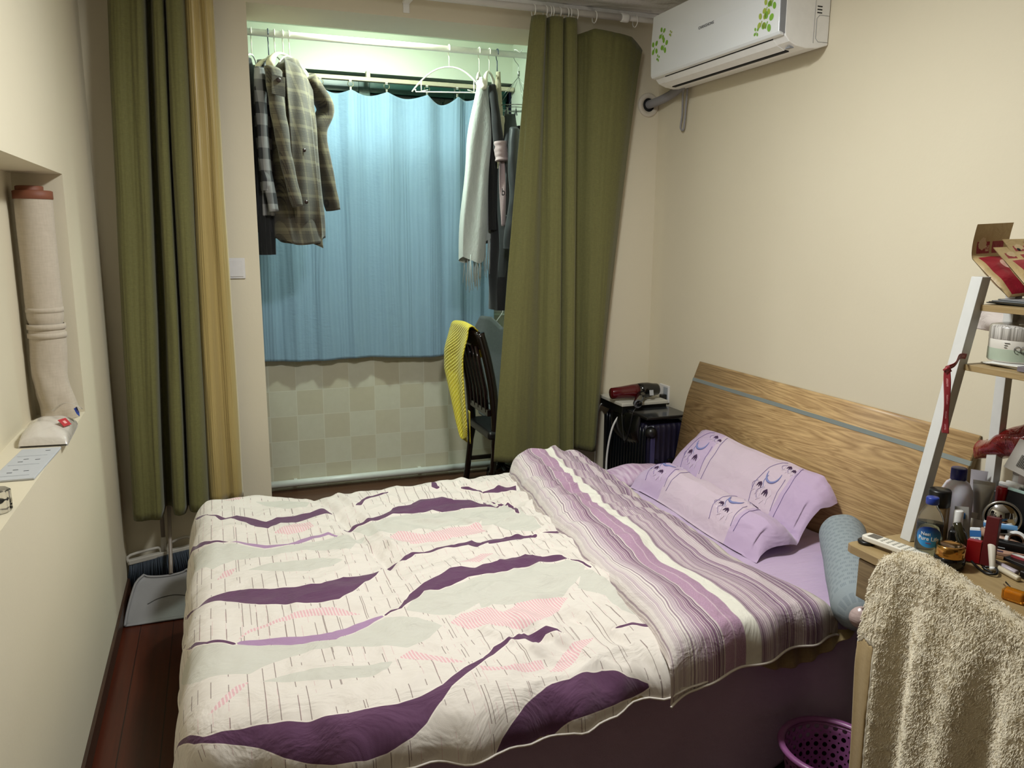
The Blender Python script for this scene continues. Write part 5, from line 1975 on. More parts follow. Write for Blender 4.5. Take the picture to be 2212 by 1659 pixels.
MB().grid(lambda u, v: (-0.505 + .085 * u, 2.775 + .045 * v - .02 * u, NZ0 + .052 + .038 * math.sin(PI * (u * .75 + .1)) - .01 * v), 20, 6).build('sealing_flap', M_FILM, bgp, solid=0.001)
Fe = frame((-0.436, 2.762, NZ0 + .060), (.15, 1, 0), z=(1, -.35, .35))
M_EB = plain('emblem_blue', '#1f3a8c', 0.4)
MB().prism([(-.014, .012), (-.012, -.006), (0, -.018), (.012, -.006), (.014, .012)], 0, .0008, Fe @ Matrix.Translation((.0, .0, .004))).build('blue_emblem', M_EB, bgp)
MB().ball(Fe @ Vector((0, 0, .005)), .004, 8, (1, 1, .2)).build('emblem_centre', plain('emblem_violet', '#6b5fb0', 0.4), bgp)
MB().box((-.026, -.013, 0), (.026, .013, .0008), frame((-0.452, 2.660, NZ0 + .050), (.25, 1, -.1), z=(.75, -.2, .65))).build('red_emblem', plain('emblem_red', '#b5262f', 0.4), wt_)
MB().box((-.008, -.005, .0008), (.008, .005, .0014), frame((-0.452, 2.660, NZ0 + .050), (.25, 1, -.1), z=(.75, -.2, .65))).build('emblem_mark', plain('emblem_pink', '#e7a9a4', 0.4), wt_)

pc = thing('printed_card', 'flat bluish white printed card lying on the niche sill', 'card', (-0.51, 2.38, NZ0))
Fc = frame((-0.545, 2.225, NZ0 + .0005), (1, -.04, 0), z=(0, 0, 1))
cd_ = MB().box((-.012, 0, 0), (.088, .31, .006), Fc).build('card_sheet', plain('card_blue_white', '#b9bcc0', 0.55), pc, bevel=0.002)
M_CL = plain('card_line', '#8f949c', 0.6)
for y in (.03, .135, .225):
    MB().box((-.004, y, .006), (.070, y + .0015, .0064), Fc).build('printed_line', M_CL, cd_)
for x, y in ((.012, .060), (.020, .085), (.012, .165), (.020, .190), (.055, .275), (.048, .07), (.05, .18)):
    MB().box((x, y, .006), (x + .012, y + .004, .0065), Fc).build('slot_mark', plain('card_mark', '#3c4046', 0.6), cd_)
t = NT('clear_glass', 0.02)
t.b.inputs['Transmission Weight'].default_value = 1.0
t.b.inputs['IOR'].default_value = 1.45
M_GLASS = t.m
gl = thing('glass_cube', 'small clear faceted glass block at the near end of the niche sill', 'glass ornament', (-0.485, 1.99, NZ0))
MB().prism([(.034 * math.cos(a), .034 * math.sin(a)) for a in [k * PI / 4 + .2 for k in range(8)]], 0, .05, Matrix.Translation((-0.490, 1.985, NZ0 + .001))).build('block', M_GLASS, gl, bevel=0.004)
MB().lathe([(.012, .02), (.018, .026), (.012, .03)], Matrix.Translation((-0.490, 1.985, NZ0 + .001)), 18).build('dark_core', M_BLACK, gl)

# ================================================================== broom and dustpan
M_BRW = plain('broom_white', '#b9b4aa', 0.45)
br = thing('broom', 'broom with blue grey bristles leaning in the corner below the left curtain', 'broom', (-0.31, 3.75, .02))
hp = spline([(-0.442, 3.750, .142), (-0.436, 3.755, .172), (-0.335, 3.765, .188), (-0.312, 3.767, .185), (-0.305, 3.767, .165)], 16)
MB().tube(hp, 0.0065, 8).build('frame_loop', M_BRW, br)
hp = spline([(-0.282, 3.767, .172), (-0.270, 3.770, .200), (-0.215, 3.770, .222), (-0.185, 3.767, .222), (-0.175, 3.765, .20)], 16)
MB().tube(hp, 0.0065, 8).build('frame_loop', M_BRW, br)
MB().prism([(-.135, -.012), (.135, -.012), (.135, .008), (-.135, .010)], -.014, .014, frame((-0.308, 3.760, .160), (1, .04, .135), z=(0, -1, 0))).build('head', M_BRW, br, bevel=0.004)
MB().cyl((-0.294, 3.767, .17), (-0.293, 3.775, .235), 0.014, 16, 0.0105).build('socket', M_BRW, br)
MB().cyl((-0.293, 3.775, .235), (-0.288, 3.800, 1.20), 0.0095, 14).build('handle', plain('handle_taupe', '#8a7f74', 0.35), br)
t = NT('bristles_blue', 0.7)
s_ = t.sep(t.obj())
t.col(t.mix(t.noise(t.map(t.obj(), (220, 60, 6)), 1, 2), '#20262f', '#4c5866'))
m = MB()
random.seed(5)
for k in range(300):
    a = (k % 60) / 59
    y = 3.747 + 0.006 * (k // 60)
    x0 = -0.436 + 0.254 * a
    z0 = 0.138 + 0.034 * a
    x1 = x0 + (a - .5) * 0.03 + random.uniform(-.004, .004)
    m.tube([(x0, y, z0), (x1, y - .012 + random.uniform(-.006, .006), 0.030 + .034 * a + random.uniform(-.006, .006))], [0.0022, 0.0014], 4)
bo = m.build('bristles', t.m, br)
bo['kind'] = 'stuff'

dp = thing('dustpan', 'light grey plastic dustpan standing in front of the broom beside the bed', 'dustpan', (-0.29, 3.5, 0))
M_DP = plain('dustpan_grey', '#8d8c8c', 0.5, var=.05)


def pan(u, v):
    # v 0 = lip on the floor, 1 = top
    w0 = .155 + .0
    xl = -0.434 + 0.040 * v ** 1.6 + .022 * max(0, (v - .80) / .20) ** 2
    xr = -0.135 - 0.040 * v ** 1.6 - .022 * max(0, (v - .80) / .20) ** 2
    x = xl + (xr - xl) * u
    y = 3.395 + 0.235 * v - .045 * math.sin(PI * u) * 0
    z = 0.004 + 0.115 * v ** 1.05 - 0.018 * math.sin(PI * u) ** .5 * smooth01(v * 2)
    return (x, y, z)


MB().grid(pan, 30, 30).build('tray', M_DP, dp, solid=0.003)
rim = [pan(0, k / 12) for k in range(13)] + [pan(k / 14, 1) for k in range(1, 14)] + [pan(1, 1 - k / 12) for k in range(13)]
MB().tube([Vector(p) + Vector((0, 0, .004)) for p in rim], 0.0055, 8).build('rim', M_DP, dp)
MB().tube([pan(k / 14, 0.06) for k in range(15)], 0.0025, 6).build('lip_ridge', M_DP, dp)
MB().tube(spline([Vector(pan(.25, .45)) + Vector((0, 0, .003)), Vector(pan(.4, .55)) + Vector((0, 0, .003)), Vector(pan(.62, .58)) + Vector((0, 0, .003)), Vector(pan(.8, .52)) + Vector((0, 0, .003))], 16), 0.0018, 6).build('scuff_mark', plain('scuff', '#4d4a48', 0.8), dp)
MB().tube([(-0.262, 3.625, .115), (-0.262, 3.66, .15), (-0.261, 3.775, .33), (-0.259, 3.797, .42), (-0.257, 3.800, 1.1)], 0.0085, 14).build('handle', plain('handle_taupe', '#8a7f74', 0.35), dp)

# ================================================================== pink basket
t = NT('basket_pink', 0.4)
uv = t.sep(t.uv())
gx = t.math('MULTIPLY', uv[0], 30.0)
gy = t.math('MULTIPLY', uv[1], 8.0)
fx, fy = t.math('FRACT', gx), t.math('FRACT', gy)
dx, dy = t.math('ABSOLUTE', t.math('ADD', fx, -0.5)), t.math('ABSOLUTE', t.math('ADD', fy, -0.5))
d1 = t.math('SQRT', t.math('ADD', t.math('POWER', dx, 2.0), t.math('POWER', dy, 2.0)))
ex, ey = t.math('SUBTRACT', 0.5, dx), t.math('SUBTRACT', 0.5, dy)
d2 = t.math('SQRT', t.math('ADD', t.math('POWER', ex, 2.0), t.math('POWER', ey, 2.0)))
hole = t.math('MAXIMUM', t.math('LESS_THAN', d1, 0.27), t.math('LESS_THAN', d2, 0.11))
hole = t.math('MULTIPLY', hole, t.inside(uv[1], 0.02, 0.985))
t.col('#8f5585')
t.put(t.b.inputs['Alpha'], t.math('SUBTRACT', 1.0, hole))
M_BASK = t.m
bk = thing('basket', 'round mauve pink plastic basket with round holes on the floor by the bed', 'basket', (1.505, 1.535, 0))
bh = 0.225


def bas(u, v):
    a = 2 * PI * u
    r = 0.098 + 0.026 * v
    return (1.505 + r * math.cos(a), 1.535 + r * math.sin(a), 0.006 + (bh - .012) * v)


MB().grid(bas, 90, 8, cu=True).build('perforated_wall', M_BASK, bk, solid=0.002)
# duplicate last column uv fix: seam faces away from the camera
M_BASKP = plain('basket_rim_pink', '#8f5585', 0.35)
MB().lathe([(0.121, bh - .014), (0.136, bh - .012), (0.140, bh - .004), (0.136, bh + .003), (0.124, bh + .002), (0.121, bh - .004)], Matrix.Translation((1.505, 1.535, 0)), 60, cap=False).build('rim', M_BASKP, bk)
MB().lathe([(0.0, .001), (0.098, .001), (0.098, .010), (0.0, .010)], Matrix.Translation((1.505, 1.535, 0)), 60, cap=False).build('bottom', M_BASKP, bk)

# ================================================================== desk with ladder shelf
M_DOAK = wood('desk_oak', '#b39a6e', '#8f7850', 'Y', 0.8, 0.45, 0.5)
M_DOAKF = wood('desk_drawer_oak', '#94805c', '#6e5a3c', 'Y', 0.9, 0.45, 0.8)
M_POST = plain('post_white', '#cfcfcc', 0.35)
DT = 0.75
dk = thing('desk', 'light oak desk with white sloping posts and two ladder shelves against the right wall', 'desk', (1.92, 1.2, 0))
rc = 0.02
outl = [(1.62 + rc, .62), (2.205, .62), (2.205, 1.665), (1.62 + rc, 1.665), (1.625, 1.660), (1.62, 1.645), (1.62, .64)]
MB().prism(outl, DT - .024, DT).build('desktop', M_DOAK, dk, bevel=0.002)
dc_ = MB().box((1.640, .70, DT - .140), (2.19, 1.612, DT - .030)).build('drawer_case', M_DOAKF, dk, bevel=0.002)
MB().box((1.626, .70, DT - .141), (1.641, 1.618, DT - .029)).build('drawer_front', M_DOAKF, dc_, bevel=0.002)
# posts
for y0, y1, far in ((1.605, 1.640, 1), (.66, .695, 0)):
    a0 = [(1.792, DT), (1.823, DT), (1.990, 1.49), (1.957, 1.49)]
    MB().prism(a0, y0, y1, YE).build('sloping_post', M_POST, dk, bevel=0.0015)
    MB().box((2.090, y0, DT), (2.118, y1 - .004, 1.46)).build('rear_post', M_POST, dk, bevel=0.0015)
    MB().box((1.80, y0, 0), (1.83, y1, DT - .024)).build('leg', M_POST, dk, bevel=0.0015)
    MB().box((2.16, y0, 0), (2.19, y1, DT - .024)).build('leg', M_POST, dk, bevel=0.0015)
    MB().box((1.83, y0, .10), (2.16, y1, .13)).build('foot_rail', M_POST, dk, bevel=0.0015)
MB().box((1.925, .66, 1.235), (2.20, 1.612, 1.252)).build('shelf_board', M_DOAK, dk, bevel=0.0015)
MB().box((1.962, .66, 1.398), (2.20, 1.612, 1.415)).build('shelf_board', M_DOAK, dk, bevel=0.0015)
SH1, SH2 = 1.2525, 1.4155

# chair in front of the desk carrying the towel
M_CHB = plain('desk_chair_brown', '#3a2a1d', 0.5)
dc = thing('desk_chair', 'brown desk chair hidden under the beige towel in front of the desk', 'chair', (1.6, 1.18, 0))
YT = [.960, 1.02, 1.10, 1.20, 1.27, 1.33, 1.375, 1.40]
ZTOP = [.820, .832, .848, .868, .876, .865, .838, .790]


def ctop(y):
    return interp(y, YT, ZTOP) - 0.012


MB().grid(lambda u, v: (1.472 + .012 * math.sin(PI * u), .965 + .43 * u, .58 + (ctop(.965 + .43 * u) - .58) * v), 40, 10).build('backrest', M_CHB, dc, solid=0.022)
for y in (.975, 1.385):
    MB().tube([(1.47, y, .60), (1.475, y, .45), (1.465, y, 0)], 0.014, 12).build('rear_leg', M_CHB, dc)
MB().box((1.468, .960, .425), (1.80, 1.385, .465)).build('seat', M_CHB, dc, bevel=0.012, seg=3)
for y in (.98, 1.36):
    MB().cyl((1.78, y, .43), (1.785, y, 0), 0.014, 12).build('front_leg', M_CHB, dc)

t = NT('towel_terry', 0.95)
t.b.inputs['Sheen Weight'].default_value = 0.6
ob = t.obj()
a1 = t.noise(t.map(ob, (420, 420, 300)), 1, 3, 0.7, 0.8)
a2 = t.noise(ob, 75, 3, 0.6)
mx = t.math('ADD', t.math('MULTIPLY', a1, 0.7), t.math('MULTIPLY', a2, 0.5))
t.col(t.mix(t.math('MULTIPLY_ADD', mx, 2.2, -0.85, clamp=True), '#d0bf9c', '#ece1c6'))
t.bump(mx, 0.8, 0.005)
M_TERRY = t.m
M_BAND = fabric('towel_band', '#bda477', '#a58c60', scale=260, bump=0.3)
tw = thing('towel', 'beige fluffy towel with a flat woven border hung over the desk chair', 'towel', (1.46, 1.2, .3))


def towel(y, s, side):
    """s: cloth length below the crest; side -1 = room side"""
    zt = ctop(y) + 0.020
    r = 0.024
    if s < r * PI / 2:
        a = s / r
        x = 1.474 + side * r * math.sin(a)
        z = zt - r * (1 - math.cos(a))
    else:
        x = 1.474 + side * r
        z = zt - r - (s - r * PI / 2)
    k = smooth01((s - .02) / .25)
    wave = 0.020 * math.sin((y - .9) * 26 + .9 * math.sin(z * 3)) + 0.012 * math.sin((y - .9) * 57 + 1.0 + z * 1.3)
    if side < 0:
        x += -k * (0.018 + wave)
    else:
        x += k * 0.006 * math.sin(y * 40)
    return x, y, z


def surf(y, L):
    side = -1 if L >= 0 else 1
    x, yy, z = towel(min(y, 1.396), abs(L), side)
    if y > 1.35:
        k = (y - 1.35) / .06
        x -= 0.0
        yy = min(y, 1.396) + .006 * math.sin(L * 9)
    return Vector((x, yy, z)), side


Y0T, Y1T, L0T, L1T = 0.90, 1.400, -0.28, 0.74


def is_band(y, L):
    return y > 1.345 and L > 0.20 + 0.9 * (1.40 - y)


NYT, NLT = 150, 260
m = MB()
vs = []
for jj in range(NLT + 1):
    for ii in range(NYT + 1):
        y = Y0T + (Y1T - Y0T) * ii / NYT
        L = L0T + (L1T - L0T) * jj / NLT
        p, side = surf(y, L)
        q = noise.noise(Vector((y * 60, L * 50, 5))) * 0.003
        if not is_band(y, L):
            p = p + (Vector((side * q, 0, 0)) if abs(L) > .04 else Vector((0, 0, q)))
        vs.append(p)
fa, fb = [], []
for jj in range(NLT):
    for ii in range(NYT):
        q = (jj * (NYT + 1) + ii, (jj + 1) * (NYT + 1) + ii, (jj + 1) * (NYT + 1) + ii + 1, jj * (NYT + 1) + ii + 1)
        y = Y0T + (Y1T - Y0T) * (ii + .5) / NYT
        L = L0T + (L1T - L0T) * (jj + .5) / NLT
        (fb if is_band(y, L) else fa).append(q)
MB().add(vs, fa).build('terry_field', M_TERRY, tw, solid=0.004)
MB().add(vs, fb).build('woven_border', M_BAND, tw, solid=0.003)
# looped pile standing off the terry
rng = random.Random(11)
m = MB()
for k in range(52000):
    y = Y0T + .06 + (Y1T - Y0T - .06) * rng.random()
    L = -0.12 + (L1T + .12) * rng.random()
    if is_band(y, L) or (y > 1.33 and is_band(y + .006, L + .01)):
        continue
    p, side = surf(y, L)
    s_ = abs(L)
    if s_ < .0377:
        a = s_ / .024
        n_ = Vector((side * math.sin(a), 0, math.cos(a)))
    else:
        n_ = Vector((side, 0, 0))
    clump = noise.noise_vector(Vector((y * 55, L * 55, 2)))
    d = (n_ * .9 + Vector((0, clump.y * .9 + rng.uniform(-.35, .35), -.45 + clump.z * .9 + rng.uniform(-.3, .3)))).normalized()
    ln = .0060 + .0035 * rng.random() + .002 * clump.x
    w_ = d.cross(n_)
    w_ = (w_.normalized() if w_.length > .05 else Vector((0, 1, 0))) * .00075
    mid = p + d * ln * .6 + n_ * ln * .15
    tip = p + d * ln + Vector((0, 0, -.0012))
    m.add([p - w_, p + w_, mid + w_ * .8, mid - w_ * .8, tip], [(0, 1, 2, 3), (3, 2, 4)], True)
t = NT('towel_pile', 0.95)
t.col(t.mix(t.noise(t.obj(), 60, 2), '#e2d5b8', '#f4ecda'))
po = m.build('pile', t.m, tw)
po['kind'] = 'stuff'

# ------------------------------------------------------------------ things on the desk
T3 = Matrix.Translation


def bottle(name, label, cat, x, y, parts, z=DT + .001, M=None, n=32, cap=True):
    """parts: (part name, profile, material)"""
    r = thing(name, label, cat, (x, y, z))
    for pn, prof_, mt_ in parts:
        MB().lathe(prof_, (M if M is not None else T3((x, y, z))), n, cap=cap).build(pn, mt_, r)
    return r


t = NT('clear_plastic', 0.04)
t.b.inputs['Transmission Weight'].default_value = 0.96
t.b.inputs['IOR'].default_value = 1.12
t.col('#dfe9ee')
M_CLEAR = t.m
t = NT('water', 0.0)
t.b.inputs['Transmission Weight'].default_value = 1.0
t.b.inputs['IOR'].default_value = 1.15
t.col('#d5e4ea')
M_WATER = t.m
t = NT('milky_plastic', 0.3)
t.b.inputs['Subsurface Weight'].default_value = 0.3
t.col('#cdcbd6')
M_MILK = t.m
M_CAPB = plain('cap_blue', '#1e3890', 0.35)
M_CAPN = plain('cap_navy', '#151a66', 0.35)
M_GOLDM = plain('gold_metal', '#b78a4c', 0.16, Metallic=1.0)
M_SILV = plain('silver_tube', '#b7b5b0', 0.28, Metallic=0.55)
M_REDP = plain('lipstick_red', '#8e0d16', 0.3)
M_MAROON = plain('box_maroon', '#560a12', 0.4)
M_BEI = plain('nude_plastic', '#b5927c', 0.4)

# remote control
Fr = frame((1.674, 1.650, DT + .010), (1, .20, 0), z=(0, 0, 1))
rm = thing('remote_control', 'white air conditioner remote with grey screen at the left end of the desk', 'remote control', (1.69, 1.57, DT))
rmc = MB().prism([(-.016, 0), (.016, 0), (.0215, -.012), (.0225, -.17), (.018, -.178), (-.018, -.178), (-.0225, -.17), (-.0215, -.012)][::-1], 0, .016, Fr).build('case', plain('remote_white', '#e2ddd0', 0.35), rm, bevel=0.004)
MB().box((-.0145, -.046, .016), (.0145, -.016, .0168), Fr).build('screen', plain('lcd_grey', '#55524e', 0.25), rmc)
for i in range(4):
    for j in range(6):
        MB().box((-.0165 + .009 * i, -.062 - .017 * j, .016), (-.0105 + .009 * i, -.056 - .017 * j, .0172), Fr).build('button', plain('button_grey', '#a9a79c', 0.5), rmc, bevel=0.0006)
tag(MB().lathe([(.022, 0), (.024, .002), (.024, .007), (.021, .009)], T3((1.672, 1.640, DT + .001))).build('coaster', M_BLACK), 'round black disc under the far end of the remote control', 'coaster')

# water bottle
wbx, wby = 1.744, 1.503
prof = [(.029, 0), (.0315, .004), (.030, .015), (.0325, .024), (.0325, .088), (.0315, .091), (.0325, .095), (.032, .102), (.029, .118), (.021, .135), (.0145, .145), (.0128, .152), (.0128, .160)]
wb_ = thing('water_bottle', 'half full clear plastic water bottle with blue cap and round blue label', 'bottle', (wbx, wby, DT))
MB().lathe(prof, T3((wbx, wby, DT + .001)), 40, cap=False).build('bottle_body', M_CLEAR, wb_)
wbb = bpy.data.objects['bottle_body']
MB().lathe([(.028, .003), (.0305, .006), (.029, .015), (.0312, .024), (.0312, .098), (0, .098)], T3((wbx, wby, DT + .001)), 40, cap=False).build('water', M_WATER, wb_)
MB().lathe([(.0155, .152), (.0160, .153), (.0160, .168), (.0145, .1705), (0, .1705)], T3((wbx, wby, DT + .001)), 36, cap=False).build('cap', M_CAPB, wb_)
lab = Vector((-wbx, -wby, 0)).normalized()
cz = DT + .070
Fl = frame((wbx, wby, cz), (lab.y, -lab.x, 0) if False else (-lab.y, lab.x, 0), (0, 0, 1))


def lab_disc(rad, off, h=1.0, a0=0.0):
    m = MB()
    RR = .0326 + off
    vs, fs = [(RR * 0, 0, RR)], []
    nr, na = 10, 48
    for i in range(1, nr + 1):
        for k in range(na):
            a = 2 * PI * k / na
            px, py = rad * i / nr * math.cos(a), rad * h * i / nr * math.sin(a)
            vs.append((RR * math.sin(px / RR), py, RR * math.cos(px / RR)))
    for k in range(na):
        fs.append((0, 1 + k, 1 + (k + 1) % na))
    for i in range(nr - 1):
        for k in range(na):
            k2 = (k + 1) % na
            fs.append((1 + i * na + k, 1 + (i + 1) * na + k, 1 + (i + 1) * na + k2, 1 + i * na + k2))
    m.add([Fl @ Vector(v) for v in vs], fs, True)
    return m


t = NT('label_blue', 0.3)
s_ = t.sep(t.obj())
g_ = t.math('MULTIPLY_ADD', s_[2], 28.0, -28.0 * (cz - .012), clamp=True)
t.col(t.mix(g_, '#2f8fd0', '#0d2f7a'))
lab_disc(.0335, .0004, .86).build('label', t.m, wbb)
M_TW = plain('print_white', '#e8eef2', 0.5)
Ft = Fl
text_mesh('Nestlé', .0125, Fl @ T3((-.003, .008, 0)), M_TW, 'label_word', wbb, bend=.0333, bold=.0002)
text_mesh('Pure Life', .0145, Fl @ T3((0.0, -.005, 0)), M_TW, 'label_word', wbb, bend=.0333, bold=.0002)
text_mesh('water', .006, Fl @ T3((0, -.016, 0)), plain('print_red', '#b03550', 0.5), 'label_word', wbb, bend=.0333)
# other bottles
bottle('toner_bottle', 'amber tinted bottle with black screw cap behind the water bottle', 'bottle', 1.835, 1.560, [
    ('body', [(.026, 0), (.028, .004), (.028, .115), (.022, .128), (.018, .130)], plain('tinted_gold', '#8d7552', 0.15)),
    ('cap', [(.0275, .118), (.0285, .120), (.0285, .160), (.026, .164), (0, .164)], M_BLACK)])
F_ = T3((1.955, 1.608, DT + .001)) @ Matrix.Rotation(math.radians(40), 4, 'Z') @ Matrix.Diagonal((1.12, .85, 1, 1))
bb = thing('lotion_bottle', 'large milky lotion bottle with dark blue screw cap', 'bottle', (1.955, 1.608, DT))
MB().lathe([(.046, 0), (.050, .006), (.050, .110), (.047, .135), (.036, .155), (.022, .165), (.020, .168)], F_, 40).build('body', M_MILK, bb)
MB().lathe([(.0205, .166), (.021, .168), (.021, .198), (.019, .200), (0, .200)], T3((1.955, 1.608, DT + .001)), 32, cap=False).build('cap', M_CAPN, bb)
# gold jar
jr = thing('cream_jar', 'cosmetic jar with gold lid on a black base near the desk edge', 'jar', (1.752, 1.440, DT))
MB().lathe([(.031, 0), (.035, .003), (.037, .012), (.037, .028), (.035, .032)], T3((1.752, 1.440, DT + .001)), 44).build('base', plain('jar_black', '#0d0d10', 0.12), jr)
MB().lathe([(.036, .032), (.037, .034), (.036, .039), (.0367, .043), (.0357, .056), (.0345, .060), (.029, .062), (.024, .0605), (0, .0595)], T3((1.752, 1.440, DT + .001)), 44, cap=False).build('lid', M_GOLDM, jr)
# dark cosmetic bottles
bt = thing('perfume_bottle', 'squat black cosmetic bottle behind the gold lidded jar', 'bottle', (1.862, 1.518, DT))
MB().box((-.026, -.018, 0), (.026, .018, .062), zrot((1.862, 1.518, DT + .001), 35)).build('body', M_BLACK, bt, bevel=0.008, seg=4)
MB().lathe([(.009, .062), (.009, .070)], T3((1.862, 1.518, DT + .001)), 20).build('collar', M_GOLDM, bt)
MB().lathe([(.012, .070), (.012, .112), (.010, .115), (0, .115)], T3((1.862, 1.518, DT + .001)), 20, cap=False).build('clear_cap', M_WHITE, bt)
F_ = frame((1.838, 1.462, DT + .010), (1, .5, 0), z=(.30, .55, 1))
bt = thing('foundation_tube', 'leaning olive gold glass cosmetic bottle beside the dark red box', 'bottle', (1.85, 1.47, DT))
MB().lathe([(.013, 0), (.014, .004), (.014, .060), (.010, .066), (.010, .09)], F_, 20).build('body', plain('olive_glass', '#2c2817', 0.1), bt)
# lip balm
Fp = frame((1.868, 1.460, DT + .028), (.58, -.80, .15), (.14, .22, .62))
lb = thing('lip_balm', 'small tilted lip balm tube, white blue and red, leaning on the red box', 'lip balm', (1.868, 1.46, DT))
lbt = MB().box((-.013, 0, -.004), (.013, .055, .004), Fp).build('tube', M_TW, lb, bevel=0.003)
MB().box((-.0133, .030, .0035), (.0133, .0465, .0045), Fp).build('blue_band', plain('balm_blue', '#2a68a8', 0.4), lbt)
MB().box((-.014, -.020, -.0075), (.014, .002, .0075), Fp).build('cap', M_REDP, lb, bevel=0.002)
text_mesh('LIP', .011, Fp @ T3((0, .0225, .0045)), plain('balm_navy', '#23406e', 0.5), 'label_word', lbt)
text_mesh('BALM', .008, Fp @ T3((0, .0125, .0045)), plain('balm_navy', '#23406e', 0.5), 'label_word', lbt)
# clear tube behind it
Fp = frame((1.895, 1.528, DT + .03), (.60, -.80, .1), (.05, .12, .7))
ct = thing('lip_gloss_tube', 'clear squeeze tube with a blue square behind the lip balm', 'tube', (1.9, 1.53, DT))
MB().grid(lambda u, v: Fp @ Vector(((u - .5) * .034 * (1 if v > .0 else 1), .085 * v, .008 * (1 - v) * math.sin(PI * u))), 14, 20).grid(lambda u, v: Fp @ Vector(((u - .5) * .034, .085 * v, -.008 * (1 - v) * math.sin(PI * u))), 14, 20).build('body', plain('tube_translucent', '#a9a6a0', 0.2), ct)
MB().box((-.009, .052, .0035), (.009, .068, .0045), Fp).build('blue_square', plain('balm_blue', '#2a68a8', 0.4), ct)
# dark red box and tubes
Fp = frame((1.852, 1.412, DT + .002), (.45, -.89, 0), (.10, .20, 1))
rb = tag(MB().box((-.014, 0, -.016), (.016, .128, .014), Fp).build('lipstick_box', M_MAROON, bevel=0.001), 'tall dark red cardboard box leaning among the cosmetics', 'box')
Fp = frame((1.838, 1.440, DT + .002), (.50, -.86, 0), (-.02, .10, 1))
tag(MB().box((-.018, 0, -.010), (.016, .060, .010), Fp).build('lipstick_case', M_REDP, bevel=0.002), 'bright red lipstick case in front of the dark red box', 'lipstick')
Fp = frame((1.832, 1.380, DT + .012), (.55, -.80, .18), (.02, .72, .58))
wt = thing('hand_cream_tube', 'small white squeeze tube lying against the red lipstick case', 'tube', (1.84, 1.41, DT))


def sq(Fm, L, w0, w1, th, mat, parent, name='body'):
    m = MB()
    for sgn in (1, -1):
        m.grid(lambda u, v: Fm @ Vector(((u - .5) * (w0 + (w1 - w0) * v), L * v, sgn * th * (1 - v ** 1.5) * math.sin(PI * u) ** .6)), 16, 24, flip=sgn < 0)
    return m.build(name, mat, parent)


sq(Fp, .072, .014, .019, .007, plain('cream_tube', '#cfc6b6', 0.4), wt)
MB().cyl(Fp @ Vector((0, 0, 0)), Fp @ Vector((0, -.008, 0)), .007, 16).build('cap', M_WHITE, wt)
# silver tube and white tube behind, standing on their caps
Fp = frame((2.030, 1.585, DT + .048), (.55, -.80, 0), (.02, .0, 1))
st = thing('silver_cream_tube', 'crinkled silver cream tube standing upright on its white cap', 'tube', (2.03, 1.585, DT))
sq(Fp, .105, .040, .056, .015, M_SILV, st)
MB().cyl(Fp @ Vector((0, 0, 0)), Fp @ Vector((0, -.046, 0)), .019, 24).build('cap', M_WHITE, st)
MB().box((-.026, .001, .012), (.026, .018, .0135), Fp).build('printed_base', M_WHITE, st)
MB().box((-.028, .102, -.001), (.028, .112, .001), Fp).build('crimp', M_SILV, st)
Fp = frame((2.065, 1.632, DT + .045), (.55, -.80, 0), (.02, .0, 1))
st = thing('white_cream_tube', 'pale translucent cream tube standing behind the silver tube', 'tube', (2.065, 1.632, DT))
sq(Fp, .13, .034, .044, .012, plain('tube_pale', '#a7a3aa', 0.3), st)
MB().cyl(Fp @ Vector((0, 0, 0)), Fp @ Vector((0, -.044, 0)), .014, 24).build('cap', M_WHITE, st)
bottle('nail_polish', 'short bottle with a bright red cap beside the silver tube', 'bottle', 2.075, 1.562, [
    ('body', [(.012, .0), (.0135, .003), (.0135, .085), (.010, .09)], plain('polish_violet', '#2a1d55', 0.15)),
    ('cap', [(.0145, .088), (.0155, .09), (.0155, .140), (.014, .144), (0, .144)], M_REDP)], n=24)
# round mirror
Mm = frame((2.000, 1.496, DT + .084), (.62, -.78, .10), z=(-.74, -.60, .10))
mi = thing('round_mirror', 'small round mirror with chrome rim standing among the cosmetics', 'mirror', (2.0, 1.496, DT))
M_MIR = plain('mirror_silver', '#c9c9c9', 0.02, Metallic=1.0, var=0)
MB().lathe([(.042, 0), (.042, .0015), (0, .0015)], Mm, 48, cap=False).build('glass', M_MIR, mi)
MB().lathe([(.042, -.004), (.047, -.004), (.048, 0), (.046, .004), (.042, .0025)], Mm, 48, cap=False).build('rim', M_CHROME, mi)
MB().lathe([(0, -.006), (.047, -.006), (.047, -.003)], Mm, 48, cap=False).build('back', M_BLACK, mi)
MB().cyl(Mm @ Vector((0, -.045, -.002)), (2.01, 1.505, DT + .004), .004, 10).lathe([(.03, 0), (.03, .005), (0, .007)], T3((2.015, 1.51, DT + .001)), 24).build('stand', M_CHROME, mi)
Fp = frame((1.965, 1.520, DT + .062), (.1, .2, 1), (.25, -.97, 0.02))
tp = thing('toothpaste_tube', 'blue and white flattened tube lying in front of the round mirror', 'tube', (1.97, 1.48, DT))
sq(Fp, .085, .022, .012, .005, plain('tube_blue', '#5f93c4', 0.35), tp)
MB().box((-.011, 0, -.004), (.011, .02, .006), Fp).build('white_end', M_WHITE, tp, bevel=.002)
MB().cyl((1.975, 1.535, DT + .035), (2.005, 1.432, DT + .022), .0125, 18, .011).build('x', M_BEI)
o_ = bpy.data.objects['x']
o_.name = 'concealer_stick'
tag(o_, 'long skin coloured stick lying slanted below the round mirror', 'make-up stick')
Fq = frame((2.005, 1.452, DT + .032), (.6, -.8, 0), z=(-.7, -.55, .45))
tr_ = thing('tape_roll', 'white and brown tape roll standing near the black case', 'tape roll', (2.0, 1.45, DT))
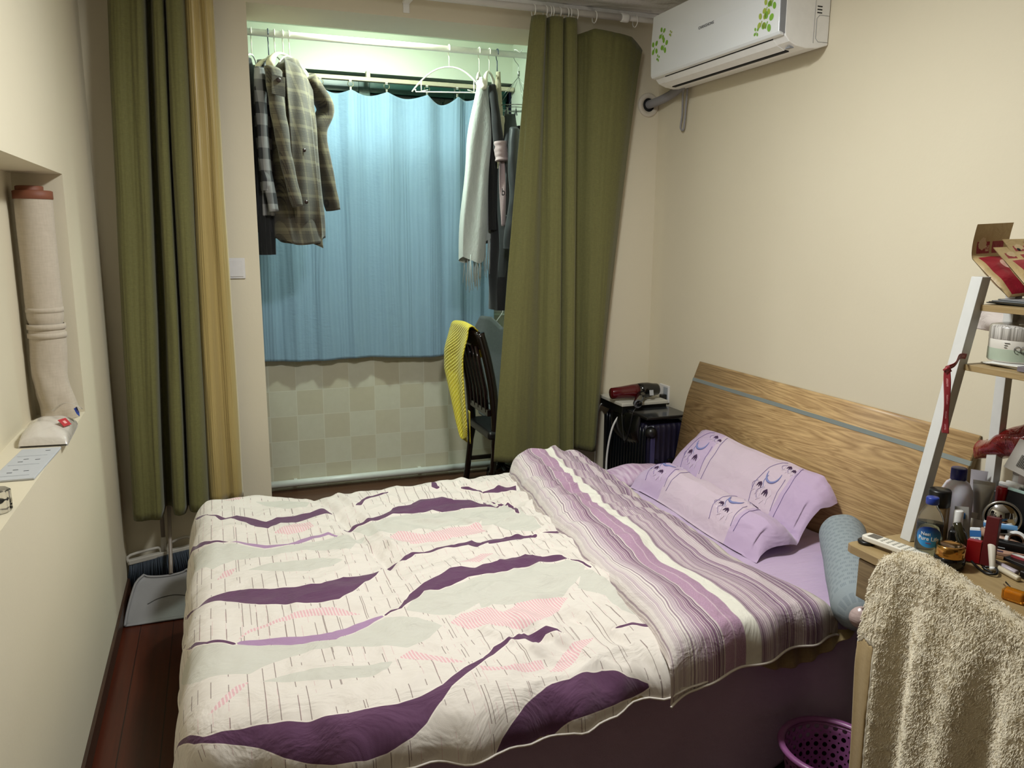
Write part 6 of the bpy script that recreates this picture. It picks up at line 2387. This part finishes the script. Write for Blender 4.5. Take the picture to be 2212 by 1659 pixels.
MB().lathe([(.019, -.010), (.027, -.010), (.027, .010), (.019, .010)], Fq, 32, cap=False).build('tape', M_WHITE, tr_)
MB().lathe([(.0155, -.009), (.019, -.009), (.019, .009), (.0155, .009), (.0155, -.009)], Fq, 32, cap=False).build('core', plain('core_brown', '#7a5a44', 0.6), tr_)
Fp = frame((1.945, 1.490, DT + .001), (.52, -.85, 0), z=(0, 0, 1))
bcse = thing('black_case', 'black rounded cosmetic case with a white curl emblem', 'case', (1.96, 1.45, DT))
bcc = MB().box((0, -.008, .006), (.098, .020, .036), Fp).build('case', M_BLACK, bcse, bevel=0.008, seg=3)
MB().tube([Fp @ Vector(p) for p in spline([(.004, -.0085, .026), (.010, -.0088, .020), (.018, -.0088, .018), (.022, -.0088, .022), (.018, -.0088, .026), (.013, -.0088, .025)], 16)], .0012, 6).build('curl_emblem', M_TW, bcc)
MB().box((.026, -.0090, .0175), (.044, -.0084, .0190), Fp).build('printed_line', M_TW, bcc)
Fp = frame((1.915, 1.448, DT + .001), (.52, -.85, 0), z=(0, 0, 1))
tb_ = thing('eyeshadow_palette', 'tan and brown narrow make-up palette in front of the black case', 'make-up palette', (1.93, 1.42, DT))
MB().box((0, -.006, 0), (.074, .020, .010), Fp).build('base', plain('palette_tan', '#a8835f', 0.4), tb_, bevel=.002)
MB().box((0, -.006, .0105), (.074, .020, .020), Fp).build('lid', plain('palette_nude', '#b9917a', 0.4), tb_, bevel=.002)
MB().box((.002, -.004, .0202), (.024, .006, .0208), Fp).build('label', plain('label_plum', '#3a2a45', 0.5), tb_)
MB().box((.056, -.008, .002), (.078, .008, .022), Fp).build('clasp', M_BLACK, tb_, bevel=.003)
for i, (a, b, r, mt_, lab_, nm) in enumerate((((1.872, 1.420, .008), (1.862, 1.335, .008), .0085, plain('pen_lilac', '#aa9fa8', 0.4), 'pale lilac make-up pen lying on the desk, the longer of the pair', 'makeup_pen'),
                                              ((1.858, 1.412, .007), (1.838, 1.310, .007), .0075, plain('pen_cream', '#c9bea4', 0.4), 'cream make-up pen lying nearest the desk edge beside the lilac pen', 'makeup_pen'))):
    a, b = Vector(a) + Vector((0, 0, DT + .001)), Vector(b) + Vector((0, 0, DT + .001))
    tag(MB().tube([a, a.lerp(b, .02), a.lerp(b, .98), b], [r * .7, r, r, r * .8], 16).build(nm, mt_), lab_, 'pen')
tag(MB().box((1.862, 1.262, DT + .001), (1.912, 1.330, DT + .020)).build('wallet_case', plain('case_darkbrown', '#1a1412', 0.4), bevel=.004), 'dark brown flat case at the right beyond the pens', 'case')
Fp = frame((1.905, 1.385, DT + .030), (.35, -.93, -.1), z=(0, .2, 1))
pb = thing('pink_compact', 'pink and white thin box lying on top at the right edge', 'box', (1.91, 1.35, DT))
MB().box((0, -.012, 0), (.08, .012, .008), Fp).build('box', plain('box_pink', '#a8434c', 0.4), pb, bevel=.001)
MB().box((0, -.012, .0081), (.08, .004, .0092), Fp).build('white_face', M_WHITE, pb)
tag(MB().box((1.880, 1.30, DT + .0205), (1.93, 1.39, DT + .030)).build('makeup_tray', plain('tray_black', '#14110f', 0.4), bevel=.002), 'black make-up tray under the pink and white box', 'tray')
# hair tie / cable loop
tag(MB().tube(spline([(1.835, 1.448, DT + .006), (1.815, 1.410, DT + .004), (1.800, 1.372, DT + .0045), (1.812, 1.352, DT + .008), (1.834, 1.372, DT + .012), (1.830, 1.400, DT + .005), (1.812, 1.388, DT + .010), (1.815, 1.365, DT + .0045)], 50), .0032, 8).build('hair_tie', M_BLACK), 'black elastic hair tie curled on the desk right of the jar', 'hair tie')
# bobby pins and amber bottle
tag(MB().tube([(1.802, 1.318, DT + .002), (1.790, 1.296, DT + .002)], .0013, 6).tube([(1.790, 1.296, DT + .002), (1.802, 1.318, DT + .0045)], .0009, 6).build('hair_pin', M_BLACK), 'dark hair pin lying on the desk behind the amber bottle', 'hair pin')
tag(MB().tube([(1.788, 1.312, DT + .002), (1.764, 1.272, DT + .002)], .0013, 6).build('hair_pin', plain('pin_brown', '#6b4a35', 0.3)), 'brown hair pin nearest the amber bottle', 'hair pin')
ab = thing('perfume_miniature', 'small amber glass perfume bottle lying near the desk edge', 'bottle', (1.735, 1.235, DT))
t = NT('amber_glass', 0.04)
t.b.inputs['Transmission Weight'].default_value = 0.75
t.b.inputs['IOR'].default_value = 1.4
t.col('#f0a830')
Fp = frame((1.722, 1.262, DT + .001), (.28, -.96, 0), z=(0, 0, 1))
MB().box((0, -.014, 0), (.048, .014, .027), Fp).build('bottle', t.m, ab, bevel=.005, seg=3)
MB().box((.005, -.009, .004), (.042, .009, .022), Fp).build('perfume', plain('perfume_yellow', '#d89a12', 0.15), ab, bevel=.003)
MB().cyl(Fp @ Vector((.048, 0, .0135)), Fp @ Vector((.062, 0, .0135)), .008, 16).build('cap', M_GOLDM, ab)

# organiser and compacts at the back
M_ACRY = plain('organiser_grey', '#8e8f92', 0.25)
og = thing('cosmetics_organiser', 'grey white stepped organiser box holding compacts at the wall side of the desk', 'organiser', (2.13, 1.4, DT))
m = MB()
m.box((2.085, 1.15, DT + .001), (2.195, 1.600, DT + .006))
m.box((2.185, 1.15, DT + .001), (2.190, 1.600, DT + .155)).box((2.135, 1.15, DT + .001), (2.139, 1.600, DT + .120)).box((2.085, 1.15, DT + .001), (2.089, 1.600, DT + .07))
m.box((2.085, 1.596, DT + .001), (2.190, 1.600, DT + .120))
m.build('tiers', M_ACRY, og)
M_CPG = plain('compact_greygreen', '#9aa19f', 0.25)
for i, (x, y, z, w, h, mt_, lab_) in enumerate(((2.110, 1.600, DT + .006, .070, .142, M_CPG, 'grey white rounded compact standing first in the organiser from the left'),
                                               (2.124, 1.590, DT + .006, .072, .146, plain('compact_white', '#b9c0bd', 0.3), 'thin whitish compact directly behind the first grey compact'),
                                               (2.110, 1.500, DT + .006, .085, .150, plain('compact_slate', '#77757c', 0.25), 'slate compact with white top edge standing right in the organiser'))):
    c_ = thing('powder_compact', lab_, 'compact', (x, y - w / 2, z), 'compacts in the organiser')
    MB().box((x - .006, y - w, z), (x + .006, y, z + h)).build('case', mt_, c_, bevel=.005, seg=3)
    MB().box((x - .007, y - w + .004, z + h - .006), (x + .004, y - .004, z + h + .001)).build('top_edge', M_WHITE, c_, bevel=.001)
c_ = thing('mirror_compact', 'large dark compact with mint edge open behind the round mirror', 'compact', (2.05, 1.47, DT))
Fp = frame((2.052, 1.545, DT + .020), (.05, -1, 0), z=(-1, 0, .25))
MB().box((0, 0, 0), (.11, .128, .006), Fp).build('case', plain('compact_darkgrey', '#1c1b1c', 0.2), c_, bevel=.004)
MB().box((-.002, .124, -.001), (.112, .133, .007), Fp).build('mint_edge', plain('edge_mint', '#a9c4bd', 0.3), c_, bevel=.002)
MB().tube([(2.05, 1.50, DT + .001), (2.052, 1.50, DT + .03)], .02, 10).build('hinge_base', M_BLACK, c_)
# pill bottle, carton
bottle('pill_bottle', 'white pill bottle with printed band under the red foil bag', 'bottle', 2.162, 1.573, [
    ('body', [(.022, 0), (.023, .003), (.023, .075), (.018, .082)], plain('bottle_white', '#a9a59f', 0.4)),
    ('band', [(.0233, .052), (.0236, .054), (.0236, .070), (.0233, .072)], plain('label_greige', '#8f8a86', 0.5)),
    ('cap', [(.0215, .080), (.0225, .082), (.0225, .098), (.020, .101), (0, .101)], plain('cap_white', '#d6d2ca', 0.4))], z=DT + .118)
tag(MB().box((2.140, 1.44, DT + .121), (2.185, 1.570, DT + .190)).build('cosmetic_carton', plain('carton_pinkgrey', '#a1938d', 0.5), bevel=.002), 'pinkish grey carton beside the pill bottle under the red bag', 'box')
MB().box((2.140, 1.57, DT + .113), (2.185, 1.600, DT + .118)).build('step', M_ACRY, og)
MB().box((2.140, 1.30, DT + .113), (2.185, 1.57, DT + .120)).build('step', M_ACRY, og)

# red foil bag
t = NT('red_foil', 0.12, Metallic=0.35)
t.b.inputs['Coat Weight'].default_value = 0.6
uv = t.sep(t.uv())
t.col(t.mix(t.noise(t.obj(), 12, 2), '#5e0a0e', '#9b1c18'))
t.bump(t.noise(t.map(t.obj(), (18, 18, 12)), 1, 4, .6, 1.5), 0.9, 0.012)
fb_ = thing('foil_snack_bag', 'crumpled glossy dark red foil bag on top of the cosmetics by the rear post', 'snack bag', (2.12, 1.55, .95))


def foil(u, v):
    y = 1.690 - .30 * u
    e = math.sin(PI * v) ** .6
    z0 = 0.935 + .035 * math.sin(u * 3)
    z1 = 1.000 + .080 * smooth01(u * 2.2)
    z = z0 + (z1 - z0) * v
    th = .050 * e * (.25 + .75 * math.sin(PI * min(1, u * 1.3 + .05)) ** .6)
    q = noise.noise(Vector((y * 18, z * 22, 3)))
    return (2.135 - th * (1 + .5 * q) - .010, y + .010 * q, z + .006 * q)


MB().grid(foil, 60, 40).build('front', t.m, fb_)
MB().grid(lambda u, v: (2.150 + .012 * math.sin(PI * v), foil(u, v)[1], foil(u, v)[2]), 60, 40, flip=True).build('back', t.m, fb_)
bl_ = MB().box((-.030, -.045, 0), (.030, .045, .001), frame((2.075, 1.515, .995), (.15, -1, -.25), z=(-1, 0, .35))).build('barcode_label', plain('foil_label', '#b9b4ae', 0.4), fb_)
for k in range(7):
    MB().box((-.012 + .004 * k, -.030, .001), (-.0105 + .004 * k, .005, .0015), frame((2.075, 1.505, .995), (.15, -1, -.25), z=(-1, 0, .35))).build('barcode_line', M_BLACK, fb_)

# ------------------------------------------------------------------ shelves
# lower shelf
cj = thing('cotton_swab_tub', 'round clear lidded tub of cotton swabs with pale green label on the lower shelf', 'tub', (2.045, 1.545, SH1))
Mj = T3((2.045, 1.548, SH1 + .012))
cjt = MB().lathe([(.066, 0), (.069, .003), (.069, .060), (.067, .062)], Mj, 60).build('tub', plain('tub_label_white', '#cfcac0', 0.45), cj)
t = NT('swabs', 0.35)
t.b.inputs['Coat Weight'].default_value = 0.5
uv = t.sep(t.uv())
sw = t.noise(t.map(t.obj(), (230, 230, 8)), 1, 2)
t.col(t.mix(t.math('MULTIPLY_ADD', sw, 3, -1, clamp=True), '#85807a', '#dad6d0'))
MB().lathe([(.0685, .060), (.070, .062), (.070, .092), (.066, .098), (.050, .101), (0, .101)], Mj, 60, cap=False).build('clear_lid', t.m, cj)
MB().lathe([(.0693, .004), (.0696, .006), (.0696, .034), (.0693, .036)], Mj, 60, cap=False).build('green_label', plain('label_mint', '#a9b5a2', 0.5), cjt)
M_INK = plain('ink_grey', '#3c3a38', 0.6)


def on_tub(a, z, r=.0702):
    return Mj @ Vector((r * math.cos(a), r * math.sin(a), z))


for c0, r0 in ((3.82, .012), (4.02, .012), (3.95, -.2), (4.18, .010)):
    if r0 < 0:
        continue
    MB().tube([on_tub(c0 + .14 * math.cos(k * .5) * .8, .036 + .010 * math.sin(k * .5)) for k in range(11)], .0006, 5).build('flower_print', M_INK, cjt)
MB().tube([on_tub(3.70, .040), on_tub(3.85, .032), on_tub(4.05, .030), on_tub(4.25, .020)], .0009, 5).build('stem_print', M_INK, cjt)
for i, (z, w) in enumerate(((.053, .20), (.047, .12), (.041, .10))):
    MB().tube([on_tub(3.36 + .02 * k * w / .2, z) for k in range(10)], .0009, 5).build('text_line', M_INK, cjt)
pf = thing('paper_stack', 'loose white sheets under the cotton swab tub on the lower shelf', 'papers', (2.05, 1.45, SH1))
for k in range(3):
    Fp = T3((2.055, 1.46, SH1 + .001 + .0036 * k)) @ Matrix.Rotation(.12 * k - .1, 4, 'Z')
    MB().box((-.085, -.20, 0), (.085, .135 - .01 * k, .0026), Fp).build('sheet', M_WHITE if k != 1 else M_PAPER, pf)
tag(MB().box((1.945, 1.10, SH1 + .001), (1.967, 1.465, SH1 + .014)).build('grey_folder', plain('folder_mauve', '#716a72', 0.5), bevel=.001), 'grey mauve folder lying at the front of the lower shelf', 'folder')
# white cloth behind, between the shelves
t = NT('pillow_white', 0.8)
t.col('#c6bcb6')
t.bump(t.noise(t.map(t.obj(), (9, 9, 16)), 1, 3, .5, 1.2), .7, .02)


def wc(u, v):
    y = 1.775 - .42 * u
    z = 1.318 + .068 * v
    k = math.sin(PI * v) ** .5
    return (2.182 - .060 * k * smooth01(u * 4) - .02, y, z - .018 * (1 - v) * (u - .3) + .006 * noise.noise(Vector((y * 18, z * 20, 1))))


tag(MB().grid(wc, 50, 24).build('white_bag', t.m, solid=0.003), 'crumpled white cloth bag hanging between the two shelves by the wall', 'bag')
# upper shelf papers + snack bags
pf = thing('magazine_stack', 'grey magazines and papers lying flat on the upper shelf under the snack bags', 'magazines', (2.08, 1.45, SH2))
for k in range(4):
    Fp = T3((2.085, 1.42, SH2 + .001 + .0038 * k)) @ Matrix.Rotation(.06 * (k % 3) - .05, 4, 'Z')
    MB().box((-.085, -.25, 0), (.085, .205 - .012 * k, .003), Fp).build('magazine', plain('mag_grey', '#8c8e90', 0.4) if k % 2 else plain('mag_dark', '#63686c', 0.4), pf, bevel=.001)

t = NT('snack_print', 0.5)
uv = t.sep(t.uv())
U, V = uv[0], uv[1]
kraft = t.mix(t.noise(t.obj(), 40, 2), '#a88f62', '#bda576')
redc = t.mix(t.noise(t.obj(), 30, 3), '#7d1220', '#9c2030')
c_ = t.mix(t.rect(U, V, .12, .88, .03, .72), kraft, redc)
c_ = t.mix(t.rect(U, V, .12, .47, .78, .88), c_, redc)
c_ = t.mix(t.rect(U, V, .54, .86, .78, .88), c_, redc)
# cream cloud like emblem and dish print
du, dv = t.math('SUBTRACT', U, .27), t.math('SUBTRACT', V, .86)
em = t.math('LESS_THAN', t.math('ADD', t.math('POWER', t.math('MULTIPLY', du, 9.0), 2.0), t.math('POWER', t.math('MULTIPLY', dv, 20.0), 2.0)), t.math('MULTIPLY_ADD', t.noise(t.uv(), 30, 1), .9, .5))
c_ = t.mix(em, c_, '#c9b28c')
du, dv = t.math('SUBTRACT', U, .62), t.math('SUBTRACT', V, .52)
em = t.math('LESS_THAN', t.math('ADD', t.math('POWER', t.math('MULTIPLY', du, 5.0), 2.0), t.math('POWER', t.math('MULTIPLY', dv, 9.0), 2.0)), .8)
c_ = t.mix(em, c_, t.mix(t.noise(t.uv(), 14, 2), '#b8685f', '#e0cbb4'))
tl = t.math('MULTIPLY', t.rect(U, V, .36, .46, .80, .85), t.math('GREATER_THAN', t.noise(t.map(t.uv(), (160, 60, 1)), 1, 1), .5))
c_ = t.mix(tl, c_, '#d8c6a4')
t.col(c_)
t.bump(t.noise(t.map(t.obj(), (26, 26, 26)), 1, 3, .6, .6), .5, .006)
M_SNACK = t.m
M_KRAFT = plain('kraft_paper', '#8a7450', 0.6)


def snack(label, O, ex, ey, w, h, th, seed=0, curl=0.0):
    """O bottom-left corner, ex across, ey up the bag"""
    F = frame(O, ex, ey)
    s = thing('snack_bag', label, 'snack bag', O, 'red and kraft snack bags on the upper shelf')

    def f(sgn):
        def g(u, v):
            k = (math.sin(PI * min(1, max(0, u))) ** .5) * (math.sin(PI * min(1, v / .76)) ** .6 if v < .76 else 0)
            q = noise.noise(Vector((u * 5 + seed, v * 6, sgn)))
            z = sgn * (th * k * (1 + .25 * q) + .0008)
            b = curl * max(0, v - .72) ** 1.5
            return F @ Vector((u * w, v * h - .2 * b * h, z + b * .35))
        return g
    MB().grid(f(1), 30, 44).build('front', M_SNACK, s)
    MB().grid(f(-1), 30, 44, flip=True).build('back', M_SNACK, s)
    MB().lathe([(.0055, 0), (.0055, .0006)], F @ T3((w * .5, h * .945, .0012 + curl * .35 * .10)), 18).build('hang_hole', M_KRAFT if seed else M_DK, s)
    return s


snack('kraft and red snack bag leftmost on the upper shelf, its top edge curled over', (2.02, 1.572, 1.436), (1, -.10, .05), (0, .80, .60), .125, .225, .018, 1, 1.6)
snack('kraft and red snack bag leaning in the middle of the trio on the upper shelf', (2.045, 1.485, 1.436), (1, -.06, .02), (0, .70, .72), .14, .215, .018, 4, .0)
snack('kraft and red snack bag in front of the other two on the upper shelf', (1.995, 1.465, 1.434), (1, -.06, .02), (0, .76, .66), .16, .205, .020, 0, .0)

# red ribbon tied to the sloping post
t = NT('ribbon_red', 0.35)
t.b.inputs['Sheen Weight'].default_value = 0.3
uv = t.sep(t.uv())
tx_ = t.math('MULTIPLY', t.inside(uv[0], .38, .62), t.math('MULTIPLY', t.math('LESS_THAN', t.math('FRACT', t.math('MULTIPLY', uv[1], 5.0)), .55), t.math('GREATER_THAN', t.noise(t.map(t.uv(), (8, 150, 1)), 1, 1), .47)))
t.col(t.mix(tx_, '#8c1c26', '#c9868a'))
rb_ = thing('red_ribbon', 'narrow red printed ribbon tied round the sloping white post, one end hanging', 'ribbon', (1.87, 1.6, 1.26))


def ribbon(pts, wdir, w, name):
    q = spline(pts, 40)
    return MB().grid(lambda u, v: tuple(Vector(q[round(v * 39)]) + Vector(wdir) * (w * (u - .5)) + Vector((0, .002 * math.sin(v * 9 + u * 2), 0))), 6, 39).build(name, t.m, rb_, solid=.0006)


ribbon([(1.848, 1.590, 1.245), (1.847, 1.586, 1.21), (1.852, 1.585, 1.15), (1.858, 1.586, 1.10), (1.862, 1.588, 1.065)], (.55, -.83, 0), .016, 'hanging_end')
ribbon([(1.846, 1.595, 1.244), (1.868, 1.588, 1.256), (1.895, 1.596, 1.275), (1.925, 1.602, 1.274)], (.1, 0, 1), .015, 'band_round_post')
MB().tube([(1.840, 1.596, 1.240), (1.850, 1.590, 1.250), (1.856, 1.590, 1.240), (1.846, 1.592, 1.232)], [.004, .008, .008, .004], 8, flat=.7).build('knot', t.m, rb_)
